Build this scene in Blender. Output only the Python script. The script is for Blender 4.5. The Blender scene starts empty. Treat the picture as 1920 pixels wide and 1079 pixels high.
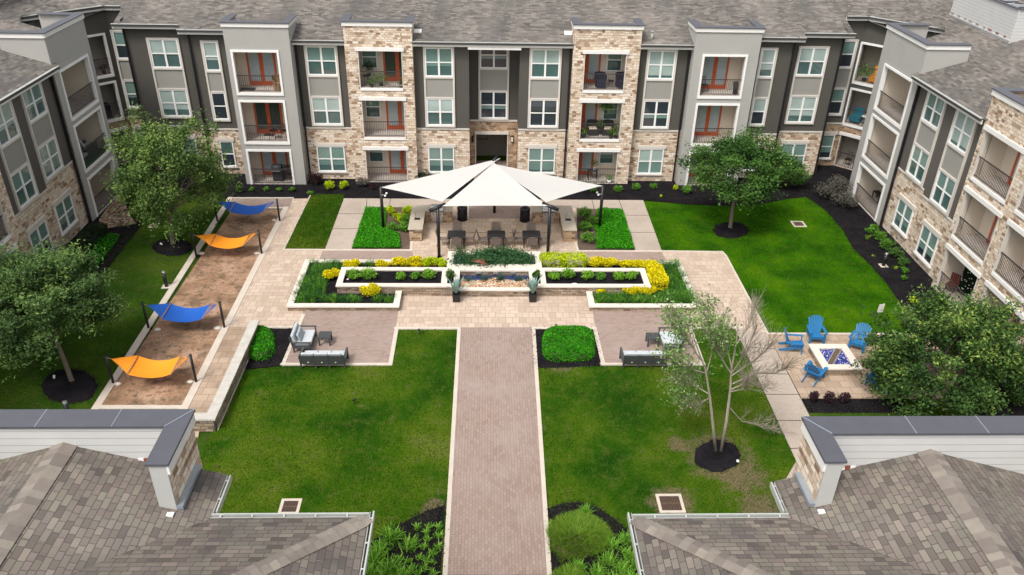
import bpy, math, random
import numpy as np
from math import radians, sin, cos, pi
from mathutils import Vector, Matrix

scene = bpy.context.scene
rnd = random.Random(7)
rng = np.random.default_rng(7)

# ------------------------------------------------------------------ camera
YAW, PITCH, ROLL, FPX, CAMH = 2.182, 30.4227, 1.2709, 1516.87, 20.0
_y, _p, _r = radians(YAW), radians(PITCH), radians(ROLL)
FW = np.array([sin(_y)*cos(_p), cos(_y)*cos(_p), -sin(_p)])
_rt = np.array([cos(_y), -sin(_y), 0.0])
_up = np.cross(_rt, FW)
RT = cos(_r)*_rt + sin(_r)*_up
UP = -sin(_r)*_rt + cos(_r)*_up
camd = bpy.data.cameras.new('camera')
camd.sensor_width = 36.0
camd.lens = FPX/1920*36
camd.clip_start = 0.1
camd.clip_end = 2000
cam = bpy.data.objects.new('camera', camd)
scene.collection.objects.link(cam)
m = Matrix.Identity(4)
for i in range(3):
    m[i][0] = RT[i]; m[i][1] = UP[i]; m[i][2] = -FW[i]
m[2][3] = CAMH
cam.matrix_world = m
scene.camera = cam

# ------------------------------------------------------------------ world, sun, exposure
SUN_EL, SUN_AZ = 56.0, 216.0      # azimuth measured clockwise from +y
world = bpy.data.worlds.new('World')
scene.world = world
world.use_nodes = True
wn = world.node_tree
wn.nodes.clear()
wo = wn.nodes.new('ShaderNodeOutputWorld')
wb = wn.nodes.new('ShaderNodeBackground')
sky = wn.nodes.new('ShaderNodeTexSky')
sky.sky_type = 'NISHITA'
sky.sun_disc = False
sky.sun_elevation = radians(SUN_EL)
sky.sun_rotation = radians(SUN_AZ)
sky.air_density = 1.0
sky.dust_density = 4.0
sky.ozone_density = 1.0
hs = wn.nodes.new('ShaderNodeHueSaturation')      # an overcast, nearly neutral sky
hs.inputs['Saturation'].default_value = 0.22
wn.links.new(sky.outputs[0], hs.inputs['Color'])
wn.links.new(hs.outputs[0], wb.inputs[0])
wb.inputs[1].default_value = 0.15
wn.links.new(wb.outputs[0], wo.inputs[0])

sd = bpy.data.lights.new('sun', 'SUN')
sd.energy = 1.4
sd.angle = radians(14)
sd.color = (1.0, 0.95, 0.88)
sun = bpy.data.objects.new('sun', sd)
scene.collection.objects.link(sun)
sv = Vector((sin(radians(SUN_AZ))*cos(radians(SUN_EL)), cos(radians(SUN_AZ))*cos(radians(SUN_EL)), sin(radians(SUN_EL))))
sun.rotation_euler = sv.to_track_quat('Z', 'Y').to_euler()
sun.location = (0, 0, 60)
scene.view_settings.view_transform = 'Standard'
scene.view_settings.look = 'None'
scene.view_settings.gamma = 1.0
scene.view_settings.exposure = 0.66
try:
    scene.view_settings.use_curve_mapping = False
except Exception:
    pass

# ------------------------------------------------------------------ survey helpers (a photo point on a known real plane)
CO = np.array([0.0, 0.0, CAMH])
def ray(u, v):
    return FW*FPX + RT*(u-960) - UP*(v-539.5)
def G(u, v, z=0.0):
    d = ray(u, v); t = (z-CAMH)/d[2]
    return (d[0]*t, d[1]*t, z)
def GY(u, v, Y):
    d = ray(u, v); t = Y/d[1]
    return (d[0]*t, Y, CAMH+d[2]*t)
def G2(u, v, z=0.0):
    g = G(u, v, z); return (g[0], g[1])

# ------------------------------------------------------------------ materials
MATS = {}
def new_mat(name):
    mt = bpy.data.materials.new(name); mt.use_nodes = True
    nt = mt.node_tree; nt.nodes.clear()
    out = nt.nodes.new('ShaderNodeOutputMaterial')
    bs = nt.nodes.new('ShaderNodeBsdfPrincipled')
    nt.links.new(bs.outputs[0], out.inputs[0])
    MATS[name] = mt
    return mt, nt, bs
def N(nt, typ, **kw):
    n = nt.nodes.new(typ)
    for k, v in kw.items():
        if k in n.inputs: n.inputs[k].default_value = v
        else: setattr(n, k, v)
    return n
def ramp(nt, cols, interp='LINEAR'):
    r = nt.nodes.new('ShaderNodeValToRGB'); e = r.color_ramp
    e.interpolation = interp
    while len(e.elements) < len(cols): e.elements.new(0.5)
    for i, (p, c) in enumerate(cols):
        e.elements[i].position = p; e.elements[i].color = (c[0], c[1], c[2], 1)
    return r
def noise(nt, vec, scale, detail=3, rough=0.55):
    n = nt.nodes.new('ShaderNodeTexNoise')
    n.inputs['Scale'].default_value = scale; n.inputs['Detail'].default_value = detail
    n.inputs['Roughness'].default_value = rough
    nt.links.new(vec, n.inputs['Vector'])
    return n
def mixc(nt, fac, a, b, mode='MIX'):
    mx = nt.nodes.new('ShaderNodeMix'); mx.data_type = 'RGBA'; mx.blend_type = mode
    for sock, val in ((mx.inputs[0], fac), (mx.inputs[6], a), (mx.inputs[7], b)):
        if hasattr(val, 'type') and hasattr(val, 'links'): nt.links.new(val, sock)
        elif isinstance(val, (int, float)): sock.default_value = val
        else: sock.default_value = (val[0], val[1], val[2], 1)
    return mx.outputs[2]
def mapr(nt, sock, a, b, c, d):
    n = nt.nodes.new('ShaderNodeMapRange')
    n.inputs[1].default_value = a; n.inputs[2].default_value = b
    n.inputs[3].default_value = c; n.inputs[4].default_value = d
    nt.links.new(sock, n.inputs[0]); return n.outputs[0]
def bump(nt, bs, h, strength=0.4, dist=0.02):
    b = nt.nodes.new('ShaderNodeBump'); b.inputs['Strength'].default_value = strength
    b.inputs['Distance'].default_value = dist
    nt.links.new(h, b.inputs['Height']); nt.links.new(b.outputs[0], bs.inputs['Normal'])
def coords(nt, rot=0.0, kind='UV', scale=(1, 1, 1)):
    tc = nt.nodes.new('ShaderNodeTexCoord'); mp = nt.nodes.new('ShaderNodeMapping')
    mp.inputs['Rotation'].default_value = (0, 0, rot); mp.inputs['Scale'].default_value = scale
    nt.links.new(tc.outputs[kind], mp.inputs[0]); return mp.outputs[0]

def plain(name, col, rough=0.7, metal=0.0, var=0.12, vscale=3.0, coat=0.0):
    mt, nt, bs = new_mat(name)
    v = coords(nt, kind='Object')
    n = noise(nt, v, vscale, 4)
    n2 = noise(nt, v, vscale*14, 2)
    lo = [c*(1-var) for c in col]; hi = [min(1, c*(1+var)) for c in col]
    c = mixc(nt, n.outputs[0], lo, hi)
    c = mixc(nt, mapr(nt, n2.outputs[0], 0.3, 0.7, 0.0, var), c, [x*0.6 for x in col])
    nt.links.new(c, bs.inputs['Base Color'])
    bs.inputs['Roughness'].default_value = rough; bs.inputs['Metallic'].default_value = metal
    bs.inputs['Coat Weight'].default_value = coat
    return mt

def masonry(name, cols, mortar, sizes, msize=0.012, rot=0.0, bmp=0.5, stain=0.15, offs=0.5, rough=0.85, stain_cols=None, big=(0.9, 0.6), wob=0.015):
    """random-coursed masonry: two brick sizes chosen by a coarser cell mask, a colour ramp picks each unit's colour"""
    mt, nt, bs = new_mat(name)
    vec = coords(nt, rot)
    if wob:
        wn_ = noise(nt, vec, 6.0, 2)
        vm = nt.nodes.new('ShaderNodeVectorMath'); vm.operation = 'SUBTRACT'
        nt.links.new(wn_.outputs['Color'], vm.inputs[0]); vm.inputs[1].default_value = (.5, .5, .5)
        vs = nt.nodes.new('ShaderNodeVectorMath'); vs.operation = 'SCALE'; vs.inputs['Scale'].default_value = wob
        nt.links.new(vm.outputs[0], vs.inputs[0])
        va = nt.nodes.new('ShaderNodeVectorMath'); va.operation = 'ADD'
        nt.links.new(vec, va.inputs[0]); nt.links.new(vs.outputs[0], va.inputs[1]); vec = va.outputs[0]
    def bt(w, h, c1=(0, 0, 0), c2=(1, 1, 1), ms=msize, o=offs):
        b = nt.nodes.new('ShaderNodeTexBrick'); nt.links.new(vec, b.inputs['Vector'])
        b.inputs['Scale'].default_value = 1; b.inputs['Color1'].default_value = (*c1, 1); b.inputs['Color2'].default_value = (*c2, 1)
        b.inputs['Mortar'].default_value = (0.5, 0.5, 0.5, 1); b.inputs['Mortar Size'].default_value = ms
        b.inputs['Mortar Smooth'].default_value = 0.3
        b.inputs['Brick Width'].default_value = w; b.inputs['Row Height'].default_value = h; b.offset = o
        return b
    b1 = bt(*sizes[0])
    if len(sizes) > 1:
        b2 = bt(*sizes[1]); bm = bt(big[0], big[1], ms=0.0, o=0.37)
        gt = nt.nodes.new('ShaderNodeMath'); gt.operation = 'GREATER_THAN'; gt.inputs[1].default_value = 0.5
        nt.links.new(bm.outputs['Color'], gt.inputs[0])
        colr = mixc(nt, gt.outputs[0], b1.outputs['Color'], b2.outputs['Color'])
        fm = nt.nodes.new('ShaderNodeMix'); nt.links.new(gt.outputs[0], fm.inputs[0])
        nt.links.new(b1.outputs['Fac'], fm.inputs[2]); nt.links.new(b2.outputs['Fac'], fm.inputs[3]); fac = fm.outputs[0]
    else:
        colr = b1.outputs['Color']; fac = b1.outputs['Fac']
    k = len(cols)
    rp = ramp(nt, [(i/max(1, k-1)*0.96+0.02, c) for i, c in enumerate(cols)], 'LINEAR')
    nt.links.new(colr, rp.inputs[0])
    c = rp.outputs[0]
    nf = noise(nt, vec, 22, 3)
    c = mixc(nt, mapr(nt, nf.outputs[0], 0.35, 0.7, 0, 0.35), c, [x*0.55 for x in cols[0]])
    c = mixc(nt, fac, c, mortar)
    nz = noise(nt, coords(nt, kind='Object'), 0.6, 5)
    sc = stain_cols or [x*0.5 for x in mortar]
    c = mixc(nt, mapr(nt, nz.outputs[0], 0.45, 0.75, 0, stain), c, sc)
    nt.links.new(c, bs.inputs['Base Color'])
    bs.inputs['Roughness'].default_value = rough
    hh = nt.nodes.new('ShaderNodeMath'); hh.operation = 'SUBTRACT'; hh.inputs[0].default_value = 1.0
    nt.links.new(fac, hh.inputs[1])
    ha = nt.nodes.new('ShaderNodeMath'); ha.operation = 'MULTIPLY_ADD'; ha.inputs[1].default_value = 0.5
    nt.links.new(nf.outputs[0], ha.inputs[0]); nt.links.new(hh.outputs[0], ha.inputs[2])
    bump(nt, bs, ha.outputs[0], bmp, 0.02)
    return mt

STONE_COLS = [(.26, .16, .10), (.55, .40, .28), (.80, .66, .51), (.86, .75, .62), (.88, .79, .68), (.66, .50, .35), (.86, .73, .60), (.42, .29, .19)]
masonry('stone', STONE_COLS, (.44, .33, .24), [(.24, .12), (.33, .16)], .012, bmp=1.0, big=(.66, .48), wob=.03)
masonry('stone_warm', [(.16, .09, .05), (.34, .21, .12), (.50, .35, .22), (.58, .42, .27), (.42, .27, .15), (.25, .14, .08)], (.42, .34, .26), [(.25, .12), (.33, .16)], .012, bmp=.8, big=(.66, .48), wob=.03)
masonry('ledge_stone', [(.17, .11, .07), (.33, .24, .16), (.46, .36, .26), (.28, .22, .16), (.52, .42, .32)], (.14, .11, .09), [(.24, .09), (.30, .13)], .012, bmp=1.0, wob=.04)
masonry('tan_paving', [(.45, .345, .265), (.55, .435, .34), (.50, .39, .30), (.60, .48, .385), (.47, .36, .28)], (.27, .19, .135), [(.46, .31), (.31, .46)], .010, bmp=.35, stain=.4, stain_cols=(.36, .27, .20), big=(.93, .92), wob=.01)
masonry('pit_paving', [(.38, .28, .20), (.50, .38, .28), (.44, .33, .24)], (.24, .17, .12), [(.62, .42), (.42, .42)], .014, bmp=.35, stain=.8, stain_cols=(.22, .14, .09), big=(1.24, .84), wob=.01)
BR = [(.27, .195, .16), (.32, .235, .192), (.35, .26, .215), (.295, .215, .178)]
masonry('brick_paving', BR, (.225, .165, .145), [(.21, .105)], .008, bmp=.3, stain=.45, stain_cols=(.36, .29, .26), wob=.0)
masonry('brick_walk', BR, (.205, .15, .135), [(.21, .105)], .009, rot=pi/2, bmp=.3, stain=.5, stain_cols=(.35, .29, .26), wob=.0)

def shingle(name, cols, streak=0.5, width=.30, row=.15):
    mt, nt, bs = new_mat(name)
    vec = coords(nt)
    def bt(w, h, o, sq=1.0):
        b = nt.nodes.new('ShaderNodeTexBrick'); nt.links.new(vec, b.inputs['Vector'])
        b.inputs['Scale'].default_value = 1; b.inputs['Color1'].default_value = (0, 0, 0, 1); b.inputs['Color2'].default_value = (1, 1, 1, 1)
        b.inputs['Mortar'].default_value = (.5, .5, .5, 1); b.inputs['Mortar Size'].default_value = 0.007
        b.inputs['Mortar Smooth'].default_value = 0.2
        b.inputs['Brick Width'].default_value = w; b.inputs['Row Height'].default_value = h; b.offset = o; b.squash = sq; b.squash_frequency = 3
        return b
    b1 = bt(width, row, 0.41, 1.35); b1b = bt(width*1.45, row, 0.63, .8)
    bk = nt.nodes.new('ShaderNodeTexBrick'); nt.links.new(vec, bk.inputs['Vector']); bk.inputs['Scale'].default_value = 1; bk.inputs['Color1'].default_value = (0, 0, 0, 1); bk.inputs['Color2'].default_value = (1, 1, 1, 1)
    bk.inputs['Mortar Size'].default_value = 0; bk.inputs['Brick Width'].default_value = 1.07; bk.inputs['Row Height'].default_value = row; bk.offset = .29
    gtk = nt.nodes.new('ShaderNodeMath'); gtk.operation = 'GREATER_THAN'; gtk.inputs[1].default_value = .5; nt.links.new(bk.outputs['Color'], gtk.inputs[0])
    bcol = mixc(nt, gtk.outputs[0], b1.outputs['Color'], b1b.outputs['Color'])
    fmx = nt.nodes.new('ShaderNodeMix'); nt.links.new(gtk.outputs[0], fmx.inputs[0]); nt.links.new(b1.outputs['Fac'], fmx.inputs[2]); nt.links.new(b1b.outputs['Fac'], fmx.inputs[3]); bfac = fmx.outputs[0]
    rp = ramp(nt, [(i/(len(cols)-1), c) for i, c in enumerate(cols)]); nt.links.new(bcol, rp.inputs[0])
    c = rp.outputs[0]
    g = noise(nt, vec, 90, 2); c = mixc(nt, mapr(nt, g.outputs[0], .3, .7, 0, .5), c, [x*.45 for x in cols[1]])
    # algae streaks running down the slope
    sv_ = coords(nt, scale=(1.0, 0.28, 1)); s = noise(nt, sv_, .55, 5, .6)
    c = mixc(nt, mapr(nt, s.outputs[0], .46, .68, 0, streak), c, (.075, .072, .068))
    s2 = noise(nt, sv_, .33, 3, .5)
    c = mixc(nt, mapr(nt, s2.outputs[0], .5, .75, 0, .35), c, (.36, .315, .275))
    c = mixc(nt, mapr(nt, bfac, 0, 1, 0, .62), c, (.035, .028, .026))  # tab joints, with the shadow lines between shingles put into the colour
    nt.links.new(c, bs.inputs['Base Color']); bs.inputs['Roughness'].default_value = .95
    # each course: thick at its lower edge
    sep = nt.nodes.new('ShaderNodeSeparateXYZ'); nt.links.new(vec, sep.inputs[0])
    dv = nt.nodes.new('ShaderNodeMath'); dv.operation = 'DIVIDE'; dv.inputs[1].default_value = row; nt.links.new(sep.outputs[1], dv.inputs[0])
    fr = nt.nodes.new('ShaderNodeMath'); fr.operation = 'FRACT'; nt.links.new(dv.outputs[0], fr.inputs[0])
    ad = nt.nodes.new('ShaderNodeMath'); ad.operation = 'MULTIPLY_ADD'; ad.inputs[1].default_value = .6
    nt.links.new(bcol, ad.inputs[0]); 
    inv = nt.nodes.new('ShaderNodeMath'); inv.operation = 'SUBTRACT'; inv.inputs[0].default_value = 1; nt.links.new(fr.outputs[0], inv.inputs[1])
    nt.links.new(inv.outputs[0], ad.inputs[2])
    bump(nt, bs, ad.outputs[0], .7, .02)
    return mt
shingle('shingle', [(.065, .056, .050), (.155, .138, .120), (.26, .235, .205), (.105, .092, .080), (.20, .178, .155)], .8)
shingle('shingle_near', [(.070, .055, .048), (.145, .120, .098), (.215, .198, .152), (.122, .090, .085), (.26, .218, .178), (.150, .138, .106), (.185, .142, .130)], .7, .185, .125)

plain('ridge_cap', (.20, .17, .145), .95, var=.25, vscale=6)
plain('ridge_cap_b', (.165, .14, .12), .95, var=.25, vscale=6)
plain('ridge_cap_c', (.235, .205, .17), .95, var=.25, vscale=6)
plain('dark_stucco', (.080, .075, .064), .9, var=.12, vscale=1.2)
plain('brown_stucco', (.10, .088, .078), .9, var=.12, vscale=1.2)
plain('grey_stucco', (.37, .36, .335), .9, var=.08, vscale=1.0)
plain('infill_stucco', (.285, .275, .25), .9, var=.08, vscale=1.0)
plain('cream_trim', (.60, .555, .50), .75, var=.08)
plain('white_trim', (.80, .79, .77), .6, var=.05)
plain('post_grey', (.42, .42, .40), .8, var=.06)
plain('cornice', (.74, .72, .69), .7, var=.08)
plain('cap_metal', (.115, .115, .135), .45, .35, var=.15)
plain('black_metal', (.018, .017, .019), .4, .3, var=.1)
plain('rail_metal', (.075, .065, .065), .45, .4, var=.1)
plain('gutter_dark', (.06, .055, .055), .5, .2)
plain('gutter_white', (.43, .445, .415), .45, .1)
plain('gutter_bed', (.10, .085, .07), .9)
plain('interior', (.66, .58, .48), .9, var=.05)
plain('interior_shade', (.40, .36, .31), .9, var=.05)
plain('balcony_floor', (.50, .44, .39), .85, var=.15)
plain('passage_wall', (.19, .17, .14), .9)
plain('door_red', (.52, .095, .022), .5, var=.12)
plain('limestone', (.66, .60, .52), .8, var=.14, vscale=2.5)
plain('limestone_dirty', (.50, .47, .42), .85, var=.3, vscale=3)
plain('border', (.56, .49, .41), .85, var=.18, vscale=2)
plain('sail', (.70, .69, .665), .7, var=.02)
plain('hammock_blue', (.006, .10, .46), .75, var=.15, vscale=9)
plain('hammock_orange', (.90, .30, .010), .75, var=.12, vscale=9)
plain('rope', (.35, .22, .12), .9)
plain('granite_counter', (.44, .385, .31), .5, var=.35, vscale=14)
plain('steel', (.55, .56, .57), .3, .8)
plain('tabletop', (.014, .014, .016), .75, var=.2)
plain('sling', (.20, .16, .14), .8)
plain('chair_frame', (.24, .17, .13), .5, .3)
plain('sofa_frame', (.055, .060, .060), .6)
plain('cushion', (.47, .50, .52), .9, var=.08, vscale=5)
plain('adirondack', (.015, .155, .36), .5, var=.15)
plain('pot_black', (.016, .015, .017), .5)
plain('wicker', (.03, .026, .03), .8, var=.3, vscale=20)
plain('seat_pad', (.60, .50, .38), .9)
plain('iron', (.02, .02, .02), .5, .4)
plain('orange_cloth', (.75, .26, .01), .8)
plain('teal_cloth', (.01, .16, .22), .8)
plain('turf', (.02, .09, .03), .95)
plain('red_wood', (.13, .025, .02), .7)
plain('grate', (.16, .10, .07), .7, .3, var=.35, vscale=10)
plain('drain_hole', (.012, .010, .010), .9)
plain('bark', (.17, .135, .11), .95, var=.35, vscale=9)
plain('bark_pale', (.38, .33, .27), .95, var=.4, vscale=7)
plain('twig', (.33, .28, .22), .95, var=.3, vscale=7)
plain('stem', (.09, .07, .04), .95)
plain('dead_frond', (.38, .13, .09), .9)
plain('rust', (.24, .06, .025), .9, var=.4, vscale=10)
plain('flashing', (.40, .46, .52), .35, .6)
plain('siding_line', (.48, .48, .47), .8)
plain('ac_grey', (.32, .33, .34), .6)
plain('ac_dark', (.03, .03, .035), .6)
plain('ac_red', (.45, .04, .03), .6)
plain('pebble_white', (.75, .73, .70), .8)
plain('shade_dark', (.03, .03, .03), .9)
plain('lamp_lens', (.85, .85, .80), .3)
plain('river_rock', (.36, .25, .16), .85, var=.5, vscale=5)
plain('flower_white', (.85, .85, .80), .8)

def siding():
    mt, nt, bs = new_mat('siding'); vec = coords(nt)
    sep = N(nt, 'ShaderNodeSeparateXYZ'); nt.links.new(vec, sep.inputs[0])
    dv = N(nt, 'ShaderNodeMath', operation='DIVIDE'); dv.inputs[1].default_value = .17; nt.links.new(sep.outputs[1], dv.inputs[0])
    fr = N(nt, 'ShaderNodeMath', operation='FRACT'); nt.links.new(dv.outputs[0], fr.inputs[0])
    lt = N(nt, 'ShaderNodeMath', operation='LESS_THAN'); lt.inputs[1].default_value = .1; nt.links.new(fr.outputs[0], lt.inputs[0])
    nz = noise(nt, vec, 1.5, 4)
    c = mixc(nt, nz.outputs[0], (.50, .50, .49), (.60, .60, .58)); c = mixc(nt, lt.outputs[0], c, (.34, .34, .33))
    nt.links.new(c, bs.inputs['Base Color']); bs.inputs['Roughness'].default_value = .8
    bump(nt, bs, fr.outputs[0], .5, .02)
siding()

def glass(name, col, slats=0.0, rough=.06):
    mt, nt, bs = new_mat(name)
    vec = coords(nt, kind='Object')
    n = noise(nt, vec, 1.3, 3)
    c = mixc(nt, n.outputs[0], [x*.72 for x in col], [min(1, x*1.25) for x in col])
    if slats:
        sep = N(nt, 'ShaderNodeSeparateXYZ'); nt.links.new(vec, sep.inputs[0])
        w = N(nt, 'ShaderNodeMath', operation='MULTIPLY'); w.inputs[1].default_value = 95; nt.links.new(sep.outputs[2], w.inputs[0])
        s = N(nt, 'ShaderNodeMath', operation='SINE'); nt.links.new(w.outputs[0], s.inputs[0])
        c = mixc(nt, mapr(nt, s.outputs[0], -1, 1, 0, slats), c, [x*.55 for x in col])
    nt.links.new(c, bs.inputs['Base Color']); bs.inputs['Roughness'].default_value = rough
    bs.inputs['Specular IOR Level'].default_value = .6
    bs.inputs['Coat Weight'].default_value = .6; bs.inputs['Coat Roughness'].default_value = .02
glass('glass_blind', (.36, .45, .42), .3)  # this and the next: blinds plus sky reflection, put into the colour
glass('glass_teal', (.17, .27, .24), .35)
glass('glass_mid', (.070, .125, .120), .15)
glass('glass_dark', (.030, .038, .048), 0)
glass('door_glass', (.40, .46, .47), .2)
glass('door_glass_dark', (.06, .075, .07), .3)
glass('water', (.02, .035, .10), 0, .05)

def ground_mat(name, stops, sc=.35, fine=40, bmp=.6, mid=None, rough=1.0, extra=None, spots=()):
    mt, nt, bs = new_mat(name); v = coords(nt, kind='Object')
    n = noise(nt, v, sc, 6, .6)
    rp = ramp(nt, stops); nt.links.new(n.outputs[0], rp.inputs[0]); c = rp.outputs[0]
    if mid:
        n3 = noise(nt, v, mid[0], 4, .6)
        c = mixc(nt, mapr(nt, n3.outputs[0], mid[1], mid[2], 0, mid[3]), c, mid[4])
    if extra:
        n4 = noise(nt, v, extra[0], 3, .5)
        c = mixc(nt, mapr(nt, n4.outputs[0], extra[1], extra[2], 0, extra[3]), c, extra[4])
    if spots:      # worn, bare patches with ragged outlines
        sn = noise(nt, v, 2.2, 5, .65)
        for (sx_, sy_, sr_) in spots:
            d = nt.nodes.new('ShaderNodeVectorMath'); d.operation = 'DISTANCE'; nt.links.new(v, d.inputs[0]); d.inputs[1].default_value = (sx_, sy_, 0)
            w = mapr(nt, d.outputs['Value'], sr_*1.25, sr_*.2, 0, .62); a = nt.nodes.new('ShaderNodeMath'); a.operation = 'ADD'; nt.links.new(w, a.inputs[0]); nt.links.new(sn.outputs[0], a.inputs[1])
            c = mixc(nt, mapr(nt, a.outputs[0], .70, .95, 0, .85), c, SOILC)
    f = noise(nt, v, fine, 3, .7)
    c = mixc(nt, mapr(nt, f.outputs[0], .35, .65, .0, .55), c, [x*.35 for x in stops[0][1]])
    nt.links.new(c, bs.inputs['Base Color']); bs.inputs['Roughness'].default_value = rough
    bs.inputs['Specular IOR Level'].default_value = .04
    bump(nt, bs, f.outputs[0], bmp, .03)
LAWN_STOPS = [(.32, (.013, .055, .003)), (.43, (.028, .088, .003)), (.51, (.060, .122, .005)), (.60, (.10, .150, .011)), (.70, (.15, .165, .035))]
SOILC = (.20, .145, .09)
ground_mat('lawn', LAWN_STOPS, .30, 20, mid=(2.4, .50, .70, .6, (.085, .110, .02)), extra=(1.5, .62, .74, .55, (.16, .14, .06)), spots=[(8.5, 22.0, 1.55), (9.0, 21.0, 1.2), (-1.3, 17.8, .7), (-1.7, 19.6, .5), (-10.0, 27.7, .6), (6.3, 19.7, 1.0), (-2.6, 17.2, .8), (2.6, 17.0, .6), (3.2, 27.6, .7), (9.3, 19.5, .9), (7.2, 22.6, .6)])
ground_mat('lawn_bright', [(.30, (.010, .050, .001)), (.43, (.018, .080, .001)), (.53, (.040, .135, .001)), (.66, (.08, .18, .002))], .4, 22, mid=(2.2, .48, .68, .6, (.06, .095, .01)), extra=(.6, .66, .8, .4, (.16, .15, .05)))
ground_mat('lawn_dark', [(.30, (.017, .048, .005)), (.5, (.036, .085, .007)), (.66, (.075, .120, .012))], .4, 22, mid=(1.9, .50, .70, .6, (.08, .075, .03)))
ground_mat('mulch', [(.3, (.010, .009, .011)), (.6, (.022, .020, .023)), (.8, (.035, .03, .03))], 1.2, 16, 1.0)
ground_mat('soil', [(.3, (.10, .075, .055)), (.6, (.15, .11, .085)), (.8, (.19, .15, .11))], .9, 18, .8)
ground_mat('pit_gravel', [(.25, (.25, .15, .09)), (.45, (.40, .245, .155)), (.56, (.50, .32, .215)), (.72, (.58, .40, .28))], .8, 22, .8, mid=(1.3, .50, .64, .8, (.20, .14, .09)), extra=(4.2, .54, .68, .75, (.13, .10, .065)))
ground_mat('concrete', [(.3, (.40, .335, .275)), (.5, (.49, .41, .345)), (.7, (.56, .475, .40))], .5, 40, .15, mid=(1.0, .54, .76, .55, (.36, .28, .21)))
ground_mat('leaf_litter', [(.3, (.2, .12, .07)), (.6, (.36, .24, .15))], 1.2, 14, .8)

def fireglass():
    mt, nt, bs = new_mat('fire_glass'); v = coords(nt, kind='Object')
    vo = nt.nodes.new('ShaderNodeTexVoronoi'); vo.inputs['Scale'].default_value = 26; nt.links.new(v, vo.inputs['Vector'])
    rp = ramp(nt, [(0, (.01, .012, .10)), (.4, (.03, .035, .34)), (.86, (.08, .09, .55)), (.9, (.75, .78, .95))], 'CONSTANT')
    sx = N(nt, 'ShaderNodeSeparateColor'); nt.links.new(vo.outputs['Color'], sx.inputs[0]); nt.links.new(sx.outputs[0], rp.inputs[0])
    nt.links.new(rp.outputs[0], bs.inputs['Base Color']); bs.inputs['Roughness'].default_value = .15
    bump(nt, bs, vo.outputs['Distance'], 1.0, .03)
fireglass()

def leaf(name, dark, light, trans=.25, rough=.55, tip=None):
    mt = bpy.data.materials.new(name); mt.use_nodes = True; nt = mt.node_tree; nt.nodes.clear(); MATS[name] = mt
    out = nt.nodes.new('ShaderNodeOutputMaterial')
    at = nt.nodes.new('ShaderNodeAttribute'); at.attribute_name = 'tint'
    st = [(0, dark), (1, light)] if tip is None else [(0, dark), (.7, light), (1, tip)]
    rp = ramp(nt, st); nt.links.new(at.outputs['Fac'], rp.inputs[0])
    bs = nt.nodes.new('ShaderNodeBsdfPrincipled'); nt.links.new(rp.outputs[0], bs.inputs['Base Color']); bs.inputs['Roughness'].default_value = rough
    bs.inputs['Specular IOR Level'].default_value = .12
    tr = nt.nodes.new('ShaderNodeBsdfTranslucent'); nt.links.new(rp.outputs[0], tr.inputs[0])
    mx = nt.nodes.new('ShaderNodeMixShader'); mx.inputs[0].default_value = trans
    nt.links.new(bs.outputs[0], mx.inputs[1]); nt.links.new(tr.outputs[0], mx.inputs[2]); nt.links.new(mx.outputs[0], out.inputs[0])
leaf('leaf_oak', (.028, .060, .015), (.14, .23, .055), tip=(.28, .36, .09))
leaf('leaf_greyoak', (.028, .060, .018), (.12, .21, .06), tip=(.27, .36, .09))
leaf('leaf_bright', (.020, .060, .012), (.085, .185, .035), tip=(.15, .26, .05))
leaf('leaf_big', (.018, .042, .012), (.085, .17, .038), tip=(.36, .44, .09))
leaf('leaf_birch', (.05, .11, .02), (.19, .32, .09), tip=(.42, .50, .22))
leaf('leaf_lime', (.10, .20, .005), (.50, .62, .008), tip=(.72, .74, .02))
leaf('leaf_yellow', (.26, .28, .004), (.78, .66, .006), tip=(.95, .80, .015))
leaf('leaf_purple', (.018, .010, .012), (.06, .028, .034))
leaf('leaf_grey', (.045, .05, .035), (.14, .135, .11), tip=(.20, .15, .14))
leaf('leaf_shrub', (.022, .075, .010), (.12, .30, .03), tip=(.26, .46, .06))
leaf('leaf_fresh', (.04, .12, .010), (.19, .42, .03), tip=(.36, .60, .07))
leaf('leaf_dkhedge', (.010, .022, .010), (.035, .06, .022))
leaf('leaf_cover', (.008, .075, .002), (.038, .27, .004), tip=(.13, .48, .012))
leaf('mulch_chip', (.006, .005, .006), (.045, .036, .034), 0, .9, tip=(.13, .09, .06))
leaf('blade_green', (.022, .095, .008), (.13, .33, .03), tip=(.30, .48, .06))
leaf('blade_dark', (.012, .06, .015), (.055, .17, .04))
leaf('blade_lime', (.07, .16, .008), (.26, .42, .03), tip=(.42, .55, .10))
leaf('blade_lime2', (.045, .12, .008), (.17, .30, .025), tip=(.34, .45, .08))
leaf('blade_blue', (.03, .08, .06), (.09, .17, .14))
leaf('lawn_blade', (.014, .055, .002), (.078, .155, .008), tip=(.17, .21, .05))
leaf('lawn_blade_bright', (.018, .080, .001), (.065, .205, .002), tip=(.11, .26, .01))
leaf('blade_lily', (.03, .12, .008), (.19, .42, .04), tip=(.42, .66, .12))
leaf('agave', (.14, .24, .21), (.36, .50, .45), .05)
leaf('bougain', (.022, .065, .025), (.07, .17, .06))

# ------------------------------------------------------------------ mesh building
def link(o):
    scene.collection.objects.link(o); return o
def empty(name, loc=(0, 0, 0), rz=0.0, label=None, cat=None, group=None):
    o = bpy.data.objects.new(name, None); link(o); o.location = loc; o.rotation_euler = (0, 0, rz)
    o.empty_display_size = .3
    tag(o, label, cat, group); return o
def tag(o, label=None, cat=None, group=None, kind=None):
    if label: o['label'] = label
    if cat: o['category'] = cat
    if group: o['group'] = group
    if kind: o['kind'] = kind
    return o

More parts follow.
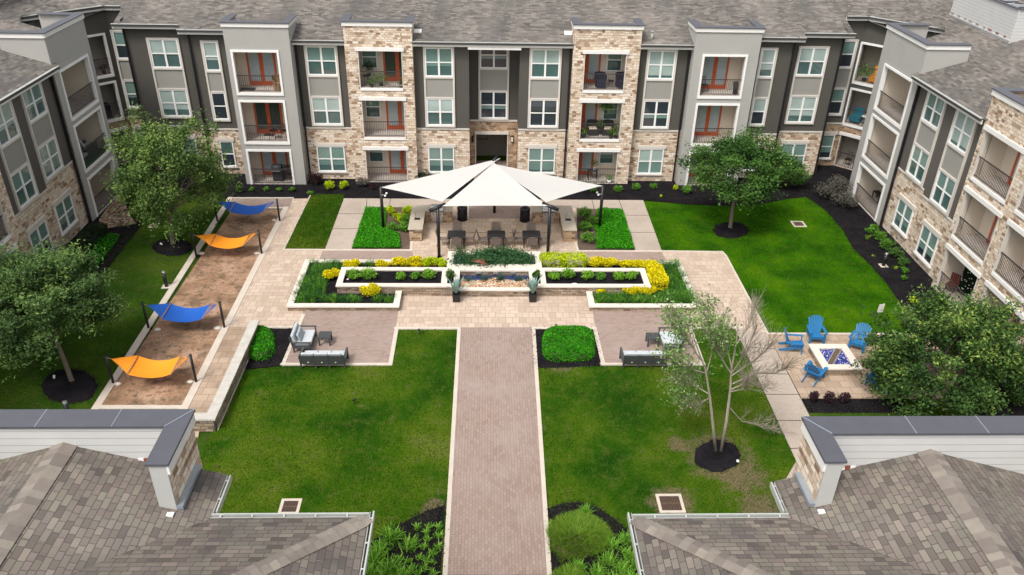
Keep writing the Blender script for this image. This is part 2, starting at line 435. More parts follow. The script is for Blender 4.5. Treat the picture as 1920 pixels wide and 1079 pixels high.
class MB:
    def __init__(s): s.v = []; s.f = []; s.m = []; s.sm = []
    def face(s, pts, m, sm=False):
        i = len(s.v); s.v += [tuple(float(c) for c in p) for p in pts]; s.f.append(tuple(range(i, i+len(pts)))); s.m.append(m); s.sm.append(sm)
    def hexa(s, c, m):
        i = len(s.v); s.v += [tuple(float(a) for a in p) for p in c]
        for q in ((0, 1, 3, 2), (4, 6, 7, 5), (0, 4, 5, 1), (2, 3, 7, 6), (0, 2, 6, 4), (1, 5, 7, 3)):
            s.f.append(tuple(i+k for k in q)); s.m.append(m); s.sm.append(False)
    def box(s, x0, x1, y0, y1, z0, z1, m):
        s.hexa([(x, y, z) for x in (x0, x1) for y in (y0, y1) for z in (z0, z1)], m)
    def bar(s, a, b, w, t, m, up=(0, 0, 1)):
        a = Vector(a); b = Vector(b); d = (b-a).normalized(); u = Vector(up)
        if abs(d.dot(u)) > .98: u = Vector((1, 0, 0))
        x = d.cross(u).normalized()*(w/2); z = x.cross(d).normalized()*(t/2)
        s.hexa([p+x*i+z*j for p in (a, b) for i in (-1, 1) for j in (-1, 1)], m)
    def tube(s, pts, rad, m, n=8, cap=True):
        pts = [Vector(p) for p in pts]
        if not isinstance(rad, (list, tuple)): rad = [rad]*len(pts)
        base = len(s.v); k = len(pts)
        ref = Vector((0.13, 0.21, 1)).normalized()
        for i, p in enumerate(pts):
            d = (pts[min(i+1, k-1)]-pts[max(i-1, 0)]).normalized()
            rr = ref if abs(d.dot(ref)) < .95 else Vector((1, 0, 0))
            x = d.cross(rr).normalized(); y = d.cross(x)
            for j in range(n):
                a = 2*pi*j/n; s.v.append(tuple(p+(x*cos(a)+y*sin(a))*rad[i]))
        for i in range(k-1):
            for j in range(n):
                a = base+i*n+j; b = base+i*n+(j+1) % n
                s.f.append((a, b, b+n, a+n)); s.m.append(m); s.sm.append(True)
        if cap:
            s.f.append(tuple(base+j for j in range(n))[::-1]); s.m.append(m); s.sm.append(False)
            s.f.append(tuple(base+(k-1)*n+j for j in range(n))); s.m.append(m); s.sm.append(False)
    def grid(s, P, m, sm=True):
        r = len(P); c = len(P[0]); i0 = len(s.v)
        for row in P: s.v += [tuple(float(a) for a in p) for p in row]
        for i in range(r-1):
            for j in range(c-1):
                a = i0+i*c+j; s.f.append((a, a+1, a+c+1, a+c)); s.m.append(m); s.sm.append(sm)
    def slab(s, poly, z0, z1, m, mside=None):
        p = [q[:2] for q in poly]
        s.face([(x, y, z1) for x, y in p], m)
        for i in range(len(p)):
            a = p[i]; b = p[(i+1) % len(p)]
            s.face([(a[0], a[1], z0), (b[0], b[1], z0), (b[0], b[1], z1), (a[0], a[1], z1)], mside or m)
    def ell(s, c, r, m, seg=10, ring=6):
        P = []
        for i in range(ring+1):
            th = pi*i/ring; P.append([(c[0]+r[0]*sin(th)*cos(2*pi*j/seg), c[1]+r[1]*sin(th)*sin(2*pi*j/seg), c[2]+r[2]*cos(th)) for j in range(seg+1)])
        s.grid(P, m)
    def build(s, name, parent=None, bevel=0.0):
        me = bpy.data.meshes.new(name)
        off = (0, 0, 0)
        if parent is not None:
            r = parent
            while r.parent is not None: r = r.parent
            if r.get('_w', 0): off = tuple(r.location)
        V = [(x-off[0], y-off[1], z-off[2]) for x, y, z in s.v]
        me.from_pydata(V, [], s.f)
        names = []
        for q in s.m:
            if q not in names: names.append(q)
        for q in names: me.materials.append(MATS[q])
        idx = {q: i for i, q in enumerate(names)}
        me.polygons.foreach_set('material_index', [idx[q] for q in s.m])
        me.polygons.foreach_set('use_smooth', s.sm)
        uv = me.uv_layers.new(name='uv')
        me.update()
        dat = np.zeros(len(me.loops)*2, dtype=np.float32)
        W = s.v
        for p in me.polygons:
            n = p.normal
            h = math.hypot(n.x, n.y)
            if h < .02:
                for li, vi in zip(p.loop_indices, p.vertices): dat[2*li] = W[vi][0]; dat[2*li+1] = W[vi][1]
            else:
                hx, hy = n.x/h, n.y/h
                if n.z < 0 and abs(n.z) < .98: pass
                if abs(n.z) < .25:
                    for li, vi in zip(p.loop_indices, p.vertices):
                        w = W[vi]; dat[2*li] = -w[0]*hy+w[1]*hx; dat[2*li+1] = w[2]
                else:
                    c = abs(n.z); sg = 1 if n.z > 0 else -1
                    for li, vi in zip(p.loop_indices, p.vertices):
                        w = W[vi]; dat[2*li] = -w[0]*hy+w[1]*hx; dat[2*li+1] = -sg*(w[0]*hx+w[1]*hy)/c
        uv.data.foreach_set('uv', dat)
        o = bpy.data.objects.new(name, me); link(o)
        if parent is not None: o.parent = parent
        if bevel:
            b = o.modifiers.new('bevel', 'BEVEL'); b.width = bevel; b.segments = 2; b.limit_method = 'ANGLE'
        return o

def wroot(name, loc, label, cat, group=None):
    """root whose parts are given in world coordinates"""
    o = empty(name, loc, 0, label, cat, group); o['_w'] = 1; return o
def build_in(mb, name, parent): 
    return mb.build(name, parent)

def copy_tree(o, parent=None):
    c = o.copy(); link(c)
    if parent is not None: c.parent = parent
    for ch in list(o.children): copy_tree(ch, c)
    return c
def place(o, loc, rz, label, scale=None):
    o.location = loc; o.rotation_euler = (0, 0, rz); o['label'] = label
    if scale: o.scale = (scale, scale, scale)
    return o

def npmesh(name, V, F, tint, mat, parent=None, off=(0, 0, 0), smooth=False):
    me = bpy.data.meshes.new(name); nv = len(V); nf, k = F.shape
    V = np.asarray(V, dtype=np.float32)-np.array(off, dtype=np.float32)
    me.vertices.add(nv); me.vertices.foreach_set('co', V.ravel())
    me.loops.add(nf*k); me.loops.foreach_set('vertex_index', F.ravel().astype(np.int32))
    me.polygons.add(nf); me.polygons.foreach_set('loop_start', np.arange(0, nf*k, k, dtype=np.int32))
    try: me.polygons.foreach_set('loop_total', np.full(nf, k, dtype=np.int32))
    except Exception: pass
    if smooth: me.polygons.foreach_set('use_smooth', np.ones(nf, dtype=bool))
    a = me.attributes.new('tint', 'FLOAT', 'POINT'); a.data.foreach_set('value', np.asarray(tint, dtype=np.float32))
    me.materials.append(MATS[mat]); me.update(); me.validate()
    o = bpy.data.objects.new(name, me); link(o)
    if parent is not None: o.parent = parent
    return o

def leaf_quads(C, L, W, tint, upb=.5, R=None):
    """rhombus leaves at C"""
    r = R or rng; n = len(C)
    nr = r.normal(size=(n, 3)); nr /= np.linalg.norm(nr, axis=1)[:, None]; nr[:, 2] = np.abs(nr[:, 2])+upb
    nr /= np.linalg.norm(nr, axis=1)[:, None]
    t = np.cross(nr, r.normal(size=(n, 3))); t /= np.linalg.norm(t, axis=1)[:, None]+1e-9
    b = np.cross(nr, t)
    sc = r.uniform(.65, 1.25, size=(n, 1))
    V = np.empty((n, 4, 3)); V[:, 0] = C-t*L*.5*sc; V[:, 1] = C+b*W*.5*sc; V[:, 2] = C+t*L*.5*sc; V[:, 3] = C-b*W*.5*sc
    F = np.arange(n*4).reshape(n, 4)
    return V.reshape(-1, 3), F, np.repeat(np.clip(tint, 0, 1), 4)

def blade_mesh(B, az, L, W, lean, tint, droop=.7):
    """arching grass blades: 3 segments"""
    n = len(B); T = np.array([0, .35, .7, 1.0]); V = np.empty((n, 4, 2, 3))
    dh = np.stack([np.cos(az), np.sin(az), np.zeros(n)], 1); side = np.stack([-np.sin(az), np.cos(az), np.zeros(n)], 1)
    for k, t in enumerate(T):
        p = B + dh*(lean*L*t**1.4)[:, None]; z = L*(t-droop*lean*t*t*.55)
        p = p + np.stack([np.zeros(n), np.zeros(n), z], 1)
        w = (W*(1-.85*t)*.5)[:, None]
        V[:, k, 0] = p-side*w; V[:, k, 1] = p+side*w
    base = np.arange(n)[:, None]*8
    F = np.concatenate([base+np.array([2*k, 2*k+1, 2*k+3, 2*k+2]) for k in range(3)], 0)
    return V.reshape(-1, 3), F, np.clip(np.repeat(tint, 8), 0, 1)

def inpoly(x, y, poly):
    r = np.zeros(len(x), dtype=bool); j = len(poly)-1
    for i in range(len(poly)):
        xi, yi = poly[i][:2]; xj, yj = poly[j][:2]
        c = ((yi > y) != (yj > y)) & (x < (xj-xi)*(y-yi)/((yj-yi) or 1e-9)+xi)
        r ^= c; j = i
    return r
def scatter(poly, dens, R=None):
    r = R or rng
    xs = [p[0] for p in poly]; ys = [p[1] for p in poly]
    n = int((max(xs)-min(xs))*(max(ys)-min(ys))*dens)
    x = r.uniform(min(xs), max(xs), n); y = r.uniform(min(ys), max(ys), n)
    k = inpoly(x, y, poly); return x[k], y[k]

# the sail cloth lets some daylight through
def sailcloth():
    mt = MATS['sail']; nt = mt.node_tree; bs = [n for n in nt.nodes if n.type == 'BSDF_PRINCIPLED'][0]; out = [n for n in nt.nodes if n.type == 'OUTPUT_MATERIAL'][0]
    tr = nt.nodes.new('ShaderNodeBsdfTranslucent'); tr.inputs[0].default_value = (.95, .92, .86, 1); mx = nt.nodes.new('ShaderNodeMixShader'); mx.inputs[0].default_value = .28
    nt.links.new(bs.outputs[0], mx.inputs[1]); nt.links.new(tr.outputs[0], mx.inputs[2]); nt.links.new(mx.outputs[0], out.inputs[0])
sailcloth()

def rockbed():
    mt, nt, bs = new_mat('rock_bed'); v = coords(nt, kind='Object')
    vo = nt.nodes.new('ShaderNodeTexVoronoi'); vo.inputs['Scale'].default_value = 7; nt.links.new(v, vo.inputs['Vector'])
    sx = N(nt, 'ShaderNodeSeparateColor'); nt.links.new(vo.outputs['Color'], sx.inputs[0])
    rp = ramp(nt, [(0, (.16, .10, .06)), (.4, (.36, .24, .14)), (.7, (.50, .36, .23)), (1, (.62, .50, .38))]); nt.links.new(sx.outputs[0], rp.inputs[0])
    c = mixc(nt, mapr(nt, vo.outputs['Distance'], .35, .75, 0, .9), rp.outputs[0], (.04, .03, .02)); nt.links.new(c, bs.inputs['Base Color']); bs.inputs['Roughness'].default_value = .85
    inv = mapr(nt, vo.outputs['Distance'], 0, .8, 1, 0); bump(nt, bs, inv, 1.0, .08)
rockbed()
# ================================================================== BUILDINGS
class Pl:
    """a wall plane: origin o, horizontal direction t, outward normal n"""
    def __init__(s, o, t, n):
        s.o = np.array([o[0], o[1], 0.0]); s.t = np.array([t[0], t[1], 0.0]); s.n = np.array([n[0], n[1], 0.0])
    def pt(s, a, z, d=0.0):
        p = s.o+s.t*a+s.n*d; return (p[0], p[1], z)
    def at(s, u, v, d=0.0):
        o = s.o+s.n*d; r = ray(u, v); k = ((o-CO)@s.n)/(r@s.n); p = CO+r*k
        return float((p-s.o)@s.t), float(p[2])
    def S(s, u, v, d=0.0): return s.at(u, v, d)[0]
    def box(s, mb, a0, a1, z0, z1, d0, d1, m):
        mb.hexa([s.pt(a, z, d) for a in (a0, a1) for d in (d0, d1) for z in (z0, z1)], m)
    def rect(s, mb, a0, a1, z0, z1, d, m):
        mb.face([s.pt(a0, z0, d), s.pt(a1, z0, d), s.pt(a1, z1, d), s.pt(a0, z1, d)], m)
    def wall(s, mb, a0, a1, z0, z1, m, holes=(), d=0.0):
        A = sorted({a0, a1, *[h[0] for h in holes], *[h[1] for h in holes]}); Z = sorted({z0, z1, *[h[2] for h in holes], *[h[3] for h in holes]})
        A = [a for a in A if a0 <= a <= a1]; Z = [z for z in Z if z0 <= z <= z1]
        for i in range(len(A)-1):
            for j in range(len(Z)-1):
                ca = (A[i]+A[i+1])/2; cz = (Z[j]+Z[j+1])/2
                if any(h[0] < ca < h[1] and h[2] < cz < h[3] for h in holes): continue
                s.rect(mb, A[i], A[i+1], Z[j], Z[j+1], d, m)

ZF3 = (6.45, 8.28); ZF2 = (3.45, 5.30); ZF1 = (.43, 2.38)
PK = ['glass_blind', 'glass_teal', 'glass_mid', 'glass_dark']
def window(pl, a0, a1, z0, z1, parent, cols=2, pan=None, fr=.07, d=0.0, name='window', label=None):
    """vinyl frame with meeting rail and mullion, recessed panes; pan gives the pane kinds: upper row then lower row"""
    mb = MB(); w = 'white_trim'; D0, D1 = d+.003, d+.075
    pl.box(mb, a0, a1, z0, z0+fr, D0, D1+.02, w); pl.box(mb, a0, a1, z1-fr, z1, D0, D1, w)
    pl.box(mb, a0, a0+fr, z0+fr, z1-fr, D0, D1, w); pl.box(mb, a1-fr, a1, z0+fr, z1-fr, D0, D1, w)
    mid = (z0+z1)/2
    if cols == 2:
        c = (a0+a1)/2; pl.box(mb, c-.055, c+.055, z0+fr, z1-fr, D0, D1-.005, w); cs = [(a0+fr, c-.055), (c+.055, a1-fr)]
    else: cs = [(a0+fr, a1-fr)]
    for x0, x1 in cs:
        pl.box(mb, x0, x1, mid-.03, mid+.03, D0, D1-.015, w)
    o = mb.build(name, parent)
    if label: o['label'] = label
    pan = pan or ['glass_teal']*cols+['glass_mid']*cols
    drop = rnd.choice([0, 0, 0, .25, .5, .8]) if pan[0] != 'glass_dark' else rnd.choice([0, 0, .3]); bk_ = 'glass_teal' if pan[0] != 'glass_blind' else 'glass_blind'
    k = 0
    for (za, zb) in ((mid+.03, z1-fr), (z0+fr, mid-.03)):
        for x0, x1 in cs:
            p = MB(); kind = pan[k % len(pan)]; k += 1
            pl.box(p, x0, x1, za, zb, D0, D0+(.028 if za > mid else .014), kind); p.build('pane', o)
            if za < mid and kind in ('glass_mid', 'glass_dark') and drop > 0:
                p = MB(); pl.box(p, x0+.004, x1-.004, zb-(zb-za)*drop, zb-.002, D0+.0145, D0+.0195, bk_); p.build('blind', o)
    return o

def pans(cols=2, mode=None):
    m = mode or rnd.choice(['tm', 'tm', 'bm', 'bm', 'td', 'md', 'dd'])
    t = {'b': 'glass_blind', 't': 'glass_teal', 'm': 'glass_mid', 'd': 'glass_dark'}
    u, l = t[m[0]], t[m[1]]
    if m == 'bb': l = 'glass_teal'
    return [u]*cols+[l]*cols

def column(pl, a0, a1, parent, cols=2, modes=(None, None, None), z3=ZF3, z2=ZF2, z1=ZF1, lintel=True, tr=.10):
    """third and second floor windows in one tall cream surround with a grey panel between, first floor window in the stone"""
    mb = MB(); c = 'cream_trim'
    pl.box(mb, a0, a0+tr, z2[0], z3[1], .003, .10, c); pl.box(mb, a1-tr, a1, z2[0], z3[1], .003, .10, c)
    for za, zb in ((z3[1]-tr*.7, z3[1]), (z3[0]-.02, z3[0]+tr*.75), (z2[1]-tr*.7, z2[1]), (z2[0], z2[0]+tr)):
        pl.box(mb, a0+tr, a1-tr, za, zb, .003, .10, c)
    pl.box(mb, a0+tr, a1-tr, z2[1], z3[0]-.02, .003, .035, 'infill_stucco')
    mb.build('window_surround', parent)
    window(pl, a0+tr, a1-tr, z3[0]+tr*.75, z3[1]-tr*.7, parent, cols, pans(cols, modes[0]))
    window(pl, a0+tr, a1-tr, z2[0]+tr, z2[1]-tr*.7, parent, cols, pans(cols, modes[1]))
    if z1:
        w = window(pl, a0+tr, a1-tr, z1[0]+.08, z1[1]-.20, parent, cols, pans(cols, modes[2]))
        mb = MB(); pl.box(mb, a0, a1, z1[1]-.20, z1[1], .003, .10, 'cream_trim'); mb.build('lintel', parent); mb = MB(); pl.box(mb, a0+.02, a1-.02, z1[0], z1[0]+.08, .003, .12, 'cream_trim'); mb.build('sill', parent)

def railing(pl, a0, a1, z, parent, d=-.06, h=.98, step=.105):
    mb = MB(); m = 'rail_metal'
    pl.box(mb, a0, a1, z+h-.04, z+h, d-.025, d+.025, m); pl.box(mb, a0, a1, z+.07, z+.10, d-.015, d+.015, m)
    n = max(2, int(round((a1-a0)/step)))
    for i in range(1, n):
        a = a0+(a1-a0)*i/n; pl.box(mb, a-.009, a+.009, z+.10, z+h-.04, d-.009, d+.009, m)
    return mb.build('railing', parent)

def french_door(pl, a0, a1, z0, z1, d, parent, gm='door_glass', leaves=2):
    mb = MB(); m = 'door_red'; c = (a0+a1)/2
    def leaf_(x0, x1):
        st = .11*(1 if leaves == 2 else 1.2)
        pl.box(mb, x0, x0+st, z0, z1, d, d+.05, m); pl.box(mb, x1-st, x1, z0, z1, d, d+.05, m)
        pl.box(mb, x0+st, x1-st, z0, z0+.25, d, d+.05, m); pl.box(mb, x0+st, x1-st, z1-.10, z1, d, d+.05, m)
        pl.box(mb, x0+st, x1-st, z0+.25, z1-.10, d, d+.022, gm)
    if leaves == 2:
        leaf_(a0, c-.002); leaf_(c+.002, a1); pl.box(mb, c-.13, c-.05, z0+1.0, z0+1.03, d+.05, d+.08, 'iron')
    else: leaf_(a0, a1)
    return mb.build('door', parent)

def balcony(pl, a0, a1, z0, z1, parent, depth=1.5, door=None, win=None, side=None, gm='door_glass', frame='stucco', rail=True, slab=True, wallm='interior', extra_l=.5, extra_r=.0, floorm='balcony_floor'):
    """a recessed balcony: room behind the opening, trim around it, railing, doors"""
    mb = MB(); x0, x1 = a0-extra_l, a1+extra_r; zc = z1+.12
    # room
    mb.face([pl.pt(x0, z0, 0), pl.pt(x1, z0, 0), pl.pt(x1, z0, -depth), pl.pt(x0, z0, -depth)], floorm)
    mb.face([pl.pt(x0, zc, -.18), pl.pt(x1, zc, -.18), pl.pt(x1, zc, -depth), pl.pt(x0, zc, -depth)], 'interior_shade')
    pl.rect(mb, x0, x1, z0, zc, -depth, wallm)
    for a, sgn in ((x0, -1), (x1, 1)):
        mb.face([pl.pt(a, z0, -.18), pl.pt(a, z0, -depth), pl.pt(a, zc, -depth), pl.pt(a, zc, -.18)], wallm)
    # jambs, .18 thick wall edge
    jm = 'cream_trim' if frame == 'stone' else 'white_trim'
    for a in (a0, a1):
        mb.face([pl.pt(a, z0, 0), pl.pt(a, z0, -.18), pl.pt(a, z1, -.18), pl.pt(a, z1, 0)], jm)
    mb.face([pl.pt(a0, z1, 0), pl.pt(a1, z1, 0), pl.pt(a1, z1, -.18), pl.pt(a0, z1, -.18)], jm)
    for q0, q1 in ((x0, a0), (a1, x1)):
        if q1-q0 > .02: pl.rect(mb, q0, q1, z0, zc, -.18, wallm)
    pl.rect(mb, a0, a1, z1, zc, -.18, wallm)
    o = mb.build('balcony', parent)
    t = MB()
    if frame == 'stucco':
        w = .12; pl.box(t, a0-w, a0, z0-(.16 if slab else 0), z1+w, .003, .06, 'white_trim'); pl.box(t, a1, a1+w, z0-(.16 if slab else 0), z1+w, .003, .06, 'white_trim')
        pl.box(t, a0, a1, z1, z1+w, .003, .06, 'white_trim')
        if slab: pl.box(t, a0, a1, z0-.16, z0-.004, -.02, .06, 'white_trim'); 
    else:
        pl.box(t, a0-.16, a1+.16, z1, z1+.20, .003, .09, 'cornice')
        pl.box(t, a0-.05, a0, z0, z1, .003, .03, 'cream_trim'); pl.box(t, a1, a1+.05, z0, z1, .003, .03, 'cream_trim')
        if slab: pl.box(t, a0-.02, a1+.02, z0-.15, z0-.004, -.02, .05, 'white_trim')
    t.build('trim', o)
    if rail: railing(pl, a0, a1, z0, o)
    H = z1-z0
    if door: french_door(pl, door[0], door[1], z0, z0+min(2.12, H+.08), -depth+.003, o, gm, door[2] if len(door) > 2 else 2)
    if win: window(pl, win[0], win[1], z0+.75, z0+2.1, o, 1, ['glass_teal', 'glass_mid'], fr=.05, d=-depth)
    if side is not None:   # a tall window in the side wall of the room
        a, sg = side; s_ = MB()
        n = pl.n; q = Pl(pl.pt(a, 0)[:2], (-n[0], -n[1]), (pl.t[0]*sg, pl.t[1]*sg))
        window(q, .45, 1.15, z0+.6, z0+2.05, o, 1, ['glass_mid', 'glass_dark'], fr=.05)
    return o

def downspout(pl, a, z1, parent, d=.06, z0=.05, w=.09, name='downspout', m='black_metal'):
    mb = MB(); pl.box(mb, a-w/2, a+w/2, z0, z1-.35, d, d+w, m)
    mb.bar(pl.pt(a, z1-.32, d+w/2), pl.pt(a, z1-.05, d+.40), w, w, m)
    pl.box(mb, a-w/2, a+w/2, z1-.12, z1+.02, d+.36, d+.36+w, m)
    mb.build(name, parent)

def eave(pl, a0, a1, zt, parent, over=.45, dark=True, ends=True):
    """fascia board, soffit and gutter along the top of a wall"""
    mb = MB()
    pl.box(mb, a0, a1, zt-.27, zt-.06, over-.06, over, 'cornice')
    mb.face([pl.pt(a0, zt-.25, -.05), pl.pt(a1, zt-.25, -.05), pl.pt(a1, zt-.25, over-.06), pl.pt(a0, zt-.25, over-.06)], 'cream_trim')
    mb.build('fascia', parent)
    g = MB(); pl.box(g, a0, a1, zt-.13, zt-.012, over+.003, over+.10, 'gutter_dark'); pl.box(g, a0, a1, zt-.012, zt+.012, over-.03, over+.11, 'gutter_white')
    g.build('gutter', parent)

KR = .30
def towerbox(pl, a0, a1, zt, parent, m, holes, back=2.0, name='stucco_bay', fas=.22, cap=.34, deepside=2.6, side_z=0.0):
    """projecting bay: front wall with openings, side walls, open-backed parapet with metal coping"""
    mb = MB(); pl.wall(mb, a0, a1, 0, zt-.02, m, holes)
    for a in (a0, a1):
        mb.face([pl.pt(a, side_z, 0), pl.pt(a, side_z, -deepside), pl.pt(a, zt-.02, -back), pl.pt(a, zt-.02, 0)], m)
    mb.build(name, parent)
    p = MB(); T = .24
    # parapet inner faces
    pl.box(p, a0+.004, a1-.004, zt-1.4, zt-.025, -T, -.004, 'grey_stucco')
    for q0, q1 in ((a0+.004, a0+T), (a1-T, a1-.004)): pl.box(p, q0, q1, zt-1.4, zt-.025, -back, -T-.001, 'grey_stucco')
    p.build('parapet', parent)
    c = MB()
    pl.box(c, a0-.05, a1+.05, zt-.02-fas, zt-.02, .003, .07, 'cornice')
    for s0, s1 in ((a0-.07, a0-.003), (a1+.003, a1+.07)): pl.box(c, s0, s1, zt-.02-fas, zt-.02, -back, .003, 'cornice')
    c.build('cornice', parent)
    k = MB()
    pl.box(k, a0-.12, a1+.12, zt-.016, zt+.03, -cap, .12, 'cap_metal')
    pl.box(k, a0-.12, a0+cap, zt-.016, zt+.03, -back, -cap-.001, 'cap_metal'); pl.box(k, a1-cap, a1+.12, zt-.016, zt+.03, -back, -cap-.001, 'cap_metal')
    k.build('coping', parent)

def roofpoly(mb, pts, f, m='shingle'):
    mb.face([(x, y, f(x, y)) for x, y in pts], m)

# ---------------------------------------------------------------- back building
BB = wroot('apartment_building', (0, 48, 0), 'long three storey grey and stone apartment block behind the courtyard, with a doorway', 'building')
YM, YT, YB, YD, YR, YE, YF, YC = 47.4, 46.45, 46.9, 46.75, 49.0, 48.1, 48.6, 50.3
front = lambda Y: Pl((0, Y), (1, 0), (0, -1))
pM, pR, pE, pF, pC = front(YM), front(YR), front(YE), front(YF), front(YC)
zs = 3.32
XA0, XA1, XB0, XB1, XC0, XC1, XD0, XD1 = -14.66, -11.03, -8.07, -4.21, 5.02, 8.90, 11.98, 15.78
R0, R1 = -1.0, 1.97
EL0, FL0 = -17.25, -21.1      # left outer steps
ER1, FR1 = 18.35, 21.45
stone = MB(); stucco = MB(); band = MB()
def secbuild(root, *pairs):
    for mb, nm in pairs:
        if mb.f:
            mb.build(nm, root); mb.v = []; mb.f = []; mb.m = []; mb.sm = []
SEC = ((stone, 'stone_base'), (stucco, 'stucco_wall'), (band, 'string_course'))
for a0, a1 in ((XA1-.5, XB0+.5), (XB1-.5, R0), (R1, XC0+.5), (XC1-.5, XD0+.5)):
    secbuild(BB, *SEC)
    pM.wall(stone, a0, a1, 0, zs, 'stone'); pM.wall(stucco, a0, a1, zs, 8.42, 'dark_stucco')
    pM.box(band, a0, a1, zs-.03, zs+.05, .003, .05, 'cream_trim')
# recessed entry
secbuild(BB, *SEC)
en = (.0-.62, 1.36, 0, 2.45)
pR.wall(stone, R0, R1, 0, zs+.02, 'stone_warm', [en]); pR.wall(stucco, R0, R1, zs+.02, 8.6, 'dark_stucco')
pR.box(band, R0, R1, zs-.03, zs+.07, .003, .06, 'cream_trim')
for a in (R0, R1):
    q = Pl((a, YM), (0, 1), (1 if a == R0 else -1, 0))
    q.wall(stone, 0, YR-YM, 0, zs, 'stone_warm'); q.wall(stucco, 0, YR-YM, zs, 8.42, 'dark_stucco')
# outer stepped sections
secbuild(BB, *SEC)
ZS2 = 2.92
for pl, a0, a1, zt, back in ((pE, EL0, XA0+.5, 8.72, None), (pF, FL0, EL0, 8.88, None), (pC, -22.6, FL0, 9.45, None), (pE, XD1-.5, ER1, 8.72, None), (pF, ER1, FR1, 8.88, None), (pC, FR1, 23.3, 9.45, None)):
    pl.wall(stone, a0, a1, 0, ZS2, 'stone_warm' if pl is pC else 'stone'); pl.wall(stucco, a0, a1, ZS2, zt, 'dark_stucco')
    pl.box(band, a0, a1, ZS2-.03, ZS2+.06, .003, .05, 'cream_trim'); secbuild(BB, *SEC)
for x, y0, y1, zt, n in ((EL0, YE, YF, 8.8, -1), (FL0, YF, YC, 9.3, -1), (ER1, YE, YF, 8.8, 1), (FR1, YF, YC, 9.3, 1)):
    q = Pl((x, y0), (0, 1), (n, 0)); q.wall(stone, 0, y1-y0, 0, ZS2, 'stone'); q.wall(stucco, 0, y1-y0, ZS2, zt, 'dark_stucco'); secbuild(BB, *SEC)
# corner facets
c2 = math.sqrt(.5)
pFL = Pl((-26.1, 46.8), (c2, c2), (c2, -c2)); LFL = math.hypot(3.5, 3.5)
pFR = Pl((23.3, YC), (c2, -c2), (-c2, -c2)); LFR = LFL
FH = []
def facet_openings(pl, a0, a1, hs): return [(a0, a1, z0, z1) for z0, z1 in hs]
HS = ((5.72, 8.05), (2.98, 5.18), (.04, 2.18))
fl = (pFL.S(160, 112), pFL.S(201, 100)); fl = (fl[0]-.25, fl[1])
fr_ = (pFR.S(1618, 82), pFR.S(1661, 90)); fr_ = (fr_[0], fr_[1]+.55)
for pl, L, (a0, a1) in ((pFL, LFL, fl), (pFR, LFR, fr_)):
    hs = [(a0, a1, z0, z1) for z0, z1 in HS]
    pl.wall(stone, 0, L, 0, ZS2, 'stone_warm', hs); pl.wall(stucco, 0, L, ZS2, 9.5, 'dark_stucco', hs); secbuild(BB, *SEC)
secbuild(BB, *SEC)
# bays
def opens(a0, a1, hs): return [(a0, a1, z0, z1) for z0, z1 in hs]
HA = ((5.74, 8.06), (2.76, 5.17), (.02, 2.15)); HB = ((5.95, 8.10), (2.93, 5.22), (.02, 2.14))
pA, pBb, pCc, pD = front(YT), front(YB), front(YB), front(YD)
A0, A1 = -14.28, -11.82; D0, D1 = 12.62, 15.02; B0, B1 = -7.31, -4.86; C0, C1 = 5.72, 8.10
towerbox(pA, XA0, XA1, 9.68, BB, 'grey_stucco', opens(A0, A1, HA))
towerbox(pD, XD0, XD1, 9.68, BB, 'grey_stucco', opens(D0, D1, HA))
towerbox(pBb, XB0, XB1, 9.72, BB, 'stone', opens(B0, B1, HB), name='stone_bay', back=1.7)
towerbox(pCc, XC0, XC1, 9.72, BB, 'stone', opens(C0, C1, HB), name='stone_bay', back=1.7)
for i, (z0, z1) in enumerate(HA):
    balcony(pA, A0, A1, z0, z1, BB, door=(-14.0, -12.35), side=(-11.60, -1), gm=('door_glass', 'door_glass_dark', 'door_glass')[i], slab=i < 2, extra_l=.3, extra_r=.22)
    balcony(pD, D0, D1, z0, z1, BB, door=(12.95, 14.55), side=(12.30, 1), slab=i < 2, extra_l=.32, extra_r=.25)
for i, (z0, z1) in enumerate(HB):
    balcony(pBb, B0, B1, z0, z1, BB, door=(-6.1, -4.45), win=(-7.35, -6.45), gm=('door_glass_dark', 'door_glass', 'door_glass')[i], frame='stone', slab=i < 2, extra_l=.2, extra_r=.5)
    balcony(pCc, C0, C1, z0, z1, BB, door=(5.2, 6.85), win=(7.22, 8.12), frame='stone', slab=i < 2, extra_l=.55, extra_r=.2)
for pl, (a0, a1), ww in ((pFL, fl, (fl[0]-.05, fl[0]+1.0)), (pFR, fr_, (fr_[0]+.75, fr_[1]+.3))):
    for i, (z0, z1) in enumerate(HS):
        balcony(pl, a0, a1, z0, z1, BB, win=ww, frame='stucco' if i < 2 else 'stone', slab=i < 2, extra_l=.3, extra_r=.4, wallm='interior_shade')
# windows of the back building
column(pM, -10.47, -8.57, BB, modes=('tm', 'bm', 'tm'))
column(pM, -3.65, -1.85, BB, modes=('tm', 'bm', 'tm'))
column(pM, pM.S(993.3, 90), pM.S(1054, 90), BB, modes=('bm', 'dd', 'tm'))
column(pM, 9.40, 11.17, BB, modes=('bm', 'dd', 'bt'))
column(pR, -.46, 1.40, BB, modes=('dd', 'dd', None), z3=(6.55, 8.28), z2=(3.39, 5.28), z1=None)
column(pE, pE.S(375, 75), pE.S(409, 75), BB, cols=1, modes=('bm', 'dd', 'md'))
column(pF, pF.S(273.5, 69), pF.S(334.5, 69), BB, modes=('bm', 'bm', 'tm'))
column(pC, pC.S(206.5, 55), pC.S(206.5, 55)+1.75, BB, modes=('td', 'td', 'td'), z3=(6.5, 8.3))
column(pE, pE.S(1426.7, 89), pE.S(1459.3, 89), BB, cols=1, modes=('bm', 'bd', 'tm'))
column(pF, pF.S(1498.3, 86), pF.S(1555.8, 86), BB, modes=('bm', 'bm', 'tm'))
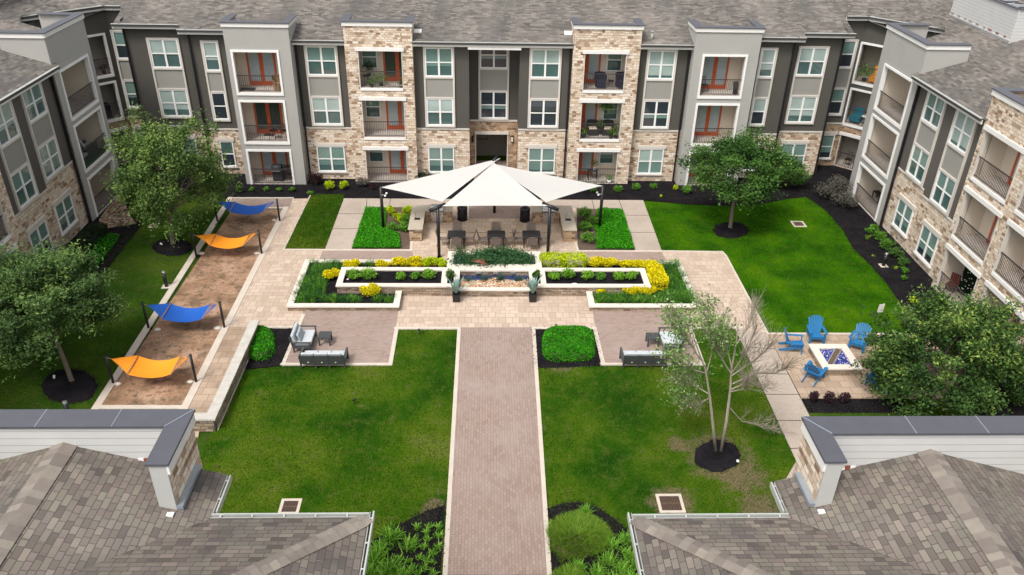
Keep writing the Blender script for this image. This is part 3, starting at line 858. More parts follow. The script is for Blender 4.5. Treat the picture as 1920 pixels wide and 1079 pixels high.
column(pC, pC.S(1578.5, 72), pC.S(1610.5, 72), BB, cols=1, modes=('td', 'td', 'td'), z3=(6.5, 8.3))
# entry passage
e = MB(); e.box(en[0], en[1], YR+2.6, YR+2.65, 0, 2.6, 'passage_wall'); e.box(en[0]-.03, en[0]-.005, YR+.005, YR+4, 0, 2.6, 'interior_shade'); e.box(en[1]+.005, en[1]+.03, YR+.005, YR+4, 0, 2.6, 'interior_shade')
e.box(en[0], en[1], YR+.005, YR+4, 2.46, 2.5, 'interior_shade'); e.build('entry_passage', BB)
e = MB(); pR.box(e, en[0]-.08, en[1]+.08, 2.45, 2.64, .003, .09, 'cream_trim')
for a in (en[0]-.06, en[1]): pR.box(e, a, a+.06, 0, 2.45, .003, .04, 'cream_trim')
e.build('door_surround', BB)
e = MB()
for x0, x1, z0, z1 in ((en[0]+.05, en[0]+.75, 2.34, 2.38), (en[0]+.05, en[0]+.75, 1.72, 1.76), (en[0]+.72, en[0]+.76, 1.72, 2.38)): e.box(x0, x1, YR+1.0, YR+1.05, z0, z1, 'iron')
e.build('gate_rail', BB)
for a in (-.83, 1.66):
    e = MB(); pR.box(e, a-.07, a+.07, 1.95, 2.35, .003, .13, 'iron'); pR.box(e, a-.045, a+.045, 2.0, 2.3, .131, .14, 'lamp_lens' if a > 0 else 'iron'); e.build('wall_lamp', BB)
# eaves, gutters and downspouts
for pl, a0, a1, z in ((pM, XA1+.01, XB0-.01, 8.64), (pM, XB1+.01, XC0-.01, 8.64), (pM, XC1+.01, XD0-.01, 8.64)): eave(pl, a0, a1, z, BB)
e = MB(); e.box(R0, R1, YM-.4, YR, 8.34, 8.37, 'cream_trim'); e.box(R0-.05, R1+.05, YM-.44, YM-.385, 8.22, 8.36, 'cornice'); e.build('soffit', BB)
for pl, a0, a1, z in ((pE, EL0-.35, XA0-.01, 8.98), (pF, FL0-.35, EL0-.40, 9.14), (pE, XD1+.01, ER1+.35, 8.98), (pF, ER1+.40, FR1+.35, 9.14)): eave(pl, a0, a1, z, BB)
for pl, a0, a1 in ((pC, -22.6-.2, FL0-.4), (pC, FR1+.4, 23.5), (pFL, -.1, LFL-.05), (pFR, .05, LFR+.1)): eave(pl, a0, a1, 9.76, BB, over=.3)
for pl, a, z in ((pM, XA1+.12, 8.64), (pM, XC0-.12, 8.64), (pM, XD0-.14, 8.64), (pE, EL0+.1, 8.98), (pE, ER1-.12, 8.98), (pF, FL0+.10, 9.14), (pF, FR1-.12, 9.14)): downspout(pl, a, z, BB)
for pl, a in ((pA, XA1-.35),):
    pass
# roofs: planes rising away from the courtyard at 3.6 in 12
fA = lambda x, y: 8.62+KR*(y-46.95)
XE_L, XE_R, ZW = -21.5, 22.15, 8.62
fL = lambda x, y: ZW+.3+KR*(XE_L-x)
fR = lambda x, y: ZW+.3+KR*(x-XE_R)
def vy(x, side):    # y of the valley line for a given x
    return 46.95+((XE_L-x) if side < 0 else (x-XE_R))
rf = MB()
pts = [(-38, vy(-38, -1)), (-23.5, 48.95), (-22.45, 50.0), (FL0-.4, 50.0), (FL0-.4, YF-.45), (EL0-.4, YF-.45), (EL0-.4, YE-.45), (XA0+.3, YE-.45), (XA0+.3, 46.95), (XD1-.3, 46.95), (XD1-.3, YE-.45), (ER1+.4, YE-.45), (ER1+.4, YF-.45), (FR1+.4, YF-.45), (FR1+.4, 50.0), (23.1, 50.0), (24.15, 48.95), (39, vy(39, 1)), (39, 72), (-38, 72)]
roofpoly(rf, pts, fA); rf.build('roof', BB)
v = MB(); g = GY(776*1.0, 8, 52.5)
for (u_, v_) in ((1228, 14),):
    p = G(u_, v_, 10.6); v.tube([(p[0], p[1], fA(0, p[1])-.1), (p[0], p[1], fA(0, p[1])+.42)], .06, 'gutter_white'); v.tube([(p[0], p[1], fA(0, p[1])+.40), (p[0], p[1], fA(0, p[1])+.50)], .09, 'ac_grey')
v.build('vent_pipe', BB)
# the splash of pale flashing beside the stone bays
for x in (XB1+.25, XC0-.25):
    e = MB(); e.hexa([(x+dx, 46.95+dy, fA(0, 46.95+dy)+dz) for dx in (-.22, .22) for dy in (.9, 1.25) for dz in (.01, .07)], 'white_trim'); e.build('roof_flashing', BB)

# ---------------------------------------------------------------- wings
def wing(side):
    s = 1 if side == 'R' else -1
    XM = 22.65 if s > 0 else -21.95; XT = 22.5 if s > 0 else -21.75; XB = 22.28 if s > 0 else -21.62
    P = lambda X: Pl((X, 0), (0, 1), (-s, 0))
    root = wroot('apartment_wing', (XM+s*3, 38, 0), 'right hand grey and stone apartment wing with stacked balconies facing the fire pit lawn' if s > 0 else 'left hand grey and stone apartment wing rising behind the live oaks and hammocks', 'building')
    pm, pt_, pb = P(XM), P(XT), P(XB)
    yT0, yT1 = (41.15, 45.9) if s > 0 else (41.15, 45.6)
    ym = 38.0; yB = 34.35 if s > 0 else 34.3; yend = 14.0
    st = MB(); su = MB(); bd = MB()
    pm.wall(st, ym, yT0+.3, 0, 3.58, 'stone'); pm.wall(su, ym, yT0+.3, 3.58, 8.5, 'brown_stucco')
    SW = ((st, 'stone_base'), (su, 'stucco_wall'), (bd, 'string_course')); pm.box(bd, ym, yT0, 3.55, 3.64, .003, .05, 'cream_trim'); secbuild(root, *SW)
    pm.wall(st, yB-.3, ym, 0, 3.28, 'stone'); pm.wall(su, yB-.3, ym, 3.28, 8.5, 'brown_stucco')
    pm.box(bd, yB, ym, 3.25, 3.34, .003, .05, 'cream_trim')
    secbuild(root, *SW); q = P(XM+s*3.4); q.wall(su, yT1-.3, 47.6, 0, 9.4, 'dark_stucco')
    secbuild(root, *SW)
    # grey corner bay
    yo0, yo1 = (41.72, 45.0) if s > 0 else (41.75, 44.95)
    HT = ((5.72, 8.10), (2.80, 5.20), (.04, 2.20))
    towerbox(pt_, yT0, yT1, 10.22, root, 'grey_stucco', opens(yo0, yo1, HT), back=2.2, deepside=3.0, cap=.38)
    for i, (z0, z1) in enumerate(HT):
        balcony(pt_, yo0, yo1, z0, z1, root, depth=2.1, side=(yo0-.15, 1), slab=i < 2, extra_l=.15, extra_r=.15, floorm='turf' if (s < 0 and i == 1) else 'balcony_floor')
    md = [('tm', 'tm', 'tm'), ('bm', 'tm', 'td')]
    cs = [(38.22, 40.1), (35.33, 37.2)] if s > 0 else [(38.0, 39.98), (35.2, 37.1)]
    column(pm, cs[0][0], cs[0][1], root, modes=md[0], z3=(6.62, 8.26), z2=(3.64, 5.44), z1=(.62, 2.50))
    column(pm, cs[1][0], cs[1][1], root, modes=md[1], z3=(6.42, 8.26), z2=(3.36, 5.18), z1=(.38, 2.32))
    eave(pm, yB+.02, yT0-.02, 8.62, root, over=.5)
    downspout(pm, yT0-.12, 8.62, root, w=.11)
    # stone bay
    HB_ = ((6.02, 8.22), (3.02, 5.30), (.05, 2.30))
    ops = ((31.2, 33.98), (27.75, 30.4)) if s > 0 else ((31.0, 33.5), (27.2, 29.9))
    hol = [(a, b, z0, z1) for a, b in ops for z0, z1 in HB_]
    w = MB(); pb.wall(w, yend, yB, 0, 9.95, 'stone', hol)
    w.face([pb.pt(yB, 0, 0), pb.pt(yB, 0, -1.0), pb.pt(yB, 9.95, -1.9), pb.pt(yB, 9.95, 0)], 'stone')
    w.build('stone_bay', root)
    for a, b in ops:
        for i, (z0, z1) in enumerate(HB_):
            balcony(pb, a, b, z0, z1, root, depth=1.25, door=(a+.95, a+2.0, 1), frame='stone', slab=i < 2, extra_l=.3, extra_r=.1, gm='door_glass' if i != 2 else 'door_glass_dark')
    c = MB(); pb.box(c, yend, yB+.06, 9.70, 9.95, .003, .07, 'cornice'); pb.box(c, yB+.003, yB+.06, 9.70, 9.95, -2.2, .0, 'cornice'); c.build('cornice', root)
    k = MB(); pb.box(k, yend, yB+.12, 9.955, 10.0, -.38, .12, 'cap_metal'); pb.box(k, yB-.38, yB+.12, 9.955, 10.0, -2.4, -.381, 'cap_metal'); k.build('coping', root)
    k = MB(); pb.box(k, yend, yB-.25, 8.6, 9.95, -.25, -.12, 'siding'); k.build('parapet', root)
    # roof
    f = (lambda x, y: 8.62+KR*(x-XE_R)) if s > 0 else (lambda x, y: 8.62+KR*(XE_L-x))
    r = MB(); xe = XE_R if s > 0 else XE_L
    xv = 25.9 if s > 0 else -25.0; xo = 39 if s > 0 else -38
    fb = fR if s > 0 else fL
    vx = (24.15, 48.95) if s > 0 else (-23.5, 48.95)
    pts = [(xe, yB-.2), (xe, yT0+.3), (xe+s*1.0, yT0+.3), (xe+s*1.0, yT1+.05), (xe+s*3.7, yT1+.05), (xe+s*4.1, 46.75), vx, (xo, vy(xo, s)), (xo, 5), (xe+s*.35, 5), (xe+s*.35, yB-.2)]
    ff = (lambda x, y: 8.62+KR*abs(x-xe))
    r.face([(x, y, ff(x, y)+(.3 if y > 46.5 and abs(x) > 24.5 else 0)*0) for x, y in pts], 'shingle')
    r.build('roof', root)
    return root
RW = wing('R'); LW = wing('L')

# roof-top equipment well on the right wing, and its twin on the left
def well(name, px, z, label, s):
    def onroof(u, v):
        zz = 10.0
        for _ in range(30): q = G(u, v, zz); zz = 8.62+KR*abs(q[0]-(XE_R if s > 0 else XE_L))
        return (q[0], q[1], zz)
    c = [onroof(u, v) for u, v in px[:2]]+[(0, 0, 0)]
    p0, p1, p2 = [np.array(q) for q in c]     # far corner, near corner (courtyard face), outward end
    root = wroot(name, tuple((p0+p1)/2), label, 'rooftop well')
    mb = MB(); H = 1.75; p1[2] = p0[2] = min(p0[2], p1[2])-.02
    h = p0.copy(); h2 = p1.copy()
    d = np.array([s*5.5, 0, 0])
    mb.face([p0, p1, p1+[0, 0, H], p0+[0, 0, H]], 'siding'); mb.face([p1, p1+d, p1+d+[0, 0, H], p1+[0, 0, H]], 'siding')
    mb.face([p0+[s*.1, 0, 0], p1+[s*.1, .1, 0], p1+[s*.1, .1, H], p0+[s*.1, 0, H]], 'siding')
    mb.face([p0, p0+d, p0+d+[0, 0, H], p0+[0, 0, H]], 'siding')
    mb.face([p0+[0, 0, .25], p1+[0, 0, .25], p1+d+[0, 0, .25], p0+d+[0, 0, .25]], 'infill_stucco')
    mb.build('siding_wall', root)
    k = MB(); k.bar(p0+[0, 0, H], p1+[0, 0, H], .16, .05, 'cap_metal'); k.bar(p1+[0, 0, H], p1+d+[0, 0, H], .16, .05, 'cap_metal'); k.build('coping', root)
    k = MB(); k.bar(p0+[-s*.02, 0, .16], p1+[-s*.02, 0, .16], .05, .07, 'siding_line')
    dd = (p0-p1); L = np.linalg.norm(dd); dd = dd/L
    for i in range(9):
        a = p1+dd*(.4+i*(L-.9)/8)+[-s*.03, 0, .28]; k.bar(a, a+dd*(.18+.1*(i % 3)), .03, .05, 'rust' if i < 3 else 'river_rock')
    k.build('flashing', root); return p0, p1
w0, w1 = well('equipment_well', [(1780, 30), (1891, 82), (1920, 70)], 9.95, 'pale sided box on the right hand roof enclosing the air conditioners', 1)
well('equipment_well', [(52, -14), (-60, 22), (-80, 10)], 10.0, 'pale sided box on the left hand roof at the top corner of the view', -1)
def ac():
    r = empty('air_conditioner', (0, 0, 0), 0, 'x', 'air conditioner', 'air conditioners in the rooftop well')
    b = MB(); b.box(-.4, .4, -.4, .4, 0, .75, 'ac_dark')
    for i in range(8):
        for sx in (-.41, .41): b.box(sx-.004, sx+.004, -.38, .38, .08+i*.08, .11+i*.08, 'ac_grey'); b.box(-.38, .38, sx-.004, sx+.004, .08+i*.08, .11+i*.08, 'ac_grey')
    b.box(-.415, -.411, -.2, .1, .45, .55, 'ac_red'); b.build('casing', r)
    t = MB(); t.box(-.42, .42, -.42, .42, .75, .80, 'ac_grey'); t.tube([(0, 0, .80), (0, 0, .86)], .33, 'ac_grey', 16); t.tube([(0, 0, .861), (0, 0, .865)], .27, 'ac_dark', 16); t.build('fan_top', r)
    return r
a0_ = ac()
for i, (u_, v_) in enumerate(((1850, 8), (1886, 21), (1912, 33), (1822, -4))):
    o = a0_ if i == 0 else copy_tree(a0_)
    p = w1+(w0-w1)*(.10+.24*i)+np.array([1.0+.25*i, 0, 0])
    place(o, (p[0], p[1], w1[2]+.75), .1, ('dark air conditioner in the rooftop well nearest the camera', 'dark air conditioner in the rooftop well, second from the camera', 'dark air conditioner in the rooftop well, third from the camera', 'dark air conditioner in the rooftop well at its far end')[i])

# ---------------------------------------------------------------- foreground roofs
def near_building(s):
    E = dict(xe=-5.04, xc=-2.14, xr=-7.94, xw=-5.63, yp=12.26, ye=10.82, lab='left foreground shingled roof with a stone faced parapet corner and white gutters') if s < 0 else \
        dict(xe=5.71, xc=2.76, xr=8.56, xw=6.20, yp=12.0, ye=10.74, lab='right foreground shingled roof with a stone faced parapet corner and white gutters')
    root = wroot('clubhouse', ((E['xe']+E['xr'])/2, 9, 0), E['lab'], 'building')
    k = .30; z0 = 8.70; xe, xc, xr, xw, yp, ye = (E[q] for q in ('xe', 'xc', 'xr', 'xw', 'yp', 'ye'))
    o = s   # outward direction from the courtyard axis (left: -1)
    fa = lambda x, y: z0+k*abs(x-xe) if abs(x) <= abs(xr) else z0+k*abs(xr-xe)-k*abs(x-xr)
    fb = lambda x, y: z0+k*(ye-y)
    fc = lambda x, y: z0+k*abs(x-xc)
    L = abs(xr-xe)
    r = MB()
    yn = yp-.35
    roofpoly(r, [(xe, yn+.05), (xr, yn+.05), (xr, ye-L), (xe, ye)], fa, 'shingle_near')
    x2 = xr+o*L
    roofpoly(r, [(xr, yn+.05), (x2, yn+.05), (x2, ye), (xr, ye-L)], lambda x, y: z0+k*L-k*abs(x-xr), 'shingle_near')
    T = 6.8
    roofpoly(r, [(xe, ye), (xc, ye), (xc+o*T, ye-T), (x2+o*9, ye-T), (x2+o*9, ye), (x2, ye), (xr, ye-L)], fb, 'shingle_near')
    roofpoly(r, [(xc, ye), (xc, ye-T-4), (xc+o*T, ye-T-4), (xc+o*T, ye-T)], fc, 'shingle_near')
    r.build('roof', root)
    # ridge and hip caps: overlapping bent shingles
    c = MB()
    def capline(a, b, w, n, zf1, zf2):
        a = Vector(a); b = Vector(b); d = (b-a)/n; px_ = Vector((-d.y, d.x, 0)).normalized()*w
        for i in range(n):
            p = a+d*i; q = a+d*(i+1.12); h0, h1 = .046, .026
            for sg in (-1, 1):
                e0 = p+px_*sg; e1 = q+px_*sg
                e0.z = (zf1 if sg < 0 else zf2)(e0.x, e0.y)+h0*.6; e1.z = (zf1 if sg < 0 else zf2)(e1.x, e1.y)+h1*.6
                P0 = Vector((p.x, p.y, p.z+h0)); Q0 = Vector((q.x, q.y, q.z+h1))
                c.face([P0, Q0, e1, e0], ('ridge_cap_b', 'ridge_cap', 'ridge_cap_c')[rnd.randrange(3)])
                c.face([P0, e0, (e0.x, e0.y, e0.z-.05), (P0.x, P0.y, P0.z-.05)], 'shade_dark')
    ridge = lambda x, y: z0+k*L-k*abs(x-xr)
    capline((xr, yn, z0+k*L), (xr, ye-L+.2, z0+k*L), .24, 24, ridge, ridge)
    c.build('ridge_cap', root); c = MB()
    hz = lambda x, y: z0+k*min(ye-y, abs(x-xc))
    capline((xc+o*.03, ye-.03, z0), (xc+o*6, ye-6, z0+k*6), .17, 50, hz, hz)
    c.build('hip_cap', root)
    # walls under the roof
    w = MB(); t = .55
    yw = yp-.003
    xw2 = xr*2-xw
    # stone bay faces: courtyard side, front, and return
    w.face([(xw, yp, 0), (xw, 10.88, 0), (xw, 10.88, 9.74), (xw, yp, 9.74)], 'stone')
    w.face([(xw, yp, 0), (xw2, yp, 0), (xw2, yp, 9.74), (xw, yp, 9.74)], 'stone')
    w.face([(xw2, yp, 0), (xw2, 10.88, 0), (xw2, 10.88, 9.74), (xw2, yp, 9.74)], 'stone')
    w.face([(xw, 10.4, 0), (xc+o*.45, 10.4, 0), (xc+o*.45, 10.4, 8.6), (xw, 10.4, 8.6)], 'stone')
    w.face([(xc+o*.45, 10.4, 0), (xc+o*.45, 2, 0), (xc+o*.45, 2, 8.6), (xc+o*.45, 10.4, 8.6)], 'stone')
    w.face([(xw, 10.88, 0), (xw, 10.4, 0), (xw, 10.4, 8.6), (xw, 10.88, 8.6)], 'stone')
    w.build('stone_wall', root)
    # parapet inner faces (siding), end posts
    p = MB(); ti = .30
    lo, hi = sorted((xw+o*ti, xw2-o*ti))
    p.face([(lo, yp-.38, 8.5), (hi, yp-.38, 8.5), (hi, yp-.38, 9.96), (lo, yp-.38, 9.96)], 'siding')
    for xx in (xw+o*ti, xw2-o*ti): p.face([(xx, yp-.38, 8.5), (xx, 10.9, 8.5), (xx, 10.9, 9.96), (xx, yp-.38, 9.96)], 'siding')
    for xx, dd in ((xw, o), (xw2, -o)):
        a, b = sorted((xx-dd*.003, xx+dd*ti)); p.box(a, b, 10.86, 10.90, 8.5, 9.96, 'post_grey')
    p.build('parapet', root)
    c = MB()
    for xx, dd in ((xw, -o), (xw2, o)):
        a, b = sorted((xx+dd*.003, xx+dd*.05)); c.box(a, b, 10.86, yp+.05, 9.74, 9.965, 'cornice')
    c.box(min(xw, xw2), max(xw, xw2), yp+.003, yp+.05, 9.74, 9.965, 'cornice'); c.build('cornice', root)
    c = MB(); lo, hi = sorted((xw-o*.07, xw2+o*.07))
    c.box(lo, hi, yp-.42, yp+.09, 9.97, 10.02, 'cap_metal')
    for xx, dd in ((xw, -o), (xw2, o)):
        a, b = sorted((xx+dd*.07, xx-dd*.34)); c.box(a, b, 10.82, yp-.421, 9.97, 10.02, 'cap_metal')
    # standing seams
    for xx in (xr-.4, xr+1.0): c.box(xx-.008, xx+.008, yp-.42, yp+.09, 10.021, 10.027, 'flashing')
    for xx, dd in ((xw, o), (xw2, -o)):
        ox_ = xx-dd*.07; ix_ = xx+dd*.34; c.bar((ox_, yp+.09, 10.024), (ix_, yp-.42, 10.024), .02, .008, 'flashing')
    c.build('coping', root)
    # flashing between stone and roof, rust-stained step flashing by the siding
    f = MB(); a, b = sorted((xw-o*.003, xw-o*.12))
    f.hexa([(x, y, fa(xw, y)+dz) for x in (a, b) for y in (10.86, yp-.3) for dz in (.01, .09)], 'flashing')
    f.hexa([(xw+o*.05+dx, 10.72+dy, fa(xw, 0)+dz) for dx in (-.04*o, .12*o) for dy in (-.05, .05) for dz in (.01, .04)], 'white_trim')
    for i in range(7):
        x = xw+o*(.35+i*.10); f.box(x-.05, x+.05, yp-.40, yp-.385, fa(x, 0)-.02, fa(x, 0)+.05+.03*(i % 2), 'rust' if i % 2 else 'white_trim')
    f.build('flashing', root)
    # gutters
    def gutter(a, b, n):
        a = Vector(a); b = Vector(b); n = Vector(n); d = (b-a).normalized(); g = MB(); W = .085
        def strip(o0, o1, z_0, z_1, m):
            g.hexa([p+n*oo+Vector((0, 0, zz)) for p in (a, b) for oo in (o0, o1) for zz in (z_0, z_1)], m)
        strip(.0, .012, -.10, .01, 'gutter_white'); strip(W-.03, W, -.10, .035, 'gutter_white'); strip(.012, W-.03, -.10, -.085, 'gutter_bed')
        L_ = (b-a).length; q = int(L_/.62)
        for i in range(q+1):
            p = a+d*(L_*(i+.3)/(q+1)); g.bar(p+Vector((0, 0, .012)), p+n*W+Vector((0, 0, .03)), .03, .012, 'gutter_white')
        g.build('gutter', root)
    gutter((xe, ye+.003, z0), (xc-o*.0, ye+.003, z0), (0, 1, 0))
    gutter((xc-o*.003, ye+.13, z0), (xc-o*.003, ye-8, z0), (-o, 0, 0))
    gutter((xe-o*.003, yn, z0), (xe-o*.003, ye+.13, z0), (-o, 0, 0))
    e = MB(); e.box(min(xe, xc), max(xe, xc), 10.41, ye, z0-.16, z0-.11, 'cream_trim'); e.box(*sorted((xc, xc+o*.44)), 2, ye, z0-.16, z0-.11, 'cream_trim'); e.build('soffit', root)
    return root
near_building(-1); near_building(1)
# ================================================================== GROUND
def gp(pts, z=0.0): return [G2(u, v, 0) for u, v in pts]
def sheet(name, poly, z, mat, kind='structure', thick=0.0, sub=0):
    mb = MB(); mb.face([(x, y, z) for x, y in poly], mat)
    if thick:
        for i in range(len(poly)):
            a = poly[i]; b = poly[(i+1) % len(poly)]; mb.face([(a[0], a[1], z-thick), (b[0], b[1], z-thick), (b[0], b[1], z), (a[0], a[1], z)], mat)
    o = mb.build(name, None); o['kind'] = kind; return o
gm = MB(); gm.face([(-400, -200, -.03), (400, -200, -.03), (400, 600, -.03), (-400, 600, -.03)], 'lawn_dark'); o = gm.build('ground'); o['kind'] = 'structure'

LAWN_A = gp([(443, 697), (528, 687), (729, 687), (741, 619), (858, 619), (832, 1079)])+[(-1.5, 14), (-6, 12.5), (-12, 16), (-10.1, 22)]
LAWN_B = gp([(1003, 690), (1128, 687), (1321, 687), (1296, 619), (1378, 619), (1433, 740), (1493, 866)])+[(9.9, 20), (9.9, 12), (2.2, 12)]
LAWN_C = gp([(1207, 378), (1285, 384), (1360, 387), (1420, 385), (1470, 375), (1511, 370), (1527, 380), (1551, 398), (1581, 434), (1599, 466), (1635, 501), (1663, 533), (1687, 569), (1720, 600), (1740, 629), (1440, 628), (1355, 474), (1240, 472)])
LAWN_D = gp([(434, 372), (174, 773), (60, 790), (-150, 780), (-150, 560), (60, 520), (185, 470), (247, 437), (268, 418), (243, 385), (270, 350), (345, 350)])
LAWN_E = gp([(583, 365), (646, 366), (609, 469), (533, 467)])
LAWN_F = gp([(1516, 774), (1860, 774), (1900, 870), (1540, 900), (1535, 815)])
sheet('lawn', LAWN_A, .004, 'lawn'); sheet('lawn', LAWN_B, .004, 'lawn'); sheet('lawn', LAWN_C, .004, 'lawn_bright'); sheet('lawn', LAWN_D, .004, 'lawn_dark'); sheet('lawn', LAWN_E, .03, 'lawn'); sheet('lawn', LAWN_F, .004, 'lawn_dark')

def bed(name, poly, z, mat='mulch', amp=.035, res=.16, kind='structure'):
    """a bed of mulch or gravel: a lumpy sheet cut to the outline"""
    xs = [p[0] for p in poly]; ys = [p[1] for p in poly]
    bm = MB(); bm.face([(x, y, z) for x, y in poly], mat)
    o = bm.build(name); o['kind'] = kind; return o
BED_N = gp([(395, 372), (1206, 376), (1285, 383), (1360, 386), (1420, 384), (1470, 374), (1511, 369), (1527, 379), (1551, 397), (1581, 433), (1599, 465), (1635, 500), (1663, 532), (1687, 568), (1740, 640)])+[(23, 26), (23, 42), (25.5, 47.5), (23.5, 50.6), (-20, 50.6), (-22.5, 49), (-22, 45)]+gp([(236, 350), (300, 345)])
bed('mulch_bed', BED_N, .012)
BED_W = gp([(180, 372), (243, 372), (240, 395), (256, 414), (268, 421), (247, 446), (225, 475), (205, 500), (170, 545), (40, 560), (-60, 560)])+[(-21.9, 30), (-21.9, 46)]
bed('mulch_bed', BED_W, .010)
ROCK = gp([(238, 368), (236, 385), (246, 408), (257, 420), (225, 426), (186, 431), (186, 412)])+[(-21.8, 44.5)]
bed('river_rock', ROCK, .03, 'rock_bed')
def ellipse(u, v, rx, ry, n=28, wob=.05):
    c = np.array(G2(u, v)); ax = np.array(G2(u+rx, v))-c; ay = np.array(G2(u, v-ry))-c; out = []
    for i in range(n):
        a = 2*pi*i/n; k = 1+rnd.uniform(-wob, wob); out.append(tuple(c+ax*cos(a)*k+ay*sin(a)*k))
    return out
RINGS = [ellipse(323, 464, 38, 16), ellipse(131, 724, 52, 31), ellipse(1371, 432, 33, 15), ellipse(1345, 855, 44, 29)]
for r_ in RINGS:
    c = np.mean(np.array(r_), 0); mb = MB(); n = len(r_)
    rings = [[(c[0]+(p[0]-c[0])*k, c[1]+(p[1]-c[1])*k, z) for p in r_] for k, z in ((1, .006), (.9, .06), (.55, .10), (.05, .12))]
    for a, b in zip(rings[:-1], rings[1:]):
        for i in range(n): mb.face([a[i], a[(i+1) % n], b[(i+1) % n], b[i]], 'mulch', True)
    o = mb.build('mulch_ring'); o['kind'] = 'structure'
BED_SL = gp([(834, 948), (806, 957), (778, 969), (746, 985), (725, 999), (691, 1018)])+[(-2.6, 17), (-2.6, 12), (-1.36, 12)]
BED_SR = gp([(1026, 955), (1057, 943), (1095, 943), (1124, 954), (1153, 974), (1187, 1005), (1215, 1040)])+[(5, 12), (2.1, 12)]
bed('mulch_bed', BED_SL, .012); bed('mulch_bed', BED_SR, .012)
BED_ML = gp([(473, 617), (552, 617), (528, 686), (494, 690), (445, 694)]); BED_MR = gp([(1001, 618), (1116, 618), (1129, 686), (1060, 690), (1004, 691)])
bed('mulch_bed', BED_ML, .012); bed('mulch_bed', BED_MR, .012)
BED_FP = gp([(1503, 749), (1690, 749), (1700, 775), (1517, 775)]); bed('mulch_bed', BED_FP, .012)
bed('mulch_bed', gp([(1790, 640), (1850, 600), (1900, 690), (1960, 800), (1830, 790), (1790, 748)]), .014)
CVL = gp([(685, 391), (771, 391), (768, 469), (659, 469)]); CVR = gp([(1081, 393), (1168, 395), (1191, 470), (1083, 470)])
bed('mulch_bed', CVL, .03, 'soil'); bed('mulch_bed', CVR, .03, 'soil')

# paved areas, each its own sheet a few millimetres above the one below
PLAZA = gp([(549, 373.5), (577, 373), (533, 468.5), (1240, 472.5), (1355, 474), (1361, 481), (1438, 625), (1380, 617), (477, 614), (375, 800), (372, 820), (320, 820), (351, 769)])
sheet('plaza', PLAZA, .020, 'tan_paving', thick=.05)
sheet('dining_terrace', gp([(768, 471.5), (771, 391), (800, 386), (1060, 386), (1081, 392), (1083, 471.5)]), .026, 'tan_paving')
sheet('brick_terrace', gp([(880, 411), (975, 411), (975, 374), (880, 374)]), .032, 'brick_paving')
sheet('entry_path', [G2(883, 374), G2(972, 374), (1.33, 50.6), (-.60, 50.6)], .034, 'brick_paving')
sheet('brick_strip', gp([(605, 472), (774, 472), (774, 492), (597, 492)]), .026, 'brick_paving'); sheet('brick_strip', gp([(1083, 473.5), (1241, 474), (1251, 494), (1083, 494)]), .026, 'brick_paving')
PATL = gp([(569, 584), (747, 584), (732, 682), (534, 682)]); PATR = gp([(1111, 584), (1287, 584), (1318, 682), (1130, 682)])
sheet('brick_patio', PATL, .026, 'brick_paving', thick=.03); sheet('brick_patio', PATR, .026, 'brick_paving', thick=.03)
WALK = [(-1.12, 30.37), (2.10, 30.37), (2.03, 12), (-1.22, 12)]
sheet('brick_path', gp([(863, 615), (998, 615), (1027, 1079), (838, 1079)])+[(2.0, 6), (-1.2, 6)], .024, 'brick_walk', thick=.03)
CW1 = gp([(645, 373), (1206, 376.5), (1241, 472.5), (1191, 472), (1168, 395), (1083, 391), (768, 388.5), (687, 391), (659, 470), (609, 470)])
sheet('concrete_walk', CW1, .030, 'concrete', thick=.04)
CW2 = gp([(1380, 617), (1437, 627), (1516, 778), (1545, 840), (1500, 880), (1433, 740)])+[(10.5, 17), (9.9, 17), (9.9, 20)]
sheet('concrete_walk', gp([(1378, 616), (1438, 626), (1517, 780), (1535, 815)])+[(11.6, 18), (9.9, 18), (9.95, 20)]+gp([(1493, 866)]), .030, 'concrete', thick=.04)
def joints(lines, z):
    mb = MB()
    for a, b in lines: mb.bar((*G2(*a), z), (*G2(*b), z), .03, .006, 'drain_hole')
    o = mb.build('walk_joints'); o['kind'] = 'structure'
joints([((623, 430), (673, 430)), ((634, 402), (683, 402)), ((688, 373.5), (687, 391)), ((732, 373.7), (730, 390)), ((1160, 376), (1168, 395)), ((1110, 376), (1114, 393)), ((1171, 405), (1216, 405)), ((1181, 437), (1228, 437)), ((1414, 652)[:2], (1453, 656)) if 0 else ((1397, 652), (1453, 656)), ((1422, 714), (1478, 703)) if 0 else ((1416, 702), (1479, 703)), ((1433, 741), (1499, 741)), ((1455, 790), (1524, 790)), ((1480, 843), (1545, 838))], .033)
# hammock court
PIT = gp([(437, 392), (540, 392), (351, 769), (180, 769)])
sheet('gravel_court', gp([(436, 393), (530, 394), (341, 762), (190, 762)]), .028, 'pit_gravel')
sheet('brick_strip', gp([(436.5, 373.5), (549, 373.5), (543, 391), (420, 392)]), .027, 'brick_paving')
BORD = []
def border(pts, w=.16, z=.05, name='paving_border', mat='border', h=.06):
    """a flush band of pale kerb stone along a line (ground pixels give its centre line)"""
    P = [Vector((*G2(*p), z)) if len(p) == 2 else Vector((p[0], p[1], z)) for p in pts]; mb = MB()
    for a, b in zip(P[:-1], P[1:]):
        d = (b-a).normalized(); a_ = a-d*w*.5; b_ = b+d*w*.5; zz = z+.0007*len(BORD); 
        a_ = Vector((a_.x, a_.y, zz)); b_ = Vector((b_.x, b_.y, zz)); BORD.append(1)
        mb.bar(a_-Vector((0, 0, h/2)), b_-Vector((0, 0, h/2)), w, h, mat)
    o = mb.build(name); o['kind'] = 'structure'
border([(431.5, 373), (177, 771)], .30, .045); border([(536, 391), (347, 765)], .30, .046); border([(186, 765), (345, 765)], .22, .047); border([(433, 391), (537, 391)], .16, .048); border([(436, 372.5), (549, 372.5)], .12, .049)
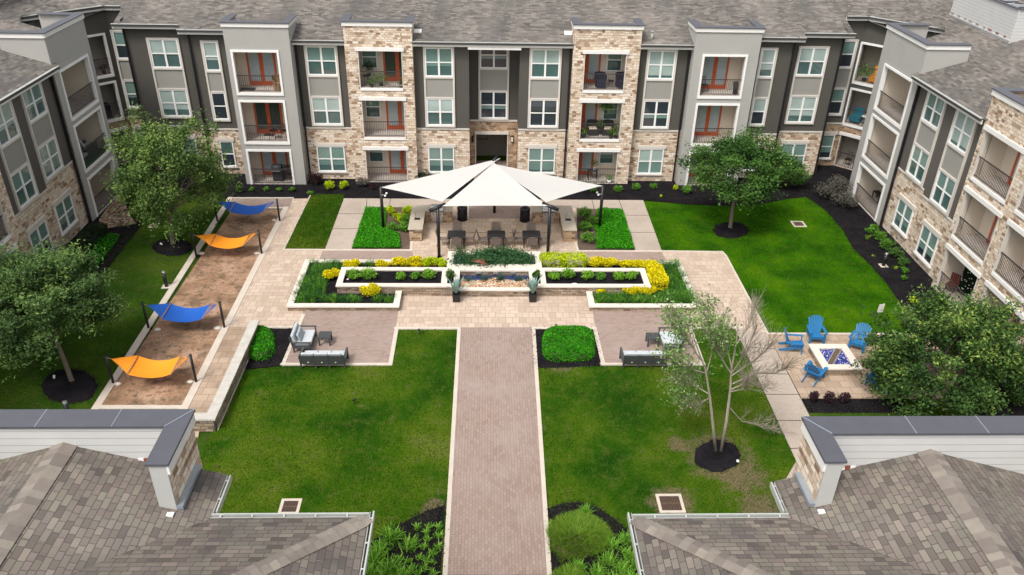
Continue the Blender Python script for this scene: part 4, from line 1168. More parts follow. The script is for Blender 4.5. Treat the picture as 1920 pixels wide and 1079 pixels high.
border([(744, 616), (732, 684)], .17, .036); border([(529, 684), (732, 684)], .14, .037); border([(531, 684), (569, 592)], .15, .038)
border([(742, 616.5), (861, 616.5)], .15, .036); border([(860.8, 618), (834.5, 1079), (-1.33, 8, 0)], .15, .0365)
border([(1000.5, 618), (1030, 1079), (2.08, 8, 0)], .15, .0365); border([(1001, 616.5), (1115, 616.5)], .15, .036); border([(1115, 616.5), (1131, 684)], .17, .036); border([(1128, 684), (1319, 684)], .14, .037); border([(1318, 684), (1292, 612)], .16, .038)
border([(1294, 616), (1378, 616)], .12, .037); border([(476, 615), (560, 615)], .12, .037)
border([(1241, 472), (1354, 473.5), (1361, 481), (1438, 625)], .10, .036); border([(1440, 627), (1750, 628)], .12, .036)
border([(533, 469.5), (773, 470.5)], .12, .038); border([(1083, 472), (1241, 472.5)], .12, .038); border([(771, 470), (773, 455)], .12, .039); border([(1083, 470), (1079, 456)], .12, .039)
border([(583, 366), (533, 468)], .08, .040); border([(877, 374), (877, 411)], .15, .037)
SP = gp([(420, 614), (476, 614), (372, 805), (330, 805)])
sheet('side_path', SP, .0245, 'pit_paving')
FPP = gp([(1440, 628), (1738, 629), (1800, 700), (1790, 748), (1503, 748)])
sheet('fire_pit_terrace', FPP, .022, 'pit_paving', thick=.03)

# ---- drains
def drain(u, v, w, dpt, label, nb=10):
    x, y = G2(u, v); r = empty('drain_grate', (x, y, 0), 0, label, 'drain', 'storm drains set in the lawns')
    f = MB(); t = .10
    for a in ((-w-t, -w, -dpt-t, dpt+t), (w, w+t, -dpt-t, dpt+t), (-w, w, -dpt-t, -dpt), (-w, w, dpt, dpt+t)): f.box(*a, -.02, .035, 'border')
    f.build('concrete_frame', r)
    g = MB(); g.box(-w, w, -dpt, dpt, 0.0, .012, 'drain_hole')
    for i in range(nb): 
        x_ = -w+2*w*(i+.5)/nb; g.box(x_-w/nb*.48, x_+w/nb*.48, -dpt, dpt, .012, .03, 'grate')
    g.box(-w, w, -.02, .02, .012, .034, 'grate'); g.build('grate', r)
drain(544, 951, .24, .25, 'small square storm drain in the grass at the bottom left above the white gutter')
drain(1257, 945, .34, .33, 'large square storm drain in the grass below the bare young tree', 13)
drain(290, 424, .17, .17, 'square drain cover in the shaded grass beside the upper left live oak', 6)
drain(1497, 421, .27, .27, 'square drain cover in the bright green lawn at upper right', 7)

# ================================================================== PLANTERS
def ring_wall(parent, pts, z0, z1, t, cap_t=.07, over=.04, closed=True, capw=None, mat='ledge_stone', cmat='limestone', names=('stone_wall', 'cap')):
    """low stone wall following a rectilinear outline given by its outer corners, with a stone cap"""
    P = [Vector((p[0], p[1], 0)) for p in pts]; n = len(P)
    A = sum(P[i].x*P[(i+1) % n].y-P[(i+1) % n].x*P[i].y for i in range(n)) if closed else 1
    segs = n if closed else n-1
    def offs(i, d):
        # inward offset by d at vertex i
        a = P[(i-1) % n] if (closed or i > 0) else None; b = P[i]; c = P[(i+1) % n] if (closed or i < n-1) else None
        sg = 1 if A > 0 else -1
        if a is None: e = (c-b).normalized(); return b+Vector((-e.y, e.x, 0))*sg*d
        if c is None: e = (b-a).normalized(); return b+Vector((-e.y, e.x, 0))*sg*d
        e1 = (b-a).normalized(); e2 = (c-b).normalized(); n1 = Vector((-e1.y, e1.x, 0))*sg; n2 = Vector((-e2.y, e2.x, 0))*sg
        k = (n1+n2); k = k/max(.2, k.dot(n1)); return b+k*d
    def band(d0, d1, za, zb, m, mb):
        for i in range(segs):
            j = (i+1) % n
            q = [offs(i, d0), offs(j, d0), offs(j, d1), offs(i, d1)]
            for zz in (zb, za): mb.face([(p.x, p.y, zz) for p in q], m)
            for a, b in ((0, 1), (2, 3)): mb.face([(q[a].x, q[a].y, za), (q[b].x, q[b].y, za), (q[b].x, q[b].y, zb), (q[a].x, q[a].y, zb)], m)
            if not closed and i == 0: mb.face([(q[0].x, q[0].y, za), (q[3].x, q[3].y, za), (q[3].x, q[3].y, zb), (q[0].x, q[0].y, zb)], m)
            if not closed and i == segs-1: mb.face([(q[1].x, q[1].y, za), (q[2].x, q[2].y, za), (q[2].x, q[2].y, zb), (q[1].x, q[1].y, zb)], m)
    w = MB(); band(.03, t-.03, z0, z1-cap_t, mat, w); w.build(names[0], parent)
    c = MB(); band(-over+.02, t+.01, z1-cap_t+.002, z1, cmat, c); c.build(names[1], parent)
def g3(u, v, z): return G2(u, v, z)
ZO = .30
for s in (-1, 1):
    if s < 0: pts = [g3(752, 544, ZO), g3(748.5, 575, ZO), g3(537, 574.5, ZO), g3(573.2, 486.4, ZO), g3(842, 488, ZO)]; lab = 'low U shaped stone planter of yellow shrubs and grasses left of the fountain'
    else: pts = [g3(1100, 545, ZO), g3(1105, 575, ZO), g3(1311, 575, ZO), g3(1276.5, 489.2, ZO), g3(1010, 490, ZO)]; lab = 'low U shaped stone planter of yellow shrubs and grasses right of the fountain'
    yb = np.mean([pts[1][1], pts[2][1]]); yt = np.mean([pts[3][1], pts[4][1]]); xo = np.mean([pts[2][0], pts[3][0]]); xi = np.mean([pts[0][0], pts[1][0]])
    pts = [(xi, pts[0][1]), (xi, yb), (xo, yb), (xo, yt), (pts[4][0], yt)]
    # keep winding so that the inward offset points into the bed
    root = wroot('stone_planter', ((xi+xo)/2, (yb+yt)/2, 0), lab, 'planter', 'low stone planters either side of the fountain')
    if s < 0:
        P2 = pts; ring_wall(root, [(x, y) for x, y in P2][::-1], 0, ZO, .26, closed=False)
    else: ring_wall(root, pts, 0, ZO, .26, closed=False)
    f = MB(); x0, x1 = sorted((xi, xo)); f.face([(x, y, .14) for x, y in ((x0+.1, yb+.1), (x1-.1, yb+.1), (x1-.1, yt-.1), (x0+.1, yt-.1))], 'mulch'); f.build('mulch_fill', root)
    if s < 0: OUTL = (x0, x1, yb, yt)
    else: OUTR = (x0, x1, yb, yt)
# winding test for open outlines is handled by the sign of the enclosed area

# raised middle planter with the fountain
ZM = .58
mx0, my0 = g3(630, 536, ZM); _, my1 = g3(639, 501.5, ZM); mx1, _ = g3(1220, 538, ZM)
my0 = (my0+g3(1220, 538, ZM)[1])/2; my1 = (my1+g3(1212, 503, ZM)[1])/2
cxL = g3(861, 520, ZM)[0]; cxR = g3(993, 520, ZM)[0]
root = wroot('fountain_planter', ((mx0+mx1)/2, my0, 0), 'long raised stone planter with a small fountain basin at its centre', 'planter')
FOUNT = root
T = .25
ring_wall(root, [(mx0, my0), (cxL, my0), (cxL, my1), (mx0, my1)], 0, ZM, T)
ring_wall(root, [(cxR, my0), (mx1, my0), (mx1, my1), (cxR, my1)], 0, ZM, T)
dv = [g3(827, 520, ZM)[0], g3(836, 520, ZM)[0]]
f = MB()
dL = [(g3(828, 520, ZM)[0], g3(839, 520, ZM)[0]), (g3(1013, 520, ZM)[0], g3(1023, 520, ZM)[0])]
for a, b in dL: f = MB(); f.box(a, b, my0+T, my1-T, .2, ZM-.005, 'limestone'); f.build('divider', root)
for a, b in ((mx0+.2, cxL-.2), (cxR+.2, mx1-.2)): f = MB(); f.face([(a, my0+.2, .46), (b, my0+.2, .46), (b, my1-.2, .46), (a, my1-.2, .46)], 'mulch'); f.build('mulch_fill', root)
# basin
ZB_ = .40; by0 = my0-.06
f = MB(); f.box(cxL+.02, cxR-.02, by0+.03, by0+.23, 0, ZB_-.07, 'ledge_stone'); f.box(cxL-.02, cxR+.02, my1-.24, my1-.005, 0, ZM-.08, 'ledge_stone'); f.build('stone_wall', root)
f = MB(); f.box(cxL+.003, cxR-.003, by0, by0+.27, ZB_-.068, ZB_, 'limestone'); f.box(cxL+.003, cxR-.003, my1-.27, my1+.0, ZM-.078, ZM-.004, 'limestone'); f.build('cap', root)
f = MB(); f.face([(cxL+.03, by0+.2, .29), (cxR-.03, by0+.2, .29), (cxR-.03, my1-.2, .29), (cxL+.03, my1-.2, .29)], 'water'); f.build('water', root)
f = MB(); 
for i in range(3):
    x = cxL+(cxR-cxL)*(.27+.25*i); f.box(x-.12, x+.12, my1-.36, my1-.245, .44, .47, 'steel')
f.build('spout', root)
f = MB()
for i in range(1300):
    x = rnd.uniform(cxL+.05, cxR-.05); y = rnd.uniform(by0+.28, by0+.28+(my1-by0-.5)*(.66+.12*sin(x*3.1))); s_ = rnd.uniform(.03, .065)
    f.ell((x, y, .315), (s_, s_*rnd.uniform(.6, 1), s_*.6), rnd.choice(['river_rock', 'orange_rock', 'tan_rock', 'tan_rock', 'orange_rock', 'limestone']) , 6, 3)
plain('orange_rock', (.42, .20, .09), .8, var=.3, vscale=8); plain('tan_rock', (.55, .38, .22), .8, var=.3, vscale=8)
o = f.build('river_pebbles', root); o['kind'] = 'stuff'
# upper basin behind
zu = .62
bx0, byu = g3(841, 471.5, zu); bx1, _ = g3(1012, 472.5, zu)
root = wroot('stone_planter', ((bx0+bx1)/2, byu, 0), 'stone basin planted with bougainvillea behind the fountain, its back edge toward the dining tables', 'planter')
ring_wall(root, [(bx0, my1-.001+.02), (bx1, my1+.02), (bx1, byu), (bx0, byu)], 0, zu, .27)
f = MB(); f.face([(bx0+.2, my1+.2, .42), (bx1-.2, my1+.2, .42), (bx1-.2, byu-.2, .42), (bx0+.2, byu-.2, .42)], 'water'); f.build('water', root)
UB = (bx0, bx1, my1+.02, byu)

# seat wall on the left
ZS_ = .62
wp = [G2(474, 600, ZS_+.25), G2(463, 600, ZS_+.25)]
root = wroot('seat_wall', (-10.15, 26, 0), 'long pale capped stone wall between the hammock path and the lawn', 'wall')
a = np.array(G2(468, 601, .62)); 
xw0 = -10.27
f = MB(); f.box(-10.20, -9.95, 23.6, 30.0, 0, .56, 'ledge_stone'); f.box(-11.6, -10.0, 23.42, 23.70, 0, .56, 'ledge_stone'); f.build('stone_wall', root)
f = MB(); f.box(-10.27, -9.88, 23.35, 30.05, .562, .64, 'limestone_dirty'); f.box(-11.6, -10.271, 23.35, 23.74, .562, .64, 'limestone_dirty'); f.build('cap', root)
f = MB(); f.box(-9.94, -9.90, 23.5, 30.0, 0, .03, 'border'); f.build('kerb_strip', root)
# ================================================================== FURNITURE AND FITTINGS
# ---- hammocks and their posts
def hammock_post(u, v, top, label):
    x, y = G2(u, v); r = empty('hammock_post', (x, y, .02), 0, label, 'post', 'black posts that hold the hammocks')
    m_ = MB(); m_.tube([(0, 0, 0), (0, 0, top)], .052, 'black_metal', 12); m_.build('post', r)
    m_ = MB(); m_.box(-.11, .11, -.11, .11, -.0, .022, 'black_metal'); m_.build('base_plate', r)
    m_ = MB(); m_.tube([(0, 0, top), (0, 0, top+.02)], .056, 'black_metal', 12); m_.build('post_cap', r); return x, y
HM = [('orange', (213, 719.5), (368.4, 717.6), 'between black posts nearest the camera', 'nearest'), ('blue', (278.8, 616), (421, 615.4), 'between black posts by the seat wall end, second from the camera', 'second'),
      ('orange', (368.4, 481.4), (491, 476.8), 'between black posts, third from the camera beside the small lawn strip', 'third'), ('blue', (407.8, 415.8), (524.8, 415.8), 'between black posts, farthest from the camera by the black mulch bed', 'farthest')]
for col, a, b, where, short in HM:
    xa, ya = hammock_post(*a, 1.33, 'left post of the %s %s hammock, at the grass edge' % (short, col)); xb, yb = hammock_post(*b, 1.33, 'right post of the %s %s hammock, at the path edge' % (short, col))
    r = wroot('hammock', ((xa+xb)/2, (ya+yb)/2, .5), '%s hammock %s' % (col, where), 'hammock')
    mt = 'hammock_'+col; X0, X1 = xa+.95, xb-.62; P = []; n = 18
    for i in range(n+1):
        t = i/n; x = X0+(X1-X0)*t; z = .88-.26*(1-(2*t-1)**2); row = []
        for j in range(9):
            q = j/8*2-1; w = .62-.04*(1-(2*t-1)**2); row.append((x, (ya+yb)/2+q*w-.02, z+.03*q*q+(.05*abs(q)**3)*(1-(2*t-1)**2)+rnd.uniform(-.004, .004)))
        P.append(row)
    fbm = MB(); fbm.grid(P, mt); fbm.build('fabric', r)
    for xe_, xp, yp_ in ((X0, xa, ya), (X1, xb, yb)):
        m_ = MB(); ym_ = (ya+yb)/2; m_.tube([(xe_, ym_-.64, .92), (xe_, ym_+.62, .92)], .022, 'rope', 8); m_.build('spreader_bar', r)
        m_ = MB(); tip = (xp+(.20 if xe_ > xp else -.16), yp_, 1.20)
        for q in range(9): m_.tube([(xe_, ym_-.62+q*.155, .925), tip], .007, mt, 4, False)
        m_.tube([tip, (xp, yp_, 1.27)], .014, 'rope', 6); m_.build('cords', r)
        # net of the end, same cloth: a thin triangular gusset near the left end
        if xe_ == X0:
            m_ = MB(); m_.grid([[(xe_, ym_-.60+q*.15, .915) for q in range(9)], [((xe_+tip[0])/2+.02, ym_-.30+q*.075, 1.06) for q in range(9)], [(tip[0]+.02, tip[1], 1.19)]*9], mt); m_.build('end_gusset', r)
for u, v, s_, w_ in ((514, 415, .13, 'right post of the farthest blue'), (482, 477, .16, 'right post of the far orange'), (378, 477, .2, 'left post of the far orange'), (236+60, 620, .16, 'left post of the near blue'), (408, 617, .19, 'right post of the near blue'), (222, 722, .15, 'left post of the nearest orange'), (357, 718, .15, 'right post of the nearest orange')):
    x, y = G2(u, v); m_ = MB(); m_.ell((x, y, .05), (s_, s_*.75, .06), 'limestone', 8, 4); o = m_.build('rock'); tag(o, 'pale flat rock on the gravel beside the %s hammock' % w_, 'rock', 'rocks beside the hammock posts')

# ---- shade sail
XP = [( -5.64, 40.37, 2.50), (6.38, 40.64, 2.52), (-2.40, 37.05, 2.80), (3.25, 37.25, 2.80), (.51, 42.52, 3.30)]
lab = ['left rear post of the white shade sail, standing in bright ground cover', 'right rear post of the white shade sail, standing in bright ground cover', 'left front post of the white shade sail behind the yellow hedge', 'right front post of the white shade sail behind the yellow hedge', 'centre rear post under the peak of the white shade sail']
for i, ((x, y, z), l) in enumerate(zip(XP, lab)):
    r = empty('sail_post', (x, y, 0), 0, l, 'post', 'black posts that carry the shade sail')
    m_ = MB(); rad = .085; m_.tube([(0, 0, 0), (0, 0, z+.02)], rad, 'black_metal', 14); m_.build('post', r)
    m_ = MB(); m_.tube([(0, 0, 0), (0, 0, .03)], .16, 'black_metal', 14); m_.build('base_plate', r)
    m_ = MB()
    if i in (2, 3):
        sg = 1 if i == 2 else -1
        m_.tube([(-.42*sg, -.15, z-.06), (.38*sg, .18, z+.17)], .095, 'black_metal', 12); m_.build('tilted_arm', r)
    elif i == 4: m_.tube([(-.12, -.10, z-.05), (.16, .22, z+.16)], .055, 'black_metal', 12); m_.build('tilted_arm', r)
    else:
        sg = 1 if i == 0 else -1
        m_.bar((.0, 0, z-.02), (.26*sg, -.02, z+.03), .06, .06, 'steel'); m_.build('turnbuckle', r)
        m_ = MB(); m_.ell((.22*sg, -.10, z-.45), (.06, .07, .06), 'lamp_lens', 8, 5); m_.ell((.30*sg, -.06, z-.33), (.06, .07, .06), 'lamp_lens', 8, 5); m_.bar((0, -.05, z-.42), (.22*sg, -.1, z-.40), .05, .05, 'steel'); m_.build('floodlight', r)
def sail(name, A, B, C, label, sag=.16, cv=.10):
    A, B, C = [np.array(p, float) for p in (A, B, C)]; cen = (A+B+C)/3
    r = wroot(name, tuple(cen), label, 'shade sail', 'white triangular shade sails over the dining tables'); n = 16; V = {}
    m_ = MB(); idx = {}
    for i in range(n+1):
        for j in range(n+1-i):
            a = i/n; b = j/n; c = 1-a-b; p = A*a+B*b+C*c
            e = 27*a*b*c; p = p+np.array([0, 0, -sag*e*.6])
            for w, (P, Q, R_) in ((a, (B, C, A)), (b, (A, C, B)), (c, (A, B, C))):   # concave edges
                pass
            # pull edges inward
            k = 4*(a*b*(1-c)**0 + b*c + a*c)/3
            edge = max(0, 1-3*min(a, b, c)*2.2)
            bow = (a*b if c <= min(a, b) else b*c if a <= min(b, c) else a*c)*4
            p = p+(cen-p)*cv*edge*bow*.8
            idx[(i, j)] = len(m_.v); m_.v.append(tuple(p))
    for i in range(n):
        for j in range(n-i):
            m_.f.append((idx[(i, j)], idx[(i+1, j)], idx[(i, j+1)])); m_.m.append('sail'); m_.sm.append(True)
            if j < n-i-1: m_.f.append((idx[(i+1, j)], idx[(i+1, j+1)], idx[(i, j+1)])); m_.m.append('sail'); m_.sm.append(True)
    m_.build('membrane', r)
    for P in (A, B, C):
        c_ = MB(); d = (cen-P)/np.linalg.norm(cen-P); q = np.array([-d[1], d[0], 0])*.09
        c_.face([P-d*.06, P+d*.22+q, P+d*.22-q], 'sail'); c_.build('corner_patch', r)
PK_ = GY(926, 305, 42.3)
LPk = GY(937, 297.5, 42.75)
LF = GY(829, 378.5, 37.15); RF = GY(1024.5, 379.5, 37.35); LR = GY(713, 351.5, 40.37); RR = GY(1129, 348.5, 40.64)
LFm = GY(830, 387, 36.95); RFm = GY(1026, 386.5, 37.15)
sail('shade_sail', LPk, LR, LF, 'left white triangular shade sail reaching toward the two yellow green shrubs', .06, .035)
sail('shade_sail', PK_, LFm, RFm, 'middle white triangular shade sail directly above the three dining tables', .12, .03)
sail('shade_sail', (PK_[0]-.35, PK_[1]+.10, PK_[2]-.05), RF, RR, 'right white triangular shade sail reaching toward the right kitchen counter', .06, .035)

# ---- outdoor kitchens
def kitchen(s):
    X0, X1 = (-4.12, -3.38) if s < 0 else (4.16, 4.88)     # long arm
    Bx0, Bx1 = (-3.38, -1.85) if s < 0 else (2.62, 4.16)
    Y0, Y1, Yb = 38.85, 41.95, 41.15; H = .76
    r = wroot('outdoor_kitchen', ((X0+X1)/2, Y0, 0), '%s L shaped stone kitchen counter with sink and built in grill under the sail' % ('left' if s < 0 else 'right'), 'kitchen counter', 'outdoor kitchen counters')
    m_ = MB(); m_.box(X0+.04, X1-.04, Y0+.04, Y1-.04, 0, H-.06, 'stone_warm'); m_.box(*sorted((Bx0+(.0 if s < 0 else .04), Bx1-(.04 if s < 0 else .0))), Yb+.04, Y1-.04, 0, H-.06, 'stone_warm'); m_.build('stone_base', r)
    gx = (Bx0+Bx1)/2+(-.1 if s < 0 else .15)
    m_ = MB(); m_.box(X0-.02, X1+.02, Y0-.02, Y1+.02, H-.058, H, 'granite_counter')
    a, b = sorted((Bx0, Bx1)); 
    lo = a if s > 0 else X1+.021; hi = X0-.021 if s > 0 else b
    m_.box(lo, gx-.36, Yb-.02, Y1+.02, H-.058, H, 'granite_counter'); m_.box(gx+.36, hi, Yb-.02, Y1+.02, H-.058, H, 'granite_counter'); m_.box(gx-.36, gx+.36, Y1-.12, Y1+.02, H-.058, H, 'granite_counter')
    m_.build('countertop', r)
    c = (X0+X1)/2; ys = 40.1
    m_ = MB(); m_.box(c-.16, c+.20, ys-.16, ys+.16, H+.001, H+.012, 'steel'); m_.box(c-.13, c+.17, ys-.13, ys+.13, H+.012, H+.016, 'drain_hole'); sk = m_.build('sink', r)
    m_ = MB(); m_.tube([(c-.10, ys+.2, H), (c-.10, ys+.2, H+.26), (c-.04, ys+.18, H+.33), (c+.04, ys+.10, H+.31), (c+.06, ys+.05, H+.22)], .018, 'steel', 7); m_.build('faucet', sk)
    m_ = MB(); m_.box(gx-.34, gx+.34, Yb-.10, Yb+.0, .42, H+.02, 'steel'); m_.box(gx-.35, gx+.35, Yb-.1, Y1-.13, H-.04, H+.05, 'steel'); 
    gr = m_.build('grill', r)
    m_ = MB(); P = []
    for i in range(7):
        a_ = pi*i/6; P.append([(gx-.34, Yb+.28-.30*cos(a_), H+.05+.20*sin(a_)), (gx+.34, Yb+.28-.30*cos(a_), H+.05+.20*sin(a_))])
    m_.grid(P, 'steel'); 
    for xx in (gx-.34, gx+.34): m_.face([(xx, Yb+.28-.30*cos(pi*i/6), H+.05+.20*sin(pi*i/6)) for i in range(7)], 'steel')
    m_.bar((gx-.28, Yb-.06, H+.14), (gx+.28, Yb-.06, H+.14), .03, .03, 'steel'); m_.build('lid', gr)
    m_ = MB(); 
    for xx in (gx-.2, gx, gx+.2): m_.tube([(xx, Yb-.10, .60), (xx, Yb-.13, .60)], .03, 'ac_dark', 8)
    m_.build('knob_row', gr)
    m_ = MB(); m_.box(gx-.30, gx+.30, Yb+.02, Yb+.038, .06, .40, 'steel'); m_.build('cabinet_door', r)
kitchen(-1); kitchen(1)

def trash(u, v, label):
    x, y = G2(u, v); r = empty('trash_can', (x, y, .03), 0, label, 'trash can', 'black slatted trash cans beside the dining tables')
    m_ = MB(); m_.tube([(0, 0, 0), (0, 0, .70)], .25, 'ac_dark', 20); 
    for i in range(30):
        a = 2*pi*i/30; m_.bar((cos(a)*.27, sin(a)*.27, .03), (cos(a)*.27, sin(a)*.27, .70), .03, .012, 'black_metal')
    for z in (.02, .36, .71): 
        m_.tube([(cos(2*pi*i/24)*.285, sin(2*pi*i/24)*.285, z) for i in range(25)], .014, 'black_metal', 5, False)
    m_.build('slatted_body', r)
    m_ = MB(); P = []
    for rr, z in ((.29, .72), (.28, .78), (.20, .83), (.12, .80), (.11, .70)): P.append([(rr*cos(2*pi*i/24), rr*sin(2*pi*i/24), z) for i in range(25)])
    m_.grid(P, 'black_metal'); m_.build('funnel_lid', r)
trash(867, 413, 'black round trash can with funnel lid beside the left kitchen counter'); trash(984, 415, 'black round trash can with funnel lid beside the right kitchen counter')

# ---- dining sets
def dining_table():
    r = empty('dining_table', (0, 0, 0), 0, 'x', 'table', 'black dining tables under the sail')
    m_ = MB()
    for i in range(8): m_.box(-.46, .46, -.46+i*.115, -.46+i*.115+.108, .62, .645, 'tabletop')
    m_.box(-.47, .47, -.47, .47, .60, .619, 'tabletop'); m_.build('tabletop', r)
    for x in (-.4, .4):
        for y in (-.4, .4): m_ = MB(); m_.tube([(x, y, 0), (x*.92, y*.92, .6)], .025, 'black_metal', 8); m_.build('leg', r)
    return r
def dining_chair():
    r = empty('dining_chair', (0, 0, 0), 0, 'x', 'chair', 'brown sling dining chairs around the tables')
    m_ = MB(); m_.grid([[(x, y, .40-.02*cos(y*4)) for x in (-.22, 0, .22)] for y in (-.24, -.1, .05, .2)], 'sling'); m_.build('seat', r)
    m_ = MB(); m_.grid([[(x*(1-.25*max(0, (z-.55))**1), -.22-(z-.38)*.28, z+(.04 if x == 0 and z > .8 else 0)) for x in (-.22, 0, .22)] for z in (.40, .55, .7, .84)], 'sling'); m_.build('backrest', r)
    for s in (-1, 1):
        m_ = MB(); x = .25*s
        m_.tube([(x, .26, 0), (x, .22, .40), (x, .20, .60), (x, -.25, .62)], .016, 'chair_frame', 6); m_.tube([(x, -.34, 0), (x, -.22, .38), (x*.92, -.36, .86)], .016, 'chair_frame', 6); m_.build('side_frame', r)
    m_ = MB(); m_.tube([(-.25, .22, .39), (.25, .22, .39)], .014, 'chair_frame', 6); m_.tube([(-.23, -.36, .86), (0, -.365, .90), (.23, -.36, .86)], .014, 'chair_frame', 6); m_.build('crossbar', r)
    return r
t0 = dining_table(); c0 = dining_chair(); first = [True]
TN = ('left', 'middle', 'right'); 
for i, (u, v) in enumerate(((856, 440), (930.5, 440), (996.5, 440))):
    x, y = G2(u, v, .64); y -= .05
    t = t0 if i == 0 else copy_tree(t0); place(t, (x, y, .03), 0, 'square black slatted dining table, %s of the three under the white sail' % TN[i])
    for dx, dy, rz, w in ((-.68, 0, -pi/2, 'left side'), (.68, 0, pi/2, 'right side'), (0, -.52, 0, 'near side'), (.02, .66, pi, 'far side')):
        if i == 0 and w == 'left side': dx = -.72
        c = c0 if first[0] else copy_tree(c0); first[0] = False
        place(c, (x+dx, y+dy, .03), rz+rnd.uniform(-.08, .08), 'brown sling armchair at the %s of the %s dining table' % (w, TN[i]))

# ---- lounge sets
def sofa(n, label, loc, rz, cushions=0):
    W = n*.56+.16; r = empty('outdoor_sofa', loc, rz, label, 'sofa', 'grey cushioned outdoor sofas'); m = 'sofa_frame'
    f = MB(); f.box(-W/2, W/2, -.36, .36, .20, .28, m); f.build('seat_frame', r)
    for x in (-W/2+.03, W/2-.03):
        for y in (-.36, .33): f = MB(); f.bar((x, y, 0), (x, y, .21), .06, .06, m); f.build('leg', r)
    for k in range(1, n):
        f = MB(); x = -W/2+.08+k*.56; f.bar((x, -.38, .0), (x, -.36, .21), .05, .05, m); f.build('leg', r)
    b = MB()
    for k in range(n+1):
        x = -W/2+.04+k*(W-.08)/n; b.bar((x, -.37, .2), (x, -.50, .74), .07, .045, m)
    for k in range(6):
        z = .27+k*.082; y = -.37-(z-.2)*.24; b.bar((-W/2+.04, y-.012, z), (W/2-.04, y-.012, z), .016, .066, m, up=(0, 0, 1))
    b.build('back_slats', r)
    for s in (-1, 1):
        a = MB(); x = s*(W/2-.0); a.box(x-.045, x+.045, -.42, .40, .50, .525, m); a.bar((x, .34, .0), (x, .34, .50), .05, .07, m); a.build('armrest', r)
    for k in range(n):
        x = -W/2+.08+(k+.5)*.56
        c = MB(); c.box(x-.272, x+.272, -.30, .36, .285, .40, 'cushion'); c.build('seat_cushion', r, bevel=.035)
        c = MB(); c.hexa([(x+sx*.265, -.33+sy*.06-(z-.4)*.26+.02, z) for sx in (-1, 1) for sy in (-1, 1) for z in (.40, .80)], 'cushion'); c.build('back_cushion', r, bevel=.04)
    for k in range(cushions):
        c = MB(); x = -.12+k*.34; c.hexa([(x+sx*.19, -.10+sy*.05-(z-.42)*.4, z+.02) for sx in (-1, 1) for sy in (-1, 1) for z in (.41, .72)], 'pillow'); c.build('pillow', r, bevel=.04)
    if n == 3:
        for k in range(3): c = MB(); c.box(-W/2+.08+(k+.45)*.56, -W/2+.08+(k+.45)*.56+.05, -.452, -.445, .33, .37, 'flower_white'); c.build('tag', r)
    return r
plain('pillow', (.36, .40, .43), .9, var=.5, vscale=40)
lx, ly = G2(572, 651); 
sofa(2, 'two seat grey sofa with two pillows on the left brick patio', (-7.75, 29.1, .03), -pi/2, 2)
sofa(3, 'three seat grey sofa on the left brick patio, slatted back toward the camera', (-6.70, 27.72, .03), 0)
sofa(3, 'three seat grey sofa on the right brick patio, slatted back toward the camera', (6.66, 27.72, .03), 0)
sofa(2, 'two seat pale sofa on the right brick patio, half hidden by the young tree', (8.02, 29.0, .03), pi/2, 0)
def side_table(loc, label):
    r = empty('side_table', loc, 0, label, 'side table', 'dark square side tables between the sofas'); m = 'sofa_frame'
    f = MB(); 
    for k in range(5): f.box(-.26, .26, -.26+k*.105, -.26+k*.105+.098, .40, .425, m)
    f.box(-.26, .26, -.26, .26, .385, .398, m); f.build('tabletop', r)
    for x in (-.22, .22):
        for y in (-.22, .22): f = MB(); f.box(x-.03, x+.03, y-.03, y+.03, 0, .385, m); f.build('leg', r)
side_table((*G2(611, 644), .03), 'dark square slatted side table in front of the left patio sofas'); side_table((*G2(1222, 646), .03), 'dark square slatted side table in front of the right patio sofas')

# ---- adirondack chairs and fire pit
def adirondack():
    r = empty('adirondack_chair', (0, 0, 0), 0, 'x', 'chair', 'blue adirondack chairs round the fire pit'); m = 'adirondack'
    s = MB()
    for k in range(6):
        y = -.14+k*.095; z = .235+.125*(k/5); s.bar((-.25, y, z), (.25, y, z), .088, .022, m)
    s.build('seat', r)
    b = MB()
    for k in range(7):
        x = (k-3)*.082; top = 1.00-.028*(k-3)**2*.55; sp = 1+.22; b.bar((x*.80, -.15, .24), (x*sp, -.52, top), .020, .074, m, up=(1, 0, 0))
    b.build('backrest', r)
    for sx in (-1, 1):
        a = MB(); a.bar((sx*.33, -.38, .52), (sx*.36, .36, .55), .12, .025, m); a.build('armrest', r)
        a = MB(); a.bar((sx*.30, .34, 0), (sx*.30, .32, .53), .035, .10, m, up=(1, 0, 0)); a.build('front_leg', r)
        a = MB(); a.bar((sx*.25, .36, .31), (sx*.25, -.62, .03), .03, .11, m); a.build('rear_leg', r)
    a = MB(); a.bar((-.33, -.36, .50), (.33, -.36, .50), .03, .07, m); a.bar((-.27, .36, .30), (.27, .36, .30), .025, .10, m); a.build('crossbar', r)
    return r
fx, fy = 14.45, 27.75
ch = adirondack()
for i, (u, v, rz, l) in enumerate(((1486, 656, -pi/2-.25, 'blue adirondack chair left of the fire pit, facing right'), (1527, 638, pi-.12, 'blue adirondack chair at the back left of the fire pit, facing the camera'), (1607, 652, pi-.62, 'blue adirondack chair at the back right of the fire pit, beside the big tree'), (1524, 711, -.72, 'blue adirondack chair at the front left of the fire pit, seen from behind'), (1642, 724, .75, 'blue adirondack chair mostly hidden under the big tree in front of the fire pit'))):
    c = ch if i == 0 else copy_tree(ch); x, y = G2(u, v); place(c, (x, y, .03), rz, l, .98)
ZP = .40
p = [G2(1517.5, 645.6, ZP), G2(1588.9, 645.6, ZP), G2(1613, 691, ZP), G2(1544.5, 692.5, ZP)]
x0 = (p[0][0]+p[3][0])/2; x1 = (p[1][0]+p[2][0])/2; y1 = (p[0][1]+p[1][1])/2; y0 = (p[2][1]+p[3][1])/2
r = wroot('fire_pit', ((x0+x1)/2, (y0+y1)/2, 0), 'square stone fire pit with a pale cap, filled with blue glass', 'fire pit')
